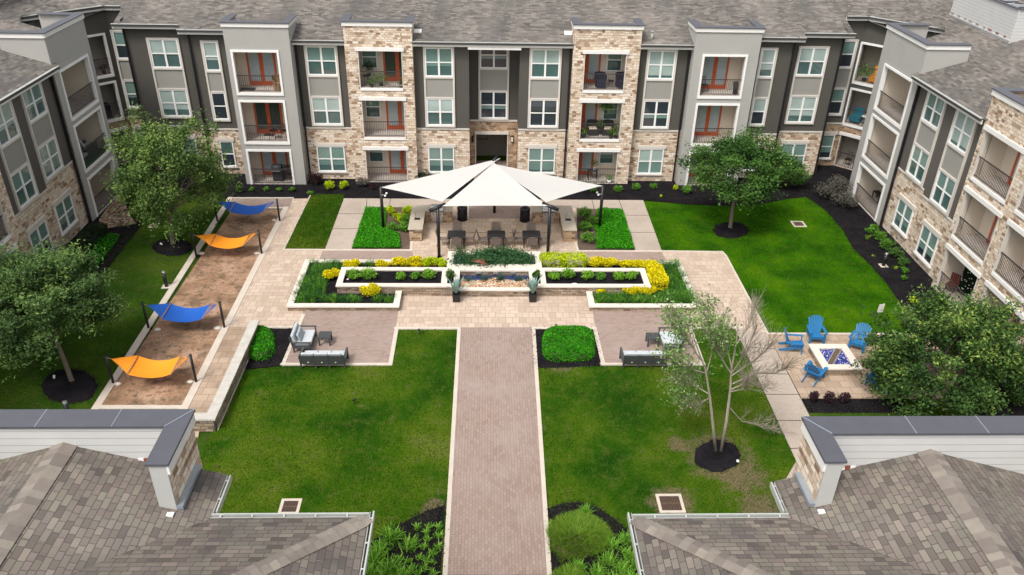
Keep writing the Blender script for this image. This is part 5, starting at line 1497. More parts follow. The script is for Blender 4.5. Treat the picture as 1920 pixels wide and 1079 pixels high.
ring_wall(r, [(x0, y0), (x1, y0), (x1, y1), (x0, y1)], 0, ZP, .30)
f = MB(); f.face([(x, y, ZP-.06) for x, y in ((x0+.25, y0+.25), (x1-.25, y0+.25), (x1-.25, y1-.25), (x0+.25, y1-.25))], 'fire_glass'); f.build('fire_glass', r)
f = MB(); 
q0 = Vector((x0+.40, y0+.36, ZP-.03)); q1 = Vector((x1-.46, y1-.36, ZP-.03)); f.bar(q0, q1, .30, .03, 'steel'); dq = (q1-q0).normalized(); nq = Vector((-dq.y, dq.x, 0))
f.bar(q0+Vector((0, 0, .02)), q1+Vector((0, 0, .02)), .17, .012, 'grate')
for s_ in (-1, 1): f.bar(q0+nq*.1*s_+Vector((0, 0, .022)), q1+nq*.1*s_+Vector((0, 0, .022)), .02, .02, 'steel')
f.build('burner', r)

# ---- bollard lights, path spots, sign
def bollard(u, v, label, h=.85):
    x, y = G2(u, v); r = empty('bollard_light', (x, y, 0), 0, label, 'bollard light', 'black bollard lights round the courtyard')
    m_ = MB(); m_.tube([(0, 0, 0), (0, 0, h*.86)], .085, 'black_metal', 14); m_.build('post', r)
    m_ = MB(); m_.tube([(0, 0, h*.86), (0, 0, h*.93)], .075, 'steel', 14); m_.build('lens', r)
    m_ = MB(); m_.tube([(0, 0, h*.93), (0, 0, h)], [.088, .082], 'steel', 14); m_.build('cap', r)
    m_ = MB(); m_.box(-.2, .2, -.2, .2, 0, .03, 'border'); m_.build('base', r)
bollard(312.5, 538, 'black bollard light on the grass beside the gravel hammock court'); bollard(1656, 499, 'black bollard light in the mulch bed by the right wing shrubs', .75); bollard(131, 785, 'bollard light just behind the left foreground parapet, only its top showing', .80)
def spot(u, v, label, white=False):
    x, y = G2(u, v); r = empty('spotlight', (x, y, .02), rnd.uniform(0, 6), label, 'spotlight', 'small garden spotlights staked in the beds and lawns')
    m_ = MB(); m_.tube([(0, 0, 0), (0, 0, .16)], .014, 'black_metal', 6); m_.build('stake', r)
    m_ = MB(); m_.tube([(-.03, 0, .16), (.08, 0, .24)], [.035, .05], 'lamp_lens' if white else 'black_metal', 9); m_.build('head', r)
for u, v, l, w in ((787, 628, 'small black spotlight in the grass just below the left fountain planter', False), (664, 758, 'small black spotlight in the middle of the left front lawn', False), (1027, 655, 'small pale spotlight in mulch left of the clipped green mound', True), (104, 716, 'small pale spotlight in the mulch ring of the lower left oak', True), (305, 465, 'small pale spotlight in the mulch ring of the upper left oak', True), (1381, 872, 'small pale spotlight in the mulch ring of the bare young tree', True), (1044, 618, 'small black hook light at the far edge of the clipped green mound', False), (1352, 652, 'small pale spotlight on the grass beside the right patio', True), (1064, 1008, 'small black path light standing in the yellow green grass mound', False)):
    spot(u, v, l, w)
x, y = G2(1645, 600); r = empty('notice_sign', (x, y, 0), .3, 'small pale blank notice sign on a stake at the lawn edge above the big tree', 'sign')
m_ = MB(); m_.box(-.02, .02, -.012, .012, 0, .8, 'steel'); m_.build('stake', r); m_ = MB(); m_.box(-.16, .16, -.03, -.014, .42, .86, 'pebble_white'); m_.build('panel', r)
for i, (u, v, s_) in enumerate(((1077, 535, .17), (1069, 537, .09), (652, 524, .05))):
    x, y = G2(u, v, .5); m_ = MB(); m_.ell((x, y, .50), (s_*1.3, s_*.7, s_*.6), 'pebble_white', 10, 5); o = m_.build('rock'); tag(o, ('large white rock in the raised planter right of the fountain', 'small white rock beside the larger one right of the fountain', 'small white rock at the left end of the raised planter')[i], 'rock')

# ================================================================== BALCONY FURNITURE
def iron_chair(name='metal_chair', group=None):
    r = empty(name, (0, 0, 0), 0, 'x', 'chair', group); m = 'iron'
    f = MB(); f.tube([(0, 0, .42), (0, 0, .45)], .22, m, 12); f.build('seat', r)
    f = MB(); 
    for k in range(5): x = (k-2)*.09; f.bar((x, -.2, .45), (x*1.15, -.27, .9-.02*(k-2)**2), .02, .015, m)
    f.bar((-.2, -.27, .84), (.2, -.27, .84), .02, .02, m); f.bar((-.2, -.24, .66), (.2, -.24, .66), .02, .02, m); f.build('backrest', r)
    for x in (-.17, .17):
        for y in (-.17, .17): f = MB(); f.bar((x*.9, y*.9, .43), (x*1.2, y*1.2, 0), .022, .022, m); f.build('leg', r)
    return r
def barrel_chair(mat='wicker', pad=None):
    r = empty('wicker_chair', (0, 0, 0), 0, 'x', 'chair'); P = []
    for z, rr in ((.05, .30), (.4, .33), (.62, .36), (.85, .38)):
        P.append([(rr*sin(a), -rr*cos(a)*.95, z*(1 if abs(a) < 1.2 else (.78 if z > .5 else 1))) for a in [(-2.0+4.0*i/12) for i in range(13)]])
    f = MB(); f.grid(P, mat); f.grid([[(x*.97, y*.97, z) for x, y, z in q] for q in P], mat); f.build('shell', r)
    f = MB(); f.box(-.26, .26, -.24, .28, .05, .40, mat); f.build('seat', r)
    if pad: f = MB(); f.box(-.24, .24, -.2, .27, .40, .48, pad); f.build('cushion', r, bevel=.03)
    for x in (-.22, .22):
        for y in (-.2, .24): f = MB(); f.box(x-.02, x+.02, y-.02, y+.02, 0, .06, mat); f.build('leg', r)
    return r
def round_table(h=.5, rad=.24, m='iron', name='bistro_table'):
    r = empty(name, (0, 0, 0), 0, 'x', 'table'); f = MB(); f.tube([(0, 0, h-.02), (0, 0, h)], rad, m, 16); f.build('tabletop', r)
    for a in (0.4, 2.5, 4.6): f = MB(); f.bar((cos(a)*rad*.4, sin(a)*rad*.4, h-.02), (cos(a)*rad*.9, sin(a)*rad*.9, 0), .02, .02, m); f.build('leg', r)
    return r
def box_table(w=.5, d=.4, h=.5, m='wicker', name='patio_table'):
    r = empty(name, (0, 0, 0), 0, 'x', 'table'); f = MB(); f.box(-w/2, w/2, -d/2, d/2, h-.04, h, m); f.build('tabletop', r)
    for x in (-w/2+.03, w/2-.03):
        for y in (-d/2+.03, d/2-.03): f = MB(); f.box(x-.025, x+.025, y-.025, y+.025, 0, h-.04, m); f.build('leg', r)
    return r
def potted(h=.5, pw=.14, ph=.2, mat='leaf_shrub', n=200, pot='pot_black', spread=.25, label='x', blade=False):
    r = empty('potted_plant', (0, 0, 0), 0, label, 'potted plant'); f = MB(); f.tube([(0, 0, 0), (0, 0, ph)], [pw*.75, pw], pot, 12); f.build('pot', r)
    if blade:
        B = np.zeros((n, 3)); B[:, 2] = ph; az = rng.uniform(0, 2*pi, n); V, F, t = blade_mesh(B, az, rng.uniform(.6, 1, n)*h, np.full(n, .03), rng.uniform(.1, .9, n), rng.uniform(0, 1, n))
    else:
        C = rng.normal(size=(n, 3))*[spread*.5, spread*.5, h*.22]+[0, 0, ph+h*.5]; V, F, t = leaf_quads(C, .10, .05, rng.uniform(0, 1, n))
    npmesh('foliage', V, F, t, mat, r); return r
def onbal(o, pl, a, z, d, rz, label):
    p = pl.pt(a, z, d); base = math.atan2(-pl.n[0], pl.n[1]) if False else math.atan2(pl.n[1], pl.n[0])-pi/2
    place(o, p, base+rz, label); return o
z3A, z2A, z1A = HA[0][0], HA[1][0], HA[2][0]; z3B, z2B, z1B = HB[0][0], HB[1][0], HB[2][0]
# bay D
onbal(iron_chair(), pD, 13.05, z3A, -.75, .3, 'black iron armchair on the top balcony of the right grey bay'); onbal(round_table(.6, .28), pD, 12.55, z3A, -.7, 0, 'round black table beside the iron chair, top balcony of the right grey bay')
r = empty('golf_bag', (0, 0, 0), 0, 'x', 'golf bag'); f = MB(); f.tube([(0, 0, 0), (.05, 0, .75)], [.13, .16], 'ac_dark', 10); f.build('bag', r); f = MB(); f.box(-.12, .14, -.18, -.12, .15, .55, 'flower_white'); f.build('pocket', r)
onbal(r, pD, 14.85, z3A, -.35, 0, 'black and white golf bag at the right end of the top balcony, right grey bay')
# bay C
onbal(barrel_chair('navy_wicker'), pCc, 6.85, z3B, -.6, .15, 'dark blue barrel chair at the left, top balcony of the right stone bay') if 'navy_wicker' in MATS else None
plain('navy_wicker', (.022, .024, .05), .8, var=.3, vscale=20)
onbal(barrel_chair('navy_wicker'), pCc, 6.80, z3B, -.65, .15, 'dark blue barrel chair at the left, top balcony of the right stone bay')
onbal(barrel_chair('navy_wicker'), pCc, 8.05, z3B, -.65, .35, 'dark blue barrel chair at the right, top balcony of the right stone bay')
onbal(round_table(.42, .2), pCc, 7.42, z3B, -.6, 0, 'small round iron table between the two dark blue barrel chairs')
onbal(barrel_chair('wicker', 'seat_pad'), pCc, 6.55, z2B, -.85, .1, 'brown wicker chair with cream cushion, middle balcony, right stone bay, left of its pair')
onbal(barrel_chair('wicker', 'seat_pad'), pCc, 7.50, z2B, -.85, -.1, 'brown wicker chair with cream cushion, middle balcony, right stone bay, right of its pair')
onbal(box_table(.35, .4, .42), pCc, 7.03, z2B, -.8, 0, 'small wicker table between the two brown wicker chairs')
onbal(potted(.45, .1, .12, 'leaf_bright', 260, label='x'), pCc, 7.03, z2B+.42, -.8, 0, 'leafy green plant on the wicker table between the brown chairs')
f0 = potted(.55, .12, .12, 'leaf_bright', 700, spread=.5, label='x'); onbal(f0, pCc, 7.25, z2B+1.55, -.45, 0, 'green hanging fern on the middle balcony of the right stone bay')
f = MB(); 
for a_ in (0, 2.1, 4.2): f.tube([(cos(a_)*.1, sin(a_)*.1, .12), (0, 0, .72)], .006, 'iron', 4)
f.build('hanging_wires', f0)
for a_, d_, h_, l in ((5.95, -.25, .45, 'potted plant at the left corner of the middle balcony, right stone bay'), (7.65, -.22, .4, 'potted plant by the railing, middle balcony of the right stone bay'), (7.95, -.25, .7, 'taller potted plant at the right corner, middle balcony of the right stone bay')):
    onbal(potted(h_, label='x'), pCc, a_, z2B, d_, 0, l)
onbal(box_table(.6, .45, .6), pCc, 6.75, z1B, -.75, 0, 'dark wicker table on the ground patio of the right stone bay')
onbal(potted(.6, .1, .15, 'leaf_bright', 160, 'pebble_white', spread=.35), pCc, 6.85, z1B+.6, -.75, 0, 'plant in a white pot on the dark wicker patio table')
onbal(potted(.35, .16, .2, 'leaf_shrub', 160, 'pebble_white'), pCc, 7.75, z1B, -.15, 0, 'plant in a large white pot by the railing of the ground patio')
# bay B
onbal(round_table(.6, .24), pBb, -7.0, z3B, -.45, 0, 'small black table with plants on the top balcony of the left stone bay')
onbal(potted(.75, .12, .12, 'leaf_dkhedge', 420, spread=.35), pBb, -6.85, z3B+.6, -.55, 0, 'tall dark plant on the small table, top balcony of the left stone bay')
onbal(potted(.6, .13, .18, 'leaf_shrub', 300, spread=.4), pBb, -6.20, z3B, -.45, 0, 'leafy green potted plant by the railing, top balcony of the left stone bay')
onbal(potted(.4, .1, .15, 'leaf_shrub', 120), pBb, -6.7, z3B, -.2, 0, 'small potted plant on the floor, top balcony of the left stone bay')
onbal(potted(.5, .1, .02, 'leaf_bright', 150, spread=.15), pBb, -4.98, z3B, -.2, 0, 'narrow green plant at the right end, top balcony of the left stone bay')
# bay A
onbal(barrel_chair('rope'), pA, -12.05, z3A, -.55, .8, 'round brown rattan chair on the top balcony of the left grey bay')
onbal(box_table(.8, .5, .06, 'ac_dark', 'floor_mat'), pA, -13.9, z3A, -.5, 0, 'dark low planter tray on the top balcony floor of the left grey bay')
o1 = iron_chair('bar_chair'); onbal(o1, pA, -12.75, z2A, -.55, 2.9, 'dark bar chair at the left of its pair, middle balcony of the left grey bay'); o1.scale = (1.05, 1.05, 1.2)
o1 = iron_chair('bar_chair'); onbal(o1, pA, -12.1, z2A, -.55, 3.2, 'dark bar chair at the right of its pair, middle balcony of the left grey bay'); o1.scale = (1.05, 1.05, 1.2)
m_ = MB(); m_.box(-.3, .3, -.2, .2, 0, .02, 'ac_dark'); o = m_.build('doormat'); tag(o, 'dark doormat at the door of the middle balcony, left grey bay', 'doormat'); o.location = pA.pt(-13.2, z2A+.004, -1.15)
r = empty('barbecue_grill', (0, 0, 0), 0, 'x', 'grill'); f = MB(); f.tube([(-.3, 0, .85), (.3, 0, .85)], .22, 'ac_dark', 12); f.build('hood', r); f = MB(); f.box(-.32, .32, -.2, .22, .62, .82, 'ac_dark'); f.build('firebox', r)
f = MB(); f.box(-.3, .3, -.15, .15, 0, .55, 'ac_dark'); f.build('cabinet', r); f = MB(); f.box(-.2, .3, .22, .34, .70, .73, 'steel'); f.build('side_shelf', r)
onbal(r, pA, -12.85, z1A, -.6, 0, 'black barbecue grill on the ground patio of the left grey bay')
r = empty('patio_bench', (0, 0, 0), 0, 'x', 'bench'); f = MB(); f.box(-.45, .45, -.2, .2, .35, .42, 'iron'); f.build('seat', r); f = MB(); 
for k in range(5): f.box(-.45, .45, -.22, -.2, .5+k*.09, .55+k*.09, 'iron')
f.build('backrest', r); f = MB(); f.box(-.45, -.40, -.2, .2, 0, .5, 'iron'); f.build('leg', r); f = MB(); f.box(.40, .45, -.2, .2, 0, .5, 'iron'); f.build('leg', r)
onbal(r, pA, -12.1, z1A, -.7, 0, 'black slatted bench beside the grill on the ground patio, left grey bay')
# facets
fa0 = fr_[0]
r = empty('sofa_chair', (0, 0, 0), 0, 'x', 'armchair'); f = MB(); f.box(-.35, .35, -.3, .3, .1, .5, 'orange_cloth'); f.build('seat', r, bevel=.04); f = MB(); f.box(-.35, .35, -.38, -.28, .3, 1.0, 'orange_cloth'); f.build('backrest', r, bevel=.04)
onbal(r, pFR, fa0+1.15, HS[0][0], -.5, 0, 'orange armchair on the top balcony in the right corner of the building')
onbal(potted(.9, .15, .2, 'leaf_shrub', 500, spread=.6), pFR, fa0+.45, HS[0][0], -.4, 0, 'bushy green plant beside the orange armchair, top right corner balcony')
r = empty('sofa_chair', (0, 0, 0), 0, 'x', 'armchair'); f = MB(); f.box(-.35, .35, -.3, .3, .1, .45, 'teal_cloth'); f.build('seat', r, bevel=.04); f = MB(); f.box(-.35, .35, -.38, -.28, .3, .9, 'teal_cloth'); f.build('backrest', r, bevel=.04)
onbal(r, pFR, fa0+.45, HS[1][0], -.6, 0, 'teal armchair on the middle balcony in the right corner of the building')
o1 = round_table(.55, .35, 'pebble_white'); onbal(o1, pFR, fa0+1.15, HS[1][0], -.6, 0, 'round pale table beside the teal armchair, right corner balcony')
o1 = iron_chair(); onbal(o1, pFR, fa0+.6, HS[2][0], -.6, 0, 'dark metal chair on the ground patio in the right corner')
o1 = box_table(.35, .35, .4, 'navy_wicker'); onbal(o1, pFR, fa0+1.25, HS[2][0], -.5, 0, 'small dark blue stool on the ground patio in the right corner')
onbal(barrel_chair(), pFL, fl[1]-.7, HS[1][0], -.6, 0, 'dark wicker chair on the middle balcony in the left corner of the building')
onbal(potted(.4, .13, .2, 'leaf_dkhedge', 100), pFL, fl[1]-.35, HS[0][0], -.25, 0, 'dark potted plant on the top balcony in the left corner')
# left wing lounge chair and right wing items
pLT = Pl((-21.75, 0), (0, 1), (1, 0)); pRT = Pl((22.5, 0), (0, 1), (-1, 0)); pRB = Pl((22.28, 0), (0, 1), (-1, 0))
r = empty('lounge_chair', (0, 0, 0), 0, 'x', 'lounge chair'); f = MB(); f.box(-.35, .35, -.35, .45, .28, .42, 'cushion'); f.build('seat', r, bevel=.04); f = MB(); f.hexa([(x, -.35+dy-(z-.4)*.5, z) for x in (-.33, .33) for dy in (-.06, .06) for z in (.42, 1.0)], 'cushion'); f.build('backrest', r, bevel=.04)
for x in (-.36, .36): f = MB(); f.box(x-.03, x+.03, -.4, .45, .0, .6, 'sofa_frame'); f.build('armrest', r)
onbal(r, pLT, 44.3, 2.80, -.95, 1.3, 'grey cushioned lounge chair on the middle balcony of the left wing grey bay')
r = empty('ottoman', (0, 0, 0), 0, 'x', 'ottoman'); f = MB(); f.box(-.35, .35, -.25, .25, .2, .36, 'cushion'); f.build('cushion', r, bevel=.04); f = MB(); f.box(-.3, .3, -.2, .2, 0, .2, 'sofa_frame'); f.build('frame', r)
onbal(r, pLT, 43.1, 2.80, -.75, 0, 'grey ottoman beside the lounge chair, left wing middle balcony')
r = empty('egg_chair', (0, 0, 0), 0, 'x', 'chair'); f = MB(); P = []
for th in np.linspace(.1, 2.6, 8): P.append([(.42*sin(th)*sin(a), -.42*sin(th)*cos(a)*.9, .75+.55*cos(th)) for a in np.linspace(-2.0, 2.0, 12)])
f.grid(P, 'wicker'); f.build('shell', r); f = MB(); f.tube([(0, 0, 0), (0, 0, .1)], .35, 'wicker', 14); f.build('base', r)
onbal(r, pRT, 43.2, .04, -1.2, 0, 'dark rounded wicker egg chair on the ground patio of the right wing grey bay')
onbal(box_table(.9, .35, .5, 'wicker', 'low_cabinet'), pRT, 44.5, .04, -1.3, 0, 'dark low cabinet against the wall, ground patio of the right wing')
r = empty('flower_screen', (0, 0, 0), 0, 'x', 'flower screen'); C = rng.uniform(size=(900, 3))*[1.35, .12, 1.75]+[-.67, -.06, .1]; V, F, t = leaf_quads(C, .10, .06, rng.uniform(0, 1, 900)); npmesh('foliage', V, F, t, 'leaf_dkhedge', r)
f = MB(); f.box(-.68, .68, -.04, -.01, .08, 1.88, 'leaf_dkhedge'); f.build('backing', r)
f = MB(); 
for k in range(46): f.ell((rnd.uniform(-.62, .62), .09, rnd.uniform(.2, 1.8)), (.03, .015, .03), 'flower_white', 6, 3)
f.build('flowers', r)
onbal(r, pRB, 33.0, .05, -1.2, .5, 'green leafy screen dotted with white flowers on the right wing ground patio')
r = empty('folding_chair', (0, 0, 0), 0, 'x', 'chair'); f = MB(); f.box(-.22, .22, -.2, .22, .4, .44, 'red_wood'); f.build('seat', r)
f = MB(); 
for k in range(5): f.box(-.22+k*.095, -.15+k*.095, -.24, -.2, .44, .95, 'red_wood')
f.build('backrest', r)
for x in (-.2, .2): f = MB(); f.bar((x, .2, 0), (x, -.2, .44), .03, .03, 'red_wood'); f.build('leg', r); f = MB(); f.bar((x, -.2, 0), (x, .2, .42), .03, .03, 'red_wood'); f.build('leg', r)
onbal(r, pRB, 33.65, .05, -.55, .6, 'dark red slatted chair on the right wing ground patio, beside the flower screen')
r = potted(.6, .18, .25, 'leaf_dkhedge', 500, 'pebble_white', spread=.45); onbal(r, pRB, 28.35, 3.02, -.9, 0, 'dark leafy plant in a white pot on the right wing balcony at the frame edge')
onbal(iron_chair(), pRB, 29.2, 3.02, -.8, 0, 'black metal chair on the right wing middle balcony near the frame edge')
onbal(iron_chair(), pRB, 28.6, .05, -.7, .5, 'black metal chair on the right wing ground patio behind the big tree')
onbal(round_table(.6, .35), pRB, 29.4, .05, -.9, 0, 'round black table on the right wing ground patio behind the big tree')
# ================================================================== PLANTS
def crown(name, root, cen, rad, nclump, per, clump_r, L, W, mat, lower=-.45, seed=1, gap=.0, flat=.75, shape=None, upb=.5, fringe=.12):
    R = np.random.default_rng(seed)
    cen = np.array(cen, float); rad = np.array(rad, float); pts = []
    while len(pts) < nclump:
        d = R.normal(size=3); d /= np.linalg.norm(d)
        if d[2] < lower: continue
        k = R.uniform(.35, 1)**.45*(1+.13*math.sin(3*math.atan2(d[1], d[0])+seed)+R.uniform(-.12, .10))
        if shape: k *= shape(d)
        pts.append(cen+d*rad*k)
    pts = np.array(pts); C = []; T = []
    for p in pts:
        n = int(per*R.uniform(.5, 1.3)); cr = clump_r*R.uniform(.6, 1.25)
        q = R.normal(size=(n, 3)); q /= np.linalg.norm(q, axis=1)[:, None]; q *= (R.uniform(0, 1, n)**.45)[:, None]
        q = q*[cr, cr, cr*flat]; c = p+q
        out = (p-cen)/rad; out /= np.linalg.norm(out)+1e-6
        f = R.uniform(0, 1, n) < fringe; c[f] += out*rad*R.uniform(.05, .28, (f.sum(), 1))
        t = R.normal(.42+R.uniform(-.30, .30), .16, n)+.16*q[:, 2]/cr  # clump tint spread and lighter upper leaves put sun shading into the colour
        C.append(c); T.append(t)
    C = np.concatenate(C); T = np.concatenate(T)
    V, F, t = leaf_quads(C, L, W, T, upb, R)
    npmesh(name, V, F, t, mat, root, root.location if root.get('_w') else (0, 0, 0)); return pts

def limbs(mb, base, top, pts, r0, mat, nb=14, seed=0, fork=.35):
    R = random.Random(seed); b = Vector(base); t = Vector(top); mid = b.lerp(t, .5)+Vector((R.uniform(-.08, .08), R.uniform(-.08, .08), 0))
    mb.tube([b, b.lerp(mid, .12), mid, t], [r0*1.35, r0, r0*.85, r0*.6], mat, 10)
    sel = R.sample(list(range(len(pts))), min(nb, len(pts)))
    for i in sel:
        p = Vector(pts[i]); s = b.lerp(t, R.uniform(.62, 1.0)); m_ = s.lerp(p, .5)+Vector((R.uniform(-.2, .2), R.uniform(-.2, .2), R.uniform(-.1, .25)))
        mb.tube([s, m_, p], [r0*.42, r0*.22, r0*.07], mat, 6, False)
        for k in range(3):
            e = p+Vector((R.uniform(-.5, .5), R.uniform(-.5, .5), R.uniform(-.25, .45))); mb.tube([m_.lerp(p, .5+.15*k), e], [r0*.12, r0*.03], mat, 4, False)
def tree(name, base, H0, cen, rad, label, mat, nclump, per, cr, L, W, seed, r0=.11, group=None, cat='tree', bark='bark', nb=16, **kw):
    root = wroot(name, base, label, cat, group)
    pts = crown('crown', root, cen, rad, nclump, per, cr, L, W, mat, seed=seed, **kw)
    mb = MB(); limbs(mb, base, (base[0]+(cen[0]-base[0])*.4, base[1]+(cen[1]-base[1])*.4, H0), pts, r0, bark, nb, seed); mb.build('trunk', root); return root
b = G(324.5, 461); tree('live_oak', b, 2.7, (-15.85, 38.5, 3.75), (2.8, 2.6, 3.0), 'broad green live oak at upper left beside the river rock bed', 'leaf_oak', 150, 210, .62, .16, .075, 11, .12, 'live oaks on the left lawn', lower=-.6)
b = G(136, 718); tree('live_oak', b, 2.6, (-17.15, 26.9, 3.35), (2.35, 2.2, 2.0), 'grey green feathery live oak at the left edge above the foreground roof', 'leaf_greyoak', 230, 250, .52, .16, .055, 12, .10, 'live oaks on the left lawn', bark='bark', lower=-.55, fringe=.22, flat=.55, nb=9)
b = G(1369, 430); tree('live_oak', b, 2.5, (13.75, 40.7, 3.35), (2.5, 2.3, 2.0), 'dense round green oak in the mulch ring of the right lawn', 'leaf_bright', 125, 230, .60, .16, .08, 13, .11, lower=-.45)
root = wroot('evergreen_tree', (18.1, 24.9, 0), 'large dark evergreen tree at lower right beside the fire pit', 'tree')
pts = crown('crown', root, (17.7, 25.0, 2.2), (2.85, 2.25, 2.35), 250, 220, .42, .15, .07, 'leaf_big', lower=-.75, seed=14, shape=lambda d: 1.0+.06*d[0]-.10*min(0, d[2])*abs(d[0]), flat=.8, fringe=.2)
mb = MB()
for dx in (-.25, .15, .4): limbs(mb, (18.1+dx, 24.9, 0), (18.1+dx*3, 25.0, 2.0), pts, .09, 'bark', 9, int(dx*10)+3)
mb.build('trunk', root)
b = G(1474, 352); root = wroot('round_shrub', b, 'large round dark green shrub against the stone wall right of the oak', 'shrub'); crown('foliage', root, (b[0], b[1], .85), (1.0, .9, .95), 34, 190, .36, .12, .065, 'leaf_bright', seed=15, lower=-.6)
mb = MB(); mb.tube([b, (b[0], b[1], .8)], [.05, .03], 'stem'); mb.build('stem', root)

# bare young tree with two trunks, leafy only on its left side
root = wroot('young_tree', G(1346, 853), 'bare branched young tree with two pale trunks and sparse leaves on its left', 'tree')
def Pq(u, v, dy=0): return Vector(GY(u, v, 22.16+dy))
RB = random.Random(5)
TR = [([(1342, 850), (1337, 800), (1331, 745), (1322, 690), (1308, 655), (1296, 620)], .060), ([(1351, 850), (1362, 790), (1369, 735), (1372, 690), (1380, 645), (1386, 600)], .065)]
BRN = [[(1331, 745), (1310, 760), (1288, 764)], [(1322, 700), (1285, 690), (1262, 680)], [(1330, 740), (1306, 725), (1270, 720)], [(1325, 700), (1335, 660), (1330, 610), (1322, 590)], [(1318, 680), (1290, 640), (1262, 610)],
       [(1369, 735), (1396, 730), (1400, 715)], [(1368, 765), (1390, 790), (1430, 800), (1462, 812)], [(1372, 700), (1400, 660), (1420, 610)], [(1371, 705), (1410, 680), (1445, 650)], [(1372, 690), (1360, 640), (1352, 600)], [(1374, 720), (1415, 700), (1455, 700), (1475, 690)], [(1378, 650), (1402, 615), (1412, 585)], [(1370, 700), (1345, 660), (1338, 640)], [(1372, 730), (1405, 715), (1440, 735)]]
tm = MB(); tips = []
for k, (pp, r0) in enumerate(TR):
    P = [Pq(u, v, (k-.5)*.25*i/5*2) for i, (u, v) in enumerate(pp)]; tm.tube(P, [r0*(1-.14*i) for i in range(len(P))], 'bark_pale', 8)
tm.build('trunk', root)
bmx = MB()
for pp in BRN:
    dy = RB.uniform(-1.1, 1.3); P = [Pq(u, v, dy*i/2) for i, (u, v) in enumerate(pp)]; n = len(P)
    bmx.tube(P, [.024*(1-.28*i)+.004 for i in range(n)], 'bark_pale', 5, False)
    leafy = pp[-1][0] < 1345
    for j in range(44):
        t = RB.uniform(.25, 1)*(n-1); i = min(int(t), n-2); s = P[i].lerp(P[i+1], t-i); d = (P[i+1]-P[i]).normalized()
        e = s+d*RB.uniform(.25, .7)+Vector((RB.uniform(-.4, .4), RB.uniform(-.45, .45), RB.uniform(.0, .55))); mid_ = s.lerp(e, .5)+Vector((0, 0, .06))
        bmx.tube([s, mid_, e], [.008, .006, .003], 'twig', 4, False)
        if leafy: tips.append(e)
        for q in range(3):
            e2 = mid_.lerp(e, RB.uniform(0, 1))+Vector((RB.uniform(-.25, .25), RB.uniform(-.25, .25), RB.uniform(-.05, .32))); bmx.tube([mid_, e2], [.0045, .0025], 'twig', 3, False)
            if leafy: tips.append(e2)
bmx.build('branches', root)
C = []; T_ = []
R = np.random.default_rng(3)
for p in tips:
    n = 1 if p.z < 4.2 else 3
    C.append(np.array(p)+R.normal(size=(n, 3))*.10)
for u0, v0, ru, rv, n in ((1300, 600, 55, 22, 520), (1275, 625, 22, 18, 150), (1345, 620, 25, 20, 160), (1272, 735, 30, 28, 260), (1300, 700, 40, 30, 140), (1362, 640, 26, 24, 110)):
    for _ in range(n): C.append(np.array([Pq(u0+R.normal()*ru*.55, v0+R.normal()*rv*.55, R.normal()*.5)]))
C = np.concatenate(C); V, F, t = leaf_quads(C, .12, .055, R.normal(.5, .25, len(C)), .3, R); npmesh('leaves', V, F, t, 'leaf_birch', root, root.location)

# ---- shrubs
def shrub(name, c, rad, mat, label, n=900, L=.09, W=.05, cat='shrub', group=None, seed=0, ncl=14, z=0.0, rz=0, box=False):
    r = empty(name, (c[0], c[1], z), rz, label, cat, group); R = np.random.default_rng(seed+100); rad = np.array(rad, float)
    if box:
        q = R.uniform(-1, 1, (n, 3)); k = R.integers(0, 3, n); s_ = np.sign(R.uniform(-1, 1, n)); q[np.arange(n), k] = s_*R.uniform(.85, 1.0, n); q[:, 2] = np.abs(q[:, 2])*1.0
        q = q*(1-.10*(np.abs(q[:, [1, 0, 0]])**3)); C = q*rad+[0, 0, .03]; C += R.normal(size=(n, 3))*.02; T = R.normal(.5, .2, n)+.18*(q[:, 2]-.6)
    else:
        P = R.normal(size=(ncl, 3)); P /= np.linalg.norm(P, axis=1)[:, None]; P[:, 2] = P[:, 2]*.75+.15; P = P*rad*.58+[0, 0, rad[2]*.95]
        i = R.integers(0, ncl, n); q = R.normal(size=(n, 3)); q /= np.linalg.norm(q, axis=1)[:, None]; q *= (R.uniform(0, 1, n)**.4)[:, None]
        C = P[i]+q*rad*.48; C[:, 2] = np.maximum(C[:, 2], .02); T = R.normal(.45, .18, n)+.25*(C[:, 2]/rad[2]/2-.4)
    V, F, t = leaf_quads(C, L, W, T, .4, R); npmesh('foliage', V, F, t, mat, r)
    s_ = MB(); R2 = random.Random(seed)
    for k in range(4): s_.tube([(0, 0, 0), (R2.uniform(-.5, .5)*rad[0], R2.uniform(-.5, .5)*rad[1], rad[2]*R2.uniform(.7, 1.1))], [.018, .008], 'stem', 5, False)
    s_.build('stem', r); return r
def tuft(name, c, z, n, L, W, mat, label, group=None, cat='grass clump', seed=0, spread=.06, lean=(.15, .95), extra=None):
    r = empty(name, (c[0], c[1], z), 0, label, cat, group); R = np.random.default_rng(seed+500)
    B = np.concatenate([R.normal(size=(n, 2))*spread, np.zeros((n, 1))], 1)
    V, F, t = blade_mesh(B, R.uniform(0, 2*pi, n), R.uniform(.55, 1.05, n)*L, np.full(n, W), R.uniform(*lean, n), R.normal(.5, .22, n)); npmesh('leaves', V, F, t, mat, r)
    f = MB(); f.tube([(0, 0, -.01), (0, 0, L*.12)], [spread*.9, spread*.6], 'stem', 7); f.build('crown_base', r); return r

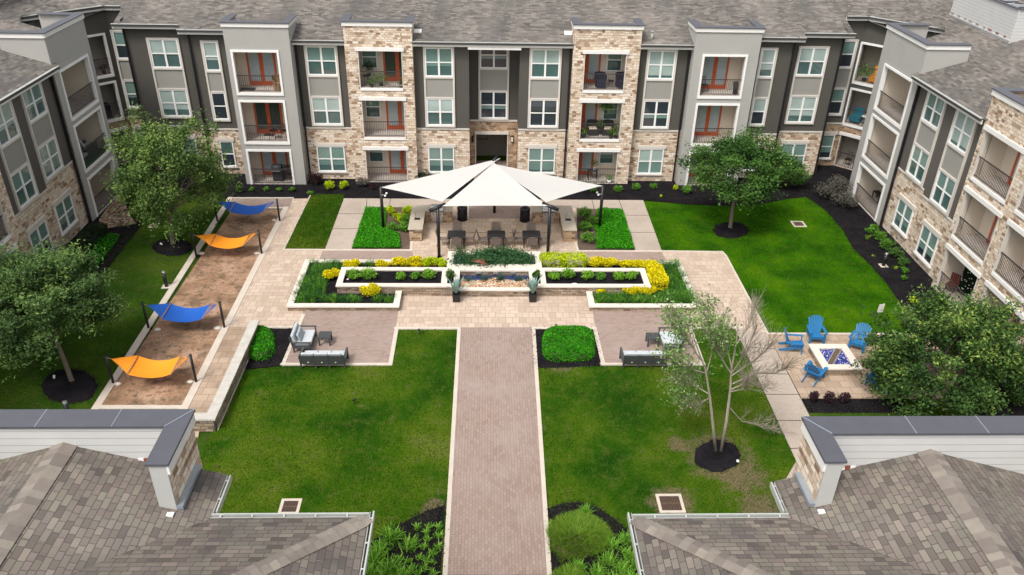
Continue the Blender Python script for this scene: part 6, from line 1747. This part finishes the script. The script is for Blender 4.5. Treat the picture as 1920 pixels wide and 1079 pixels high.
# yellow clipped shrubs in the planters; (u, v of their middle, half width in metres, half depth, half height)
YS = [(660, 496, .36, .30, .26, 'yellow clipped shrub at the back left of the left planter, between dark grasses', 0), (622, 515, .33, .32, .27, 'round yellow shrub beside the left end of the raised planter', 0), (694, 545, .38, .36, .32, 'round yellow shrub in front of the raised planter on the left', 0),
      (716, 496, .34, .28, .22, 'yellow shrub at the left end of the left planter hedge', 0), (749, 493, .42, .32, .27, 'yellow shrub second from the left in the left planter hedge', 0), (781, 492, .42, .32, .28, 'yellow shrub in the middle of the left planter hedge', 0), (806, 492, .34, .32, .27, 'yellow green shrub next to the left front sail post', 0), (829, 494, .28, .30, .24, 'yellow green shrub at the right end of the left hedge by the basin', 0)]
YR = [(1036, 490, .50, .36, .30, 'lime yellow block shrub beside the bougainvillea basin', 1), (1075, 490, .48, .36, .30, 'lime yellow block shrub, second right of the bougainvillea basin', 1), (1117, 492, .40, .32, .27, 'yellow shrub in the right hedge below the soil bed corner', 0), (1145, 493, .38, .30, .26, 'yellow shrub left of the dark gap in the right hedge', 0), (1175, 495, .38, .28, .22, 'yellow shrub right of the dark gap in the right hedge', 0), (1199, 496, .34, .28, .22, 'low yellow shrub before the corner of the right hedge', 0),
      (1221, 497, .32, .34, .26, 'yellow shrub at the corner of the right hedge', 0), (1228, 510, .30, .34, .25, 'yellow block shrub below the corner of the right hedge', 1), (1233, 527, .34, .50, .28, 'largest yellow block shrub at the right end of the raised planter', 1), (1186, 545, .42, .26, .24, 'yellow shrub left of its pair in front of the raised planter, right side', 0), (1214, 545, .36, .26, .23, 'yellow shrub right of its pair in front of the raised planter, right side', 0), (1127, 547, .18, .16, .16, 'small yellow shrub tuft at the left end of the right planter', 0)]
for i, (u, v, a_, b_, h_, l, bx) in enumerate(YS+YR):
    x, y = G2(u, v, .14+h_)
    lime = ('lime' in l or 'yellow green' in l)
    shrub('yellow_shrub', (x, y), (a_*1.35, b_*1.1, h_*(2.0 if bx else 1.1)), 'leaf_lime' if lime else 'leaf_yellow', l, int(2400 if bx else 1700), .085, .055, group='yellow shrubs in the stone planters', seed=i, z=.14, box=bool(bx))
# grasses in the outer planters: countless blades, one object a bed
def grassbed(name, regs, z, label, mats=('blade_green',), L=.34, dens=26, seed=0, W=.026, per=16, grow=None):
    for mi, mat in enumerate(mats):
        B = []; R = np.random.default_rng(seed+mi)
        for poly in regs:
            x, y = scatter(poly, dens/len(mats), R); 
            for a, b_ in zip(x, y): B.append((a, b_))
        B = np.array(B); n = len(B)*per; c = np.repeat(B, per, 0)+R.normal(size=(n, 2))*.035; hgt = np.repeat(R.uniform(.7, 1.15, len(B)), per)
        base = np.concatenate([c, np.full((n, 1), z)], 1); tb = np.repeat(R.normal(.45, .2, len(B)), per)
        V, F, t = blade_mesh(base, R.uniform(0, 2*pi, n), R.uniform(.6, 1, n)*L*hgt, np.full(n, W), R.uniform(.2, 1.0, n), tb+R.normal(0, .15, n))
        o = npmesh(name, V, F, t, mat); tag(o, label, 'grasses', None, 'stuff')
def zp(pts, z): return [G2(u, v, z) for u, v in pts]
grassbed('border_grass', [zp([(585, 490), (640, 490), (645, 505), (612, 520), (608, 545), (590, 560), (590, 568), (548, 568), (560, 535)], .25), zp([(672, 492), (700, 491), (700, 499), (672, 499)], .25), zp([(598, 557), (677, 557), (677, 568), (598, 568)], .25), zp([(705, 557), (738, 556), (737, 568), (700, 568)], .25)], .14, 'green strappy border grass filling the left stone planter', ('blade_green', 'blade_dark'), seed=1, dens=60, L=.42)
grassbed('border_grass', [zp([(1236, 492), (1270, 491), (1282, 515), (1303, 568), (1245, 568), (1245, 548), (1252, 530), (1240, 505)], .25), zp([(1114, 552), (1300, 552), (1302, 569), (1116, 569)], .25)], .14, 'green strappy border grass filling the right stone planter', ('blade_green', 'blade_dark', 'blade_green'), seed=3, dens=66, L=.42)
# small shrubs in the raised planter
RP = [(664, 515, .34, .30, 'leaf_fresh', 'leafy green shrub at the left end of the raised planter'), (692, 514, .40, .32, 'leaf_fresh', 'bushy green shrub second from the left in the raised planter'), (751, 517, .22, .20, 'leaf_fresh', 'small upright green plant in the bare part of the raised planter'), (778, 516, .24, .18, 'leaf_shrub', 'straggly dark plant left of the larger shrub in the raised planter'), (804, 514, .32, .26, 'leaf_fresh', 'spreading green shrub in the raised planter left of the fountain'), (845, 515, .20, .30, 'leaf_bright', 'narrow bright green shrub in the small cell left of the fountain'), (1006, 515, .18, .26, 'leaf_bright', 'narrow bright green shrub in the small cell right of the fountain'),
      (1039, 517, .28, .22, 'leaf_fresh', 'green shrub just right of the small cell in the raised planter'), (1064, 514, .32, .30, 'leaf_fresh', 'tall green shrub behind the white rocks in the raised planter'), (1101, 516, .28, .24, 'leaf_fresh', 'green shrub right of the white rocks in the raised planter'), (1126, 517, .24, .19, 'leaf_shrub', 'thin dark plant in the right half of the raised planter'), (1160, 517, .27, .22, 'leaf_fresh', 'rounded green shrub near the right end of the raised planter'), (1184, 516, .32, .22, 'leaf_fresh', 'last green shrub at the right end of the raised planter')]
for i, (u, v, a_, h_, mt, l) in enumerate(RP):
    x, y = G2(u, v+3, .46+h_*.7); shrub('green_shrub', (x, y), (a_*1.2, min(a_*1.1, .30), h_*1.1), mt, l, 560, .11, .045, group='green shrubs in the raised planter', seed=40+i, z=.46)
for i, (u, v, L_, l) in enumerate(((878, 522, .36, 'blue green grass clump at the left of the fountain pebbles'), (909, 520, .42, 'blue green grass clump second from the left in the fountain'), (939, 520, .55, 'largest blue green grass clump with a fallen reed in the fountain'), (972, 521, .40, 'blue green grass clump at the right of the fountain pebbles'))):
    x, y = G2(u, v, .4); tuft('grass_clump', (x, y-.1), .22, 260, L_, .014, 'blade_blue', l, 'grass clumps in the fountain basin', seed=i, spread=.10, lean=(.1, .75))
# bougainvillea hedge in the upper basin
r = wroot('bougainvillea', ((UB[0]+UB[1])/2, (UB[2]+UB[3])/2, .42), 'dark green bougainvillea hedge with a dead reddish branch behind the fountain', 'shrub')
R = np.random.default_rng(8); P = []
for k in range(60): P.append((R.uniform(UB[0]+.35, UB[1]-.62), R.uniform(UB[2]+.25, UB[3]-.25), .55+R.uniform(0, .32)))
P = np.array(P); i = R.integers(0, 60, 9000); C = P[i]+R.normal(size=(9000, 3))*[.19, .17, .13]; V, F, t = leaf_quads(C, .14, .055, R.normal(.5, .22, 9000), .3, R); npmesh('foliage', V, F, t, 'bougain', r, r.location)
f = MB(); a0q = Vector(G(912, 498, .66)); 
for k in range(16): 
    e = Vector(G(886+RB.uniform(-4, 26), 484+RB.uniform(0, 12), .95)); f.tube([a0q, a0q.lerp(e, .5)+Vector((0, 0, .08)), e], [.016, .012, .005], 'dead_frond', 4, False)
f.build('dead_branch', r)
# agaves
def agave(u, v, label, spread, seed):
    x, y = G2(u, v); r = empty('agave_pot', (x, y, .03), 0, label, 'potted agave', 'agaves in black square pots'); R = random.Random(seed)
    f = MB(); f.hexa([(sx*w, sy*w, z) for sx in (-1, 1) for sy in (-1, 1) for z, w in ((0, .16), (.40, .19))], 'pot_black'); f.build('pot', r)
    f = MB(); f.box(-.165, .165, -.165, .165, .36, .405, 'mulch'); f.build('soil_top', r)
    V = []; F = []; T = []
    for k in range(22):
        a = 2*pi*k*.382+R.uniform(-.2, .2); ln = R.uniform(.68, 1.0); le = R.uniform(.15, spread) if k > 6 else R.uniform(.05, .35); b0 = len(V); seg = 7
        for i in range(seg+1):
            t = i/seg; w = .078*(math.sin(pi*min(1, t*.85+.15))**.8)*(1-t**3)+.003; h = ln*(t-.35*le*t*t); rr = .03+ln*le*t**1.15
            cx_, cy_ = cos(a)*rr, sin(a)*rr
            for q, up_ in ((-1, .02), (0, -.012), (1, .02)): V.append((cx_-sin(a)*w*q, cy_+cos(a)*w*q, .40+h+up_)); T.append(.35+.4*t+R.uniform(-.1, .1))
        for i in range(seg):
            for q in (0, 1): j = b0+i*3+q; F.append((j, j+1, j+4, j+3))
    npmesh('leaves', V, np.array(F), np.clip(T, 0, 1), 'agave', r, smooth=True)
agave(856, 565, 'spreading blue agave in a black square pot left of the fountain', 1.05, 1); agave(998.5, 565, 'upright blue agave in a black square pot right of the fountain', .55, 2)

# row of shrubs along the back building
SB = [('green_shrub', 246, 330, .4, .35, 'leaf_shrub', 'x')]
BK = [(591, 334, .50, .45, 'leaf_purple', 'purple_shrub', 'large dark purple shrub against the wall beside the left grey bay', 1100), (617, 347, .34, .34, 'leaf_lime', 'lime_shrub', 'lime green ball shrub in mulch, left of the pair right of the purple shrub', 700), (644, 347, .32, .32, 'leaf_lime', 'lime_shrub', 'lime green ball shrub in mulch, right of the pair right of the purple shrub', 700), (680, 342, .42, .34, 'leaf_grey', 'grey_green_shrub', 'grey green shrub in front of the left stone bay corner', 500), (700, 350, .28, .20, 'leaf_purple', 'purple_shrub', 'small dark purple shrub behind the left rear sail post', 350), (795, 329, .75, .36, 'leaf_dkhedge', 'dark_shrub', 'dark spreading shrub below the window left of the entry', 900), (825, 330, .5, .3, 'leaf_dkhedge', 'dark_shrub', 'second dark spreading shrub below the window left of the entry', 500),
      (1108, 353, .40, .28, 'leaf_shrub', 'green_shrub', 'green shrub behind the right rear sail post', 450), (1095, 345, .3, .25, 'leaf_bright', 'green_shrub', 'green shrub at the foot of the right stone bay patio', 350), (1159, 354, .30, .24, 'leaf_shrub', 'green_shrub', 'green shrub in mulch directly below the right stone bay corner', 400), (1192, 350, .30, .26, 'leaf_shrub', 'green_shrub', 'green shrub below the right window between stone and grey bays', 400), (1226, 349, .28, .22, 'leaf_shrub', 'green_shrub', 'smaller green shrub left of the right grey bay', 300), (1267, 352, .20, .20, 'leaf_lime', 'lime_shrub', 'small lime shrub at the left foot of the right grey bay', 250), (1287, 355, .42, .28, 'leaf_shrub', 'green_shrub', 'low green shrub at the foot of the right grey bay', 550), (1240, 368, .10, .08, 'leaf_lime', 'seedling', 'tiny lime seedling in mulch below the small green shrub', 50),
      (448, 354, .26, .28, 'leaf_bright', 'green_shrub', 'bright green shrub left of the left grey bay, far left of its row', 300), (472, 355, .20, .17, 'leaf_shrub', 'green_shrub', 'first small green shrub in the row below the left grey bay', 220), (499, 354, .22, .17, 'leaf_shrub', 'green_shrub', 'second small green shrub in the row below the left grey bay', 220), (523, 355, .20, .16, 'leaf_shrub', 'green_shrub', 'third small green shrub in the row below the left grey bay', 220), (547, 355, .22, .17, 'leaf_shrub', 'green_shrub', 'fourth small green shrub in the row below the left grey bay', 220), (582, 362, .22, .17, 'leaf_shrub', 'green_shrub', 'small green shrub at the corner of the small lawn strip', 220)]
for i, (u, v, a_, h_, mt, nm, l, n) in enumerate(BK):
    x, y = G2(u, v, h_); shrub(nm, (x, y), (a_, a_*.85, h_), mt, l, n, .10, .05, group='shrubs along the back building', seed=70+i, ncl=10)
# bushes beside the kitchens
KB = [(700, 411, .42, .42, 'leaf_shrub', 0), (714, 398, .36, .42, 'leaf_lime', 0), (736, 425, .50, .38, 'leaf_shrub', 1), (770, 397, .42, .50, 'leaf_lime', 1), (768, 415, .45, .45, 'leaf_shrub', 1), (745, 402, .40, .42, 'leaf_lime', 0)]
KB = [(731, 395, .30, .34, 'leaf_lime', 'lime green bush at the far left of the bed beside the left kitchen'), (748, 408, .38, .34, 'leaf_lime', 'lime green bush in the middle of the bed beside the left kitchen'), (736, 425, .34, .26, 'leaf_shrub', 'green bush at the front of the bed beside the left kitchen'), (757, 424, .42, .32, 'leaf_shrub', 'larger green bush at the front of the bed touching the left kitchen'), (766, 396, .42, .44, 'leaf_lime', 'tall lime green bush behind the left kitchen corner'), (765, 411, .38, .36, 'leaf_shrub', 'green bush against the side of the left kitchen'),
      (1096, 401, .48, .42, 'leaf_shrub', 'tall green bush behind the right kitchen end'), (1113, 413, .36, .34, 'leaf_shrub', 'green bush right of the tall one beside the right kitchen'), (1097, 424, .40, .34, 'leaf_shrub', 'green bush in the middle of the bed beside the right kitchen'), (1102, 446, .42, .36, 'leaf_shrub', 'round green bush at the front of the bed beside the right kitchen')]
for i, (u, v, a_, h_, mt, l) in enumerate(KB):
    x, y = G2(u, v, h_); shrub('garden_bush', (x, y), (a_, a_*.9, h_), mt, l, 800, .10, .055, group='bushes beside the outdoor kitchens', seed=120+i)
# right wing bed and corner shrubs
RWB = [(1562, 350, 1.2, .8, 'leaf_grey', 'grey_shrub', 'large grey purple shrub in black mulch at the foot of the right corner bay', 2600), (1585, 374, .9, .55, 'leaf_grey', 'grey_shrub', 'lower grey purple shrub in front of the larger one at the right corner', 1500), (1635, 430, .42, .34, 'leaf_shrub', 'green_shrub', 'green shrub at the far end of the right wing row', 550), (1651, 441, .45, .34, 'leaf_shrub', 'green_shrub', 'second green shrub from the far end of the right wing row', 600), (1663, 458, .48, .36, 'leaf_shrub', 'green_shrub', 'third green shrub of the right wing row, behind the bollard light', 650), (1680, 473, .45, .34, 'leaf_bright', 'green_shrub', 'fourth green shrub of the right wing row', 600), (1692, 489, .40, .32, 'leaf_bright', 'green_shrub', 'fifth green shrub of the right wing row', 550), (1697, 507, .24, .2, 'leaf_shrub', 'green_shrub', 'small green shrub sixth in the right wing row', 260), (1694, 521, .2, .16, 'leaf_shrub', 'green_shrub', 'small green shrub nearest the camera in the right wing row', 240),
      (1527, 744, .26, .26, 'leaf_purple', 'purple_shrub', 'small purple shrub at the left of three in the fire pit mulch', 360), (1556, 745, .26, .26, 'leaf_purple', 'purple_shrub', 'small purple shrub in the middle of three in the fire pit mulch', 360), (1584, 745, .28, .26, 'leaf_purple', 'purple_shrub', 'small purple shrub at the right of three in the fire pit mulch', 360), (1895, 700, .6, .5, 'leaf_shrub', 'green_shrub', 'green shrub at the right frame edge below the stone wall', 900), (1905, 745, .5, .35, 'leaf_bright', 'green_shrub', 'low bright shrub at the right frame edge in black mulch', 500), (1715, 562, .3, .22, 'leaf_lime', 'lime_shrub', 'small lime shrub in mulch above the big tree', 260)]
for i, (u, v, a_, h_, mt, nm, l, n) in enumerate(RWB):
    x, y = G2(u, v, h_); shrub(nm, (x, y), (a_, a_*.9, h_), mt, l, n, .10, .05, group='shrubs in the right hand beds' if 'row' in l else None, seed=140+i, ncl=12)
for i, (u, v, L_, l) in enumerate(((1627, 449, .35, 'lime fern like plant in mulch at the far end of the right bed'), (1679, 505, .22, 'small lime fern like plant in mulch left of the last shrubs'), (1637, 481, .12, 'tiny lime plant in the middle of the right mulch bed'))):
    x, y = G2(u, v); tuft('lime_fern', (x, y), .012, 26, L_, .05, 'blade_lime', l, None, 'fern', seed=30+i, spread=.05, lean=(.3, .9))
# left bed: hedge and bright ground cover
p0 = G2(120, 488, .3); p1 = G2(186, 432, .3)
c_ = ((p0[0]+p1[0])/2, (p0[1]+p1[1])/2); L_ = math.hypot(p1[0]-p0[0], p1[1]-p0[1]); shrub('hedge', c_, (.5, L_/2+.3, .62), 'leaf_dkhedge', 'clipped dark hedge under the stone wall windows of the left wing', 5200, .085, .05, cat='hedge', seed=200, box=True, rz=math.atan2(p1[1]-p0[1], p1[0]-p0[0])-pi/2)
# ---- ground covers
def cover(name, poly, z, h, mat, label, dens, seed, L=.085, W=.055, kind='stuff', dome=0.0):
    R = np.random.default_rng(seed); x, y = scatter(poly, dens, R); n = len(x); c = np.array([sum(p[0] for p in poly), sum(p[1] for p in poly)])/len(poly)
    rr = np.hypot((x-c[0])/(max(p[0] for p in poly)-c[0]), (y-c[1])/(max(p[1] for p in poly)-c[1])); zz = z+h*R.uniform(.35, 1, n)*(1+.25*np.sin(x*3.1+seed)*np.cos(y*2.7))+dome*np.clip(1-rr**3, 0, 1)
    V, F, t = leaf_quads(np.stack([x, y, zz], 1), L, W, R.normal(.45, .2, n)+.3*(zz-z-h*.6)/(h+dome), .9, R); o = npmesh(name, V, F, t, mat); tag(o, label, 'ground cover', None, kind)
cover('ground_cover', gp([(686, 392), (722, 392), (724, 410), (722, 430), (748, 440), (752, 468), (660, 468)]), .03, .14, 'leaf_cover', 'bright green ground cover left of the left kitchen', 1500, 1)
cover('ground_cover', gp([(1121, 394), (1167, 395), (1190, 470), (1118, 469), (1118, 440), (1112, 425)]), .03, .14, 'leaf_cover', 'bright green ground cover right of the right kitchen', 1500, 2)
def blob(u0, v0, u1, v1, n=24, sq=.55):
    cu, cv, a, b_ = (u0+u1)/2, (v0+v1)/2, (u1-u0)/2, (v1-v0)/2
    return gp([(cu+a*abs(cos(2*pi*i/n))**sq*(1 if cos(2*pi*i/n) > 0 else -1), cv+b_*abs(sin(2*pi*i/n))**sq*(1 if sin(2*pi*i/n) > 0 else -1)) for i in range(n)])
def mound(name, poly, h, mat, label, dens, seed):
    c = np.mean(np.array(poly), 0); r = wroot(name, (c[0], c[1], 0), label, 'shrub'); R = np.random.default_rng(seed); x, y = scatter(poly, dens, R); n = len(x)
    P = np.array(poly); d = np.full(n, 9.0)
    for i in range(len(P)):
        a, b_ = P[i], P[(i+1) % len(P)]; ab = b_-a; t = np.clip(((x-a[0])*ab[0]+(y-a[1])*ab[1])/(ab@ab), 0, 1); d = np.minimum(d, np.hypot(x-a[0]-t*ab[0], y-a[1]-t*ab[1]))
    top = h*(1-np.exp(-d/.12)); zz = top*np.where(R.uniform(size=n) < .75, R.uniform(.85, 1.05, n), R.uniform(.2, 1, n))+.02
    V, F, t = leaf_quads(np.stack([x, y, zz], 1), .075, .05, R.normal(.5, .2, n)+.12*np.sin(x*4)*np.cos(y*5), .7, R); npmesh('foliage', V, F, t, mat, r, r.location)
    m_ = MB(); m_.slab([tuple(c+(p-c)*.86) for p in P], .01, h*.6, 'stem'); m_.build('woody_core', r)
mound('clipped_shrub', blob(1016, 616, 1116, 681), .32, 'leaf_cover', 'bright green clipped square mound in mulch right of the brick path', 1500, 4)
mound('clipped_shrub', blob(457, 616, 517, 678, sq=.8), .34, 'leaf_cover', 'bright green clipped round mound in mulch by the seat wall', 1500, 5)
cover('ground_cover', gp([(227, 444), (200, 440), (170, 460), (150, 490), (120, 540), (160, 530), (200, 482)]), .01, .16, 'leaf_cover', 'green ground cover in the bed in front of the left dark hedge', 500, 6)
# ---- foreground day lilies and grass mounds
DL = [(733, 1005, .55, 150), (712, 1030, .48, 110), (768, 1020, .50, 130), (700, 1050, .55, 160), (693, 1075, .5, 120), (728, 1068, .55, 160), (756, 1078, .45, 110), (712, 1085, .5, 120), (782, 990, .26, 50), (800, 999, .26, 50), (806, 988, .24, 40), (823, 989, .30, 60), (822, 1004, .30, 60), (801, 1011, .22, 40), (795, 1025, .22, 36), (821, 1025, .28, 50), (812, 1038, .26, 44), (800, 1048, .26, 44), (748, 1048, .2, 34), (766, 1052, .22, 34), (786, 1045, .22, 34), (812, 1054, .22, 34), (774, 1066, .24, 40), (796, 1065, .24, 40), (812, 1075, .24, 40), (748, 1000, .25, 40), (785, 1075, .24, 40)]
first = {}
def lily(u, v, L_, n, label, mt='blade_green', grp='day lilies in the bottom left bed', k=0):
    x, y = G2(u, v, L_*.35); key = (mt, round(L_, 1))
    if key not in first: first[key] = tuft('day_lily', (x, y), .012, int(n*(1.1 if L_ > .35 else .9)), L_*(.92 if L_ > .35 else .85), .042, mt, label, grp, 'day lily', seed=60+len(first), spread=.07*L_/.4, lean=(.2, .95)); return first[key]
    c = copy_tree(first[key]); c['group'] = grp; return place(c, (x, y, .012), rnd.uniform(0, 6.28), label, rnd.uniform(.9, 1.1))
SML = {}; _o = sorted(range(8, len(DL)), key=lambda k: DL[k][1]); ORD = ('top', 'second', 'third', 'fourth', 'fifth'); NTH = ('nearest the brick path', 'second from the brick path', 'third from the brick path', 'fourth from the brick path')
for q in range(0, len(_o), 4):
    for w, k in enumerate(sorted(_o[q:q+4], key=lambda k: -DL[k][0])): SML[k] = 'small day lily in the %s row of the black mulch, %s' % (ORD[q//4], NTH[w])
for i, (u, v, L_, n) in enumerate(DL):
    if i < 8: l = ('large day lily at the far side of the bottom left bed', 'large day lily nearest the white gutter corner', 'large day lily on the right of the big clumps, bottom left bed', 'large day lily against the white gutter below its corner', 'large day lily at the bottom edge touching the gutter', 'large day lily in the middle of the bottom edge clumps', 'large day lily at the right of the bottom edge clumps', 'large day lily cut by the bottom edge of the view')[i]
    else: l = SML[i]
    lily(u, v, L_*1.05, n, l, 'blade_lily')
def grass_mound(poly, h, label, seed, mat='blade_lime2', L_=.22, dens=520):
    c = np.mean(np.array(poly), 0); r = wroot('grass_mound', (c[0], c[1], 0), label, 'grass mound'); R = np.random.default_rng(seed); x, y = scatter(poly, dens, R); n = len(x)*5
    x = np.repeat(x, 5)+R.normal(size=n)*.03; y = np.repeat(y, 5)+R.normal(size=n)*.03; P = np.array(poly); rx = (P[:, 0].max()-P[:, 0].min())/2; ry = (P[:, 1].max()-P[:, 1].min())/2
    q = np.clip(1-((x-c[0])/rx)**2-((y-c[1])/ry)**2, 0, 1)**.38; z = q*h*.75*R.uniform(.75, 1.1, n)
    az = np.arctan2(y-c[1], x-c[0])+R.normal(0, .8, n); V, F, t = blade_mesh(np.stack([x, y, z], 1), az, R.uniform(.6, 1, n)*L_, np.full(n, .016), R.uniform(.4, 1.0, n), R.normal(.5, .22, n)); npmesh('leaves', V, F, t, mat, r, r.location)
    m_ = MB(); Q = []
    for k, zz in ((1, 0), (.9, .45), (.6, .8), (.05, 1)): Q.append([(c[0]+(p[0]-c[0])*k*.9, c[1]+(p[1]-c[1])*k*.9, zz*h*.6) for p in list(P)+[P[0]]])
    m_.grid(Q, 'stem'); m_.build('root_mass', r)
grass_mound(gp([(1040, 985), (1085, 964), (1130, 985), (1148, 1010), (1130, 1040), (1090, 1055), (1050, 1055), (1030, 1030), (1028, 1000)]), .34, 'big yellow green grass mound in the bottom right bed beside the brick path', 9)
grass_mound(gp([(1035, 1085), (1065, 1070), (1100, 1085), (1090, 1120), (1040, 1120)]), .35, 'second yellow green grass mound cut by the bottom edge beside the path', 10)
RL = [(1098, 958, .36, 'day lily standing alone at the top of the bottom right mulch bed'), (1035, 985, .3, 'small day lily between the grass mound and the path kerb'), (1150, 1020, .5, 'large day lily right of the yellow green mound'), (1172, 1010, .42, 'large day lily near the mulch, top right of the clumps'), (1196, 1018, .4, 'day lily next to the right white gutter corner'), (1180, 1040, .5, 'large day lily in the middle right of the bottom right bed'), (1140, 1050, .5, 'large day lily in the centre of the bottom right bed'), (1165, 1065, .5, 'large day lily low in the bottom right bed'), (1195, 1060, .5, 'large day lily against the right white gutter'), (1120, 1075, .5, 'large day lily at the bottom edge right of the second mound'), (1150, 1090, .5, 'large day lily cut by the bottom edge, centre of the right bed'), (1185, 1088, .5, 'large day lily cut by the bottom edge beside the right gutter'), (1085, 1062, .42, 'dark day lily between the two yellow green mounds')]
for i, (u, v, L_, l) in enumerate(RL): lily(u, v, L_, 130, l, 'blade_lily', 'day lilies in the bottom right bed')

# ---- loose mulch chips over the beds, spilling a little past their edges
R = np.random.default_rng(77); MX = []; MY = []
for poly, dn in ((BED_N, 130), (BED_W, 90), (BED_SL, 300), (BED_SR, 300), (BED_ML, 240), (BED_MR, 240), (BED_FP, 200), *[(r_, 300) for r_ in RINGS]):
    x, y = scatter(poly, dn, R); MX.append(x+R.normal(size=len(x))*.05); MY.append(y+R.normal(size=len(y))*.05)
    P = [np.array(p[:2]) for p in poly]
    for i in range(len(P)):
        a, b_ = P[i], P[(i+1) % len(P)]; n = int(np.hypot(*(b_-a))*26)
        if n > 600: continue
        t = R.uniform(0, 1, n)[:, None]; q = a+(b_-a)*t+R.normal(size=(n, 2))*.07; MX.append(q[:, 0]); MY.append(q[:, 1])
MX = np.concatenate(MX); MY = np.concatenate(MY); k_ = (MY < 47.2) & (MX > -21.6) & (MX < 22.4); MX = MX[k_]; MY = MY[k_]; n = len(MX)
V, F, t = leaf_quads(np.stack([MX, MY, R.uniform(.03, .055, n)], 1), .075, .03, R.beta(1.3, 4, n), 1.2, R); o = npmesh('mulch_chips', V, F, t, 'mulch_chip'); tag(o, 'loose black and brown mulch chips over the planting beds', 'mulch', None, 'stuff')

# ---- lawn grass: short blades over all lawns, one object of stuff
def lawn_grass(name, polys, mat, dens, seed, label, hgt=.05):
    R = np.random.default_rng(seed); X = []; Y = []
    for p in polys: x, y = scatter(p, dens, R); X.append(x); Y.append(y)
    x = np.concatenate(X); y = np.concatenate(Y); k = np.ones(len(x), bool)
    for r_ in RINGS: k &= ~inpoly(x, y, r_)
    for (u, v, w) in ((544, 951, .36), (1257, 945, .46), (290, 424, .3), (1497, 421, .4)):
        gx, gy = G2(u, v); k &= ~((abs(x-gx) < w) & (abs(y-gy) < w))
    x = x[k]; y = y[k]; n = len(x)
    patch = .5+.28*np.sin(x*.9+1.3*np.sin(y*.7))*np.sin(y*1.1+seed)+.2*np.sin(x*2.3+y*1.7)
    a = R.uniform(0, 2*pi, n); h = hgt*R.uniform(.5, 1.2, n)*(.75+.5*patch); w = .016; d = np.stack([np.cos(a), np.sin(a)], 1)*w
    le = R.uniform(-.03, .03, (n, 2)); V = np.empty((n, 3, 3)); V[:, 0] = np.stack([x-d[:, 0], y-d[:, 1], np.full(n, .003)], 1); V[:, 1] = np.stack([x+d[:, 0], y+d[:, 1], np.full(n, .003)], 1); V[:, 2] = np.stack([x+le[:, 0], y+le[:, 1], h], 1)
    fine = np.sin(x*7.1+2*np.sin(y*5.3))*np.sin(y*8.3+1.5*np.sin(x*4.1)); t = np.repeat(np.clip(R.normal(.40, .26, n)+.35*(patch-.5)+.16*fine, 0, 1), 3); o = npmesh(name, V.reshape(-1, 3), np.arange(n*3).reshape(n, 3), t, mat); tag(o, label, 'grass', None, 'stuff')
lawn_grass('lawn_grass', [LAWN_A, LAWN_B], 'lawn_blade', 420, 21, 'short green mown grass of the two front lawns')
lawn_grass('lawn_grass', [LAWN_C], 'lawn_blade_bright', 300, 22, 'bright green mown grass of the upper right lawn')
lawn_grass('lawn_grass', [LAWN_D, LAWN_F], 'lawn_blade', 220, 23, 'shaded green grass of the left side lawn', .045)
lawn_grass('lawn_grass', [LAWN_E], 'lawn_blade', 700, 24, 'thick green grass of the small lawn strip beside the concrete walk', .11)

for o in scene.objects:
    if '_w' in o: del o['_w']
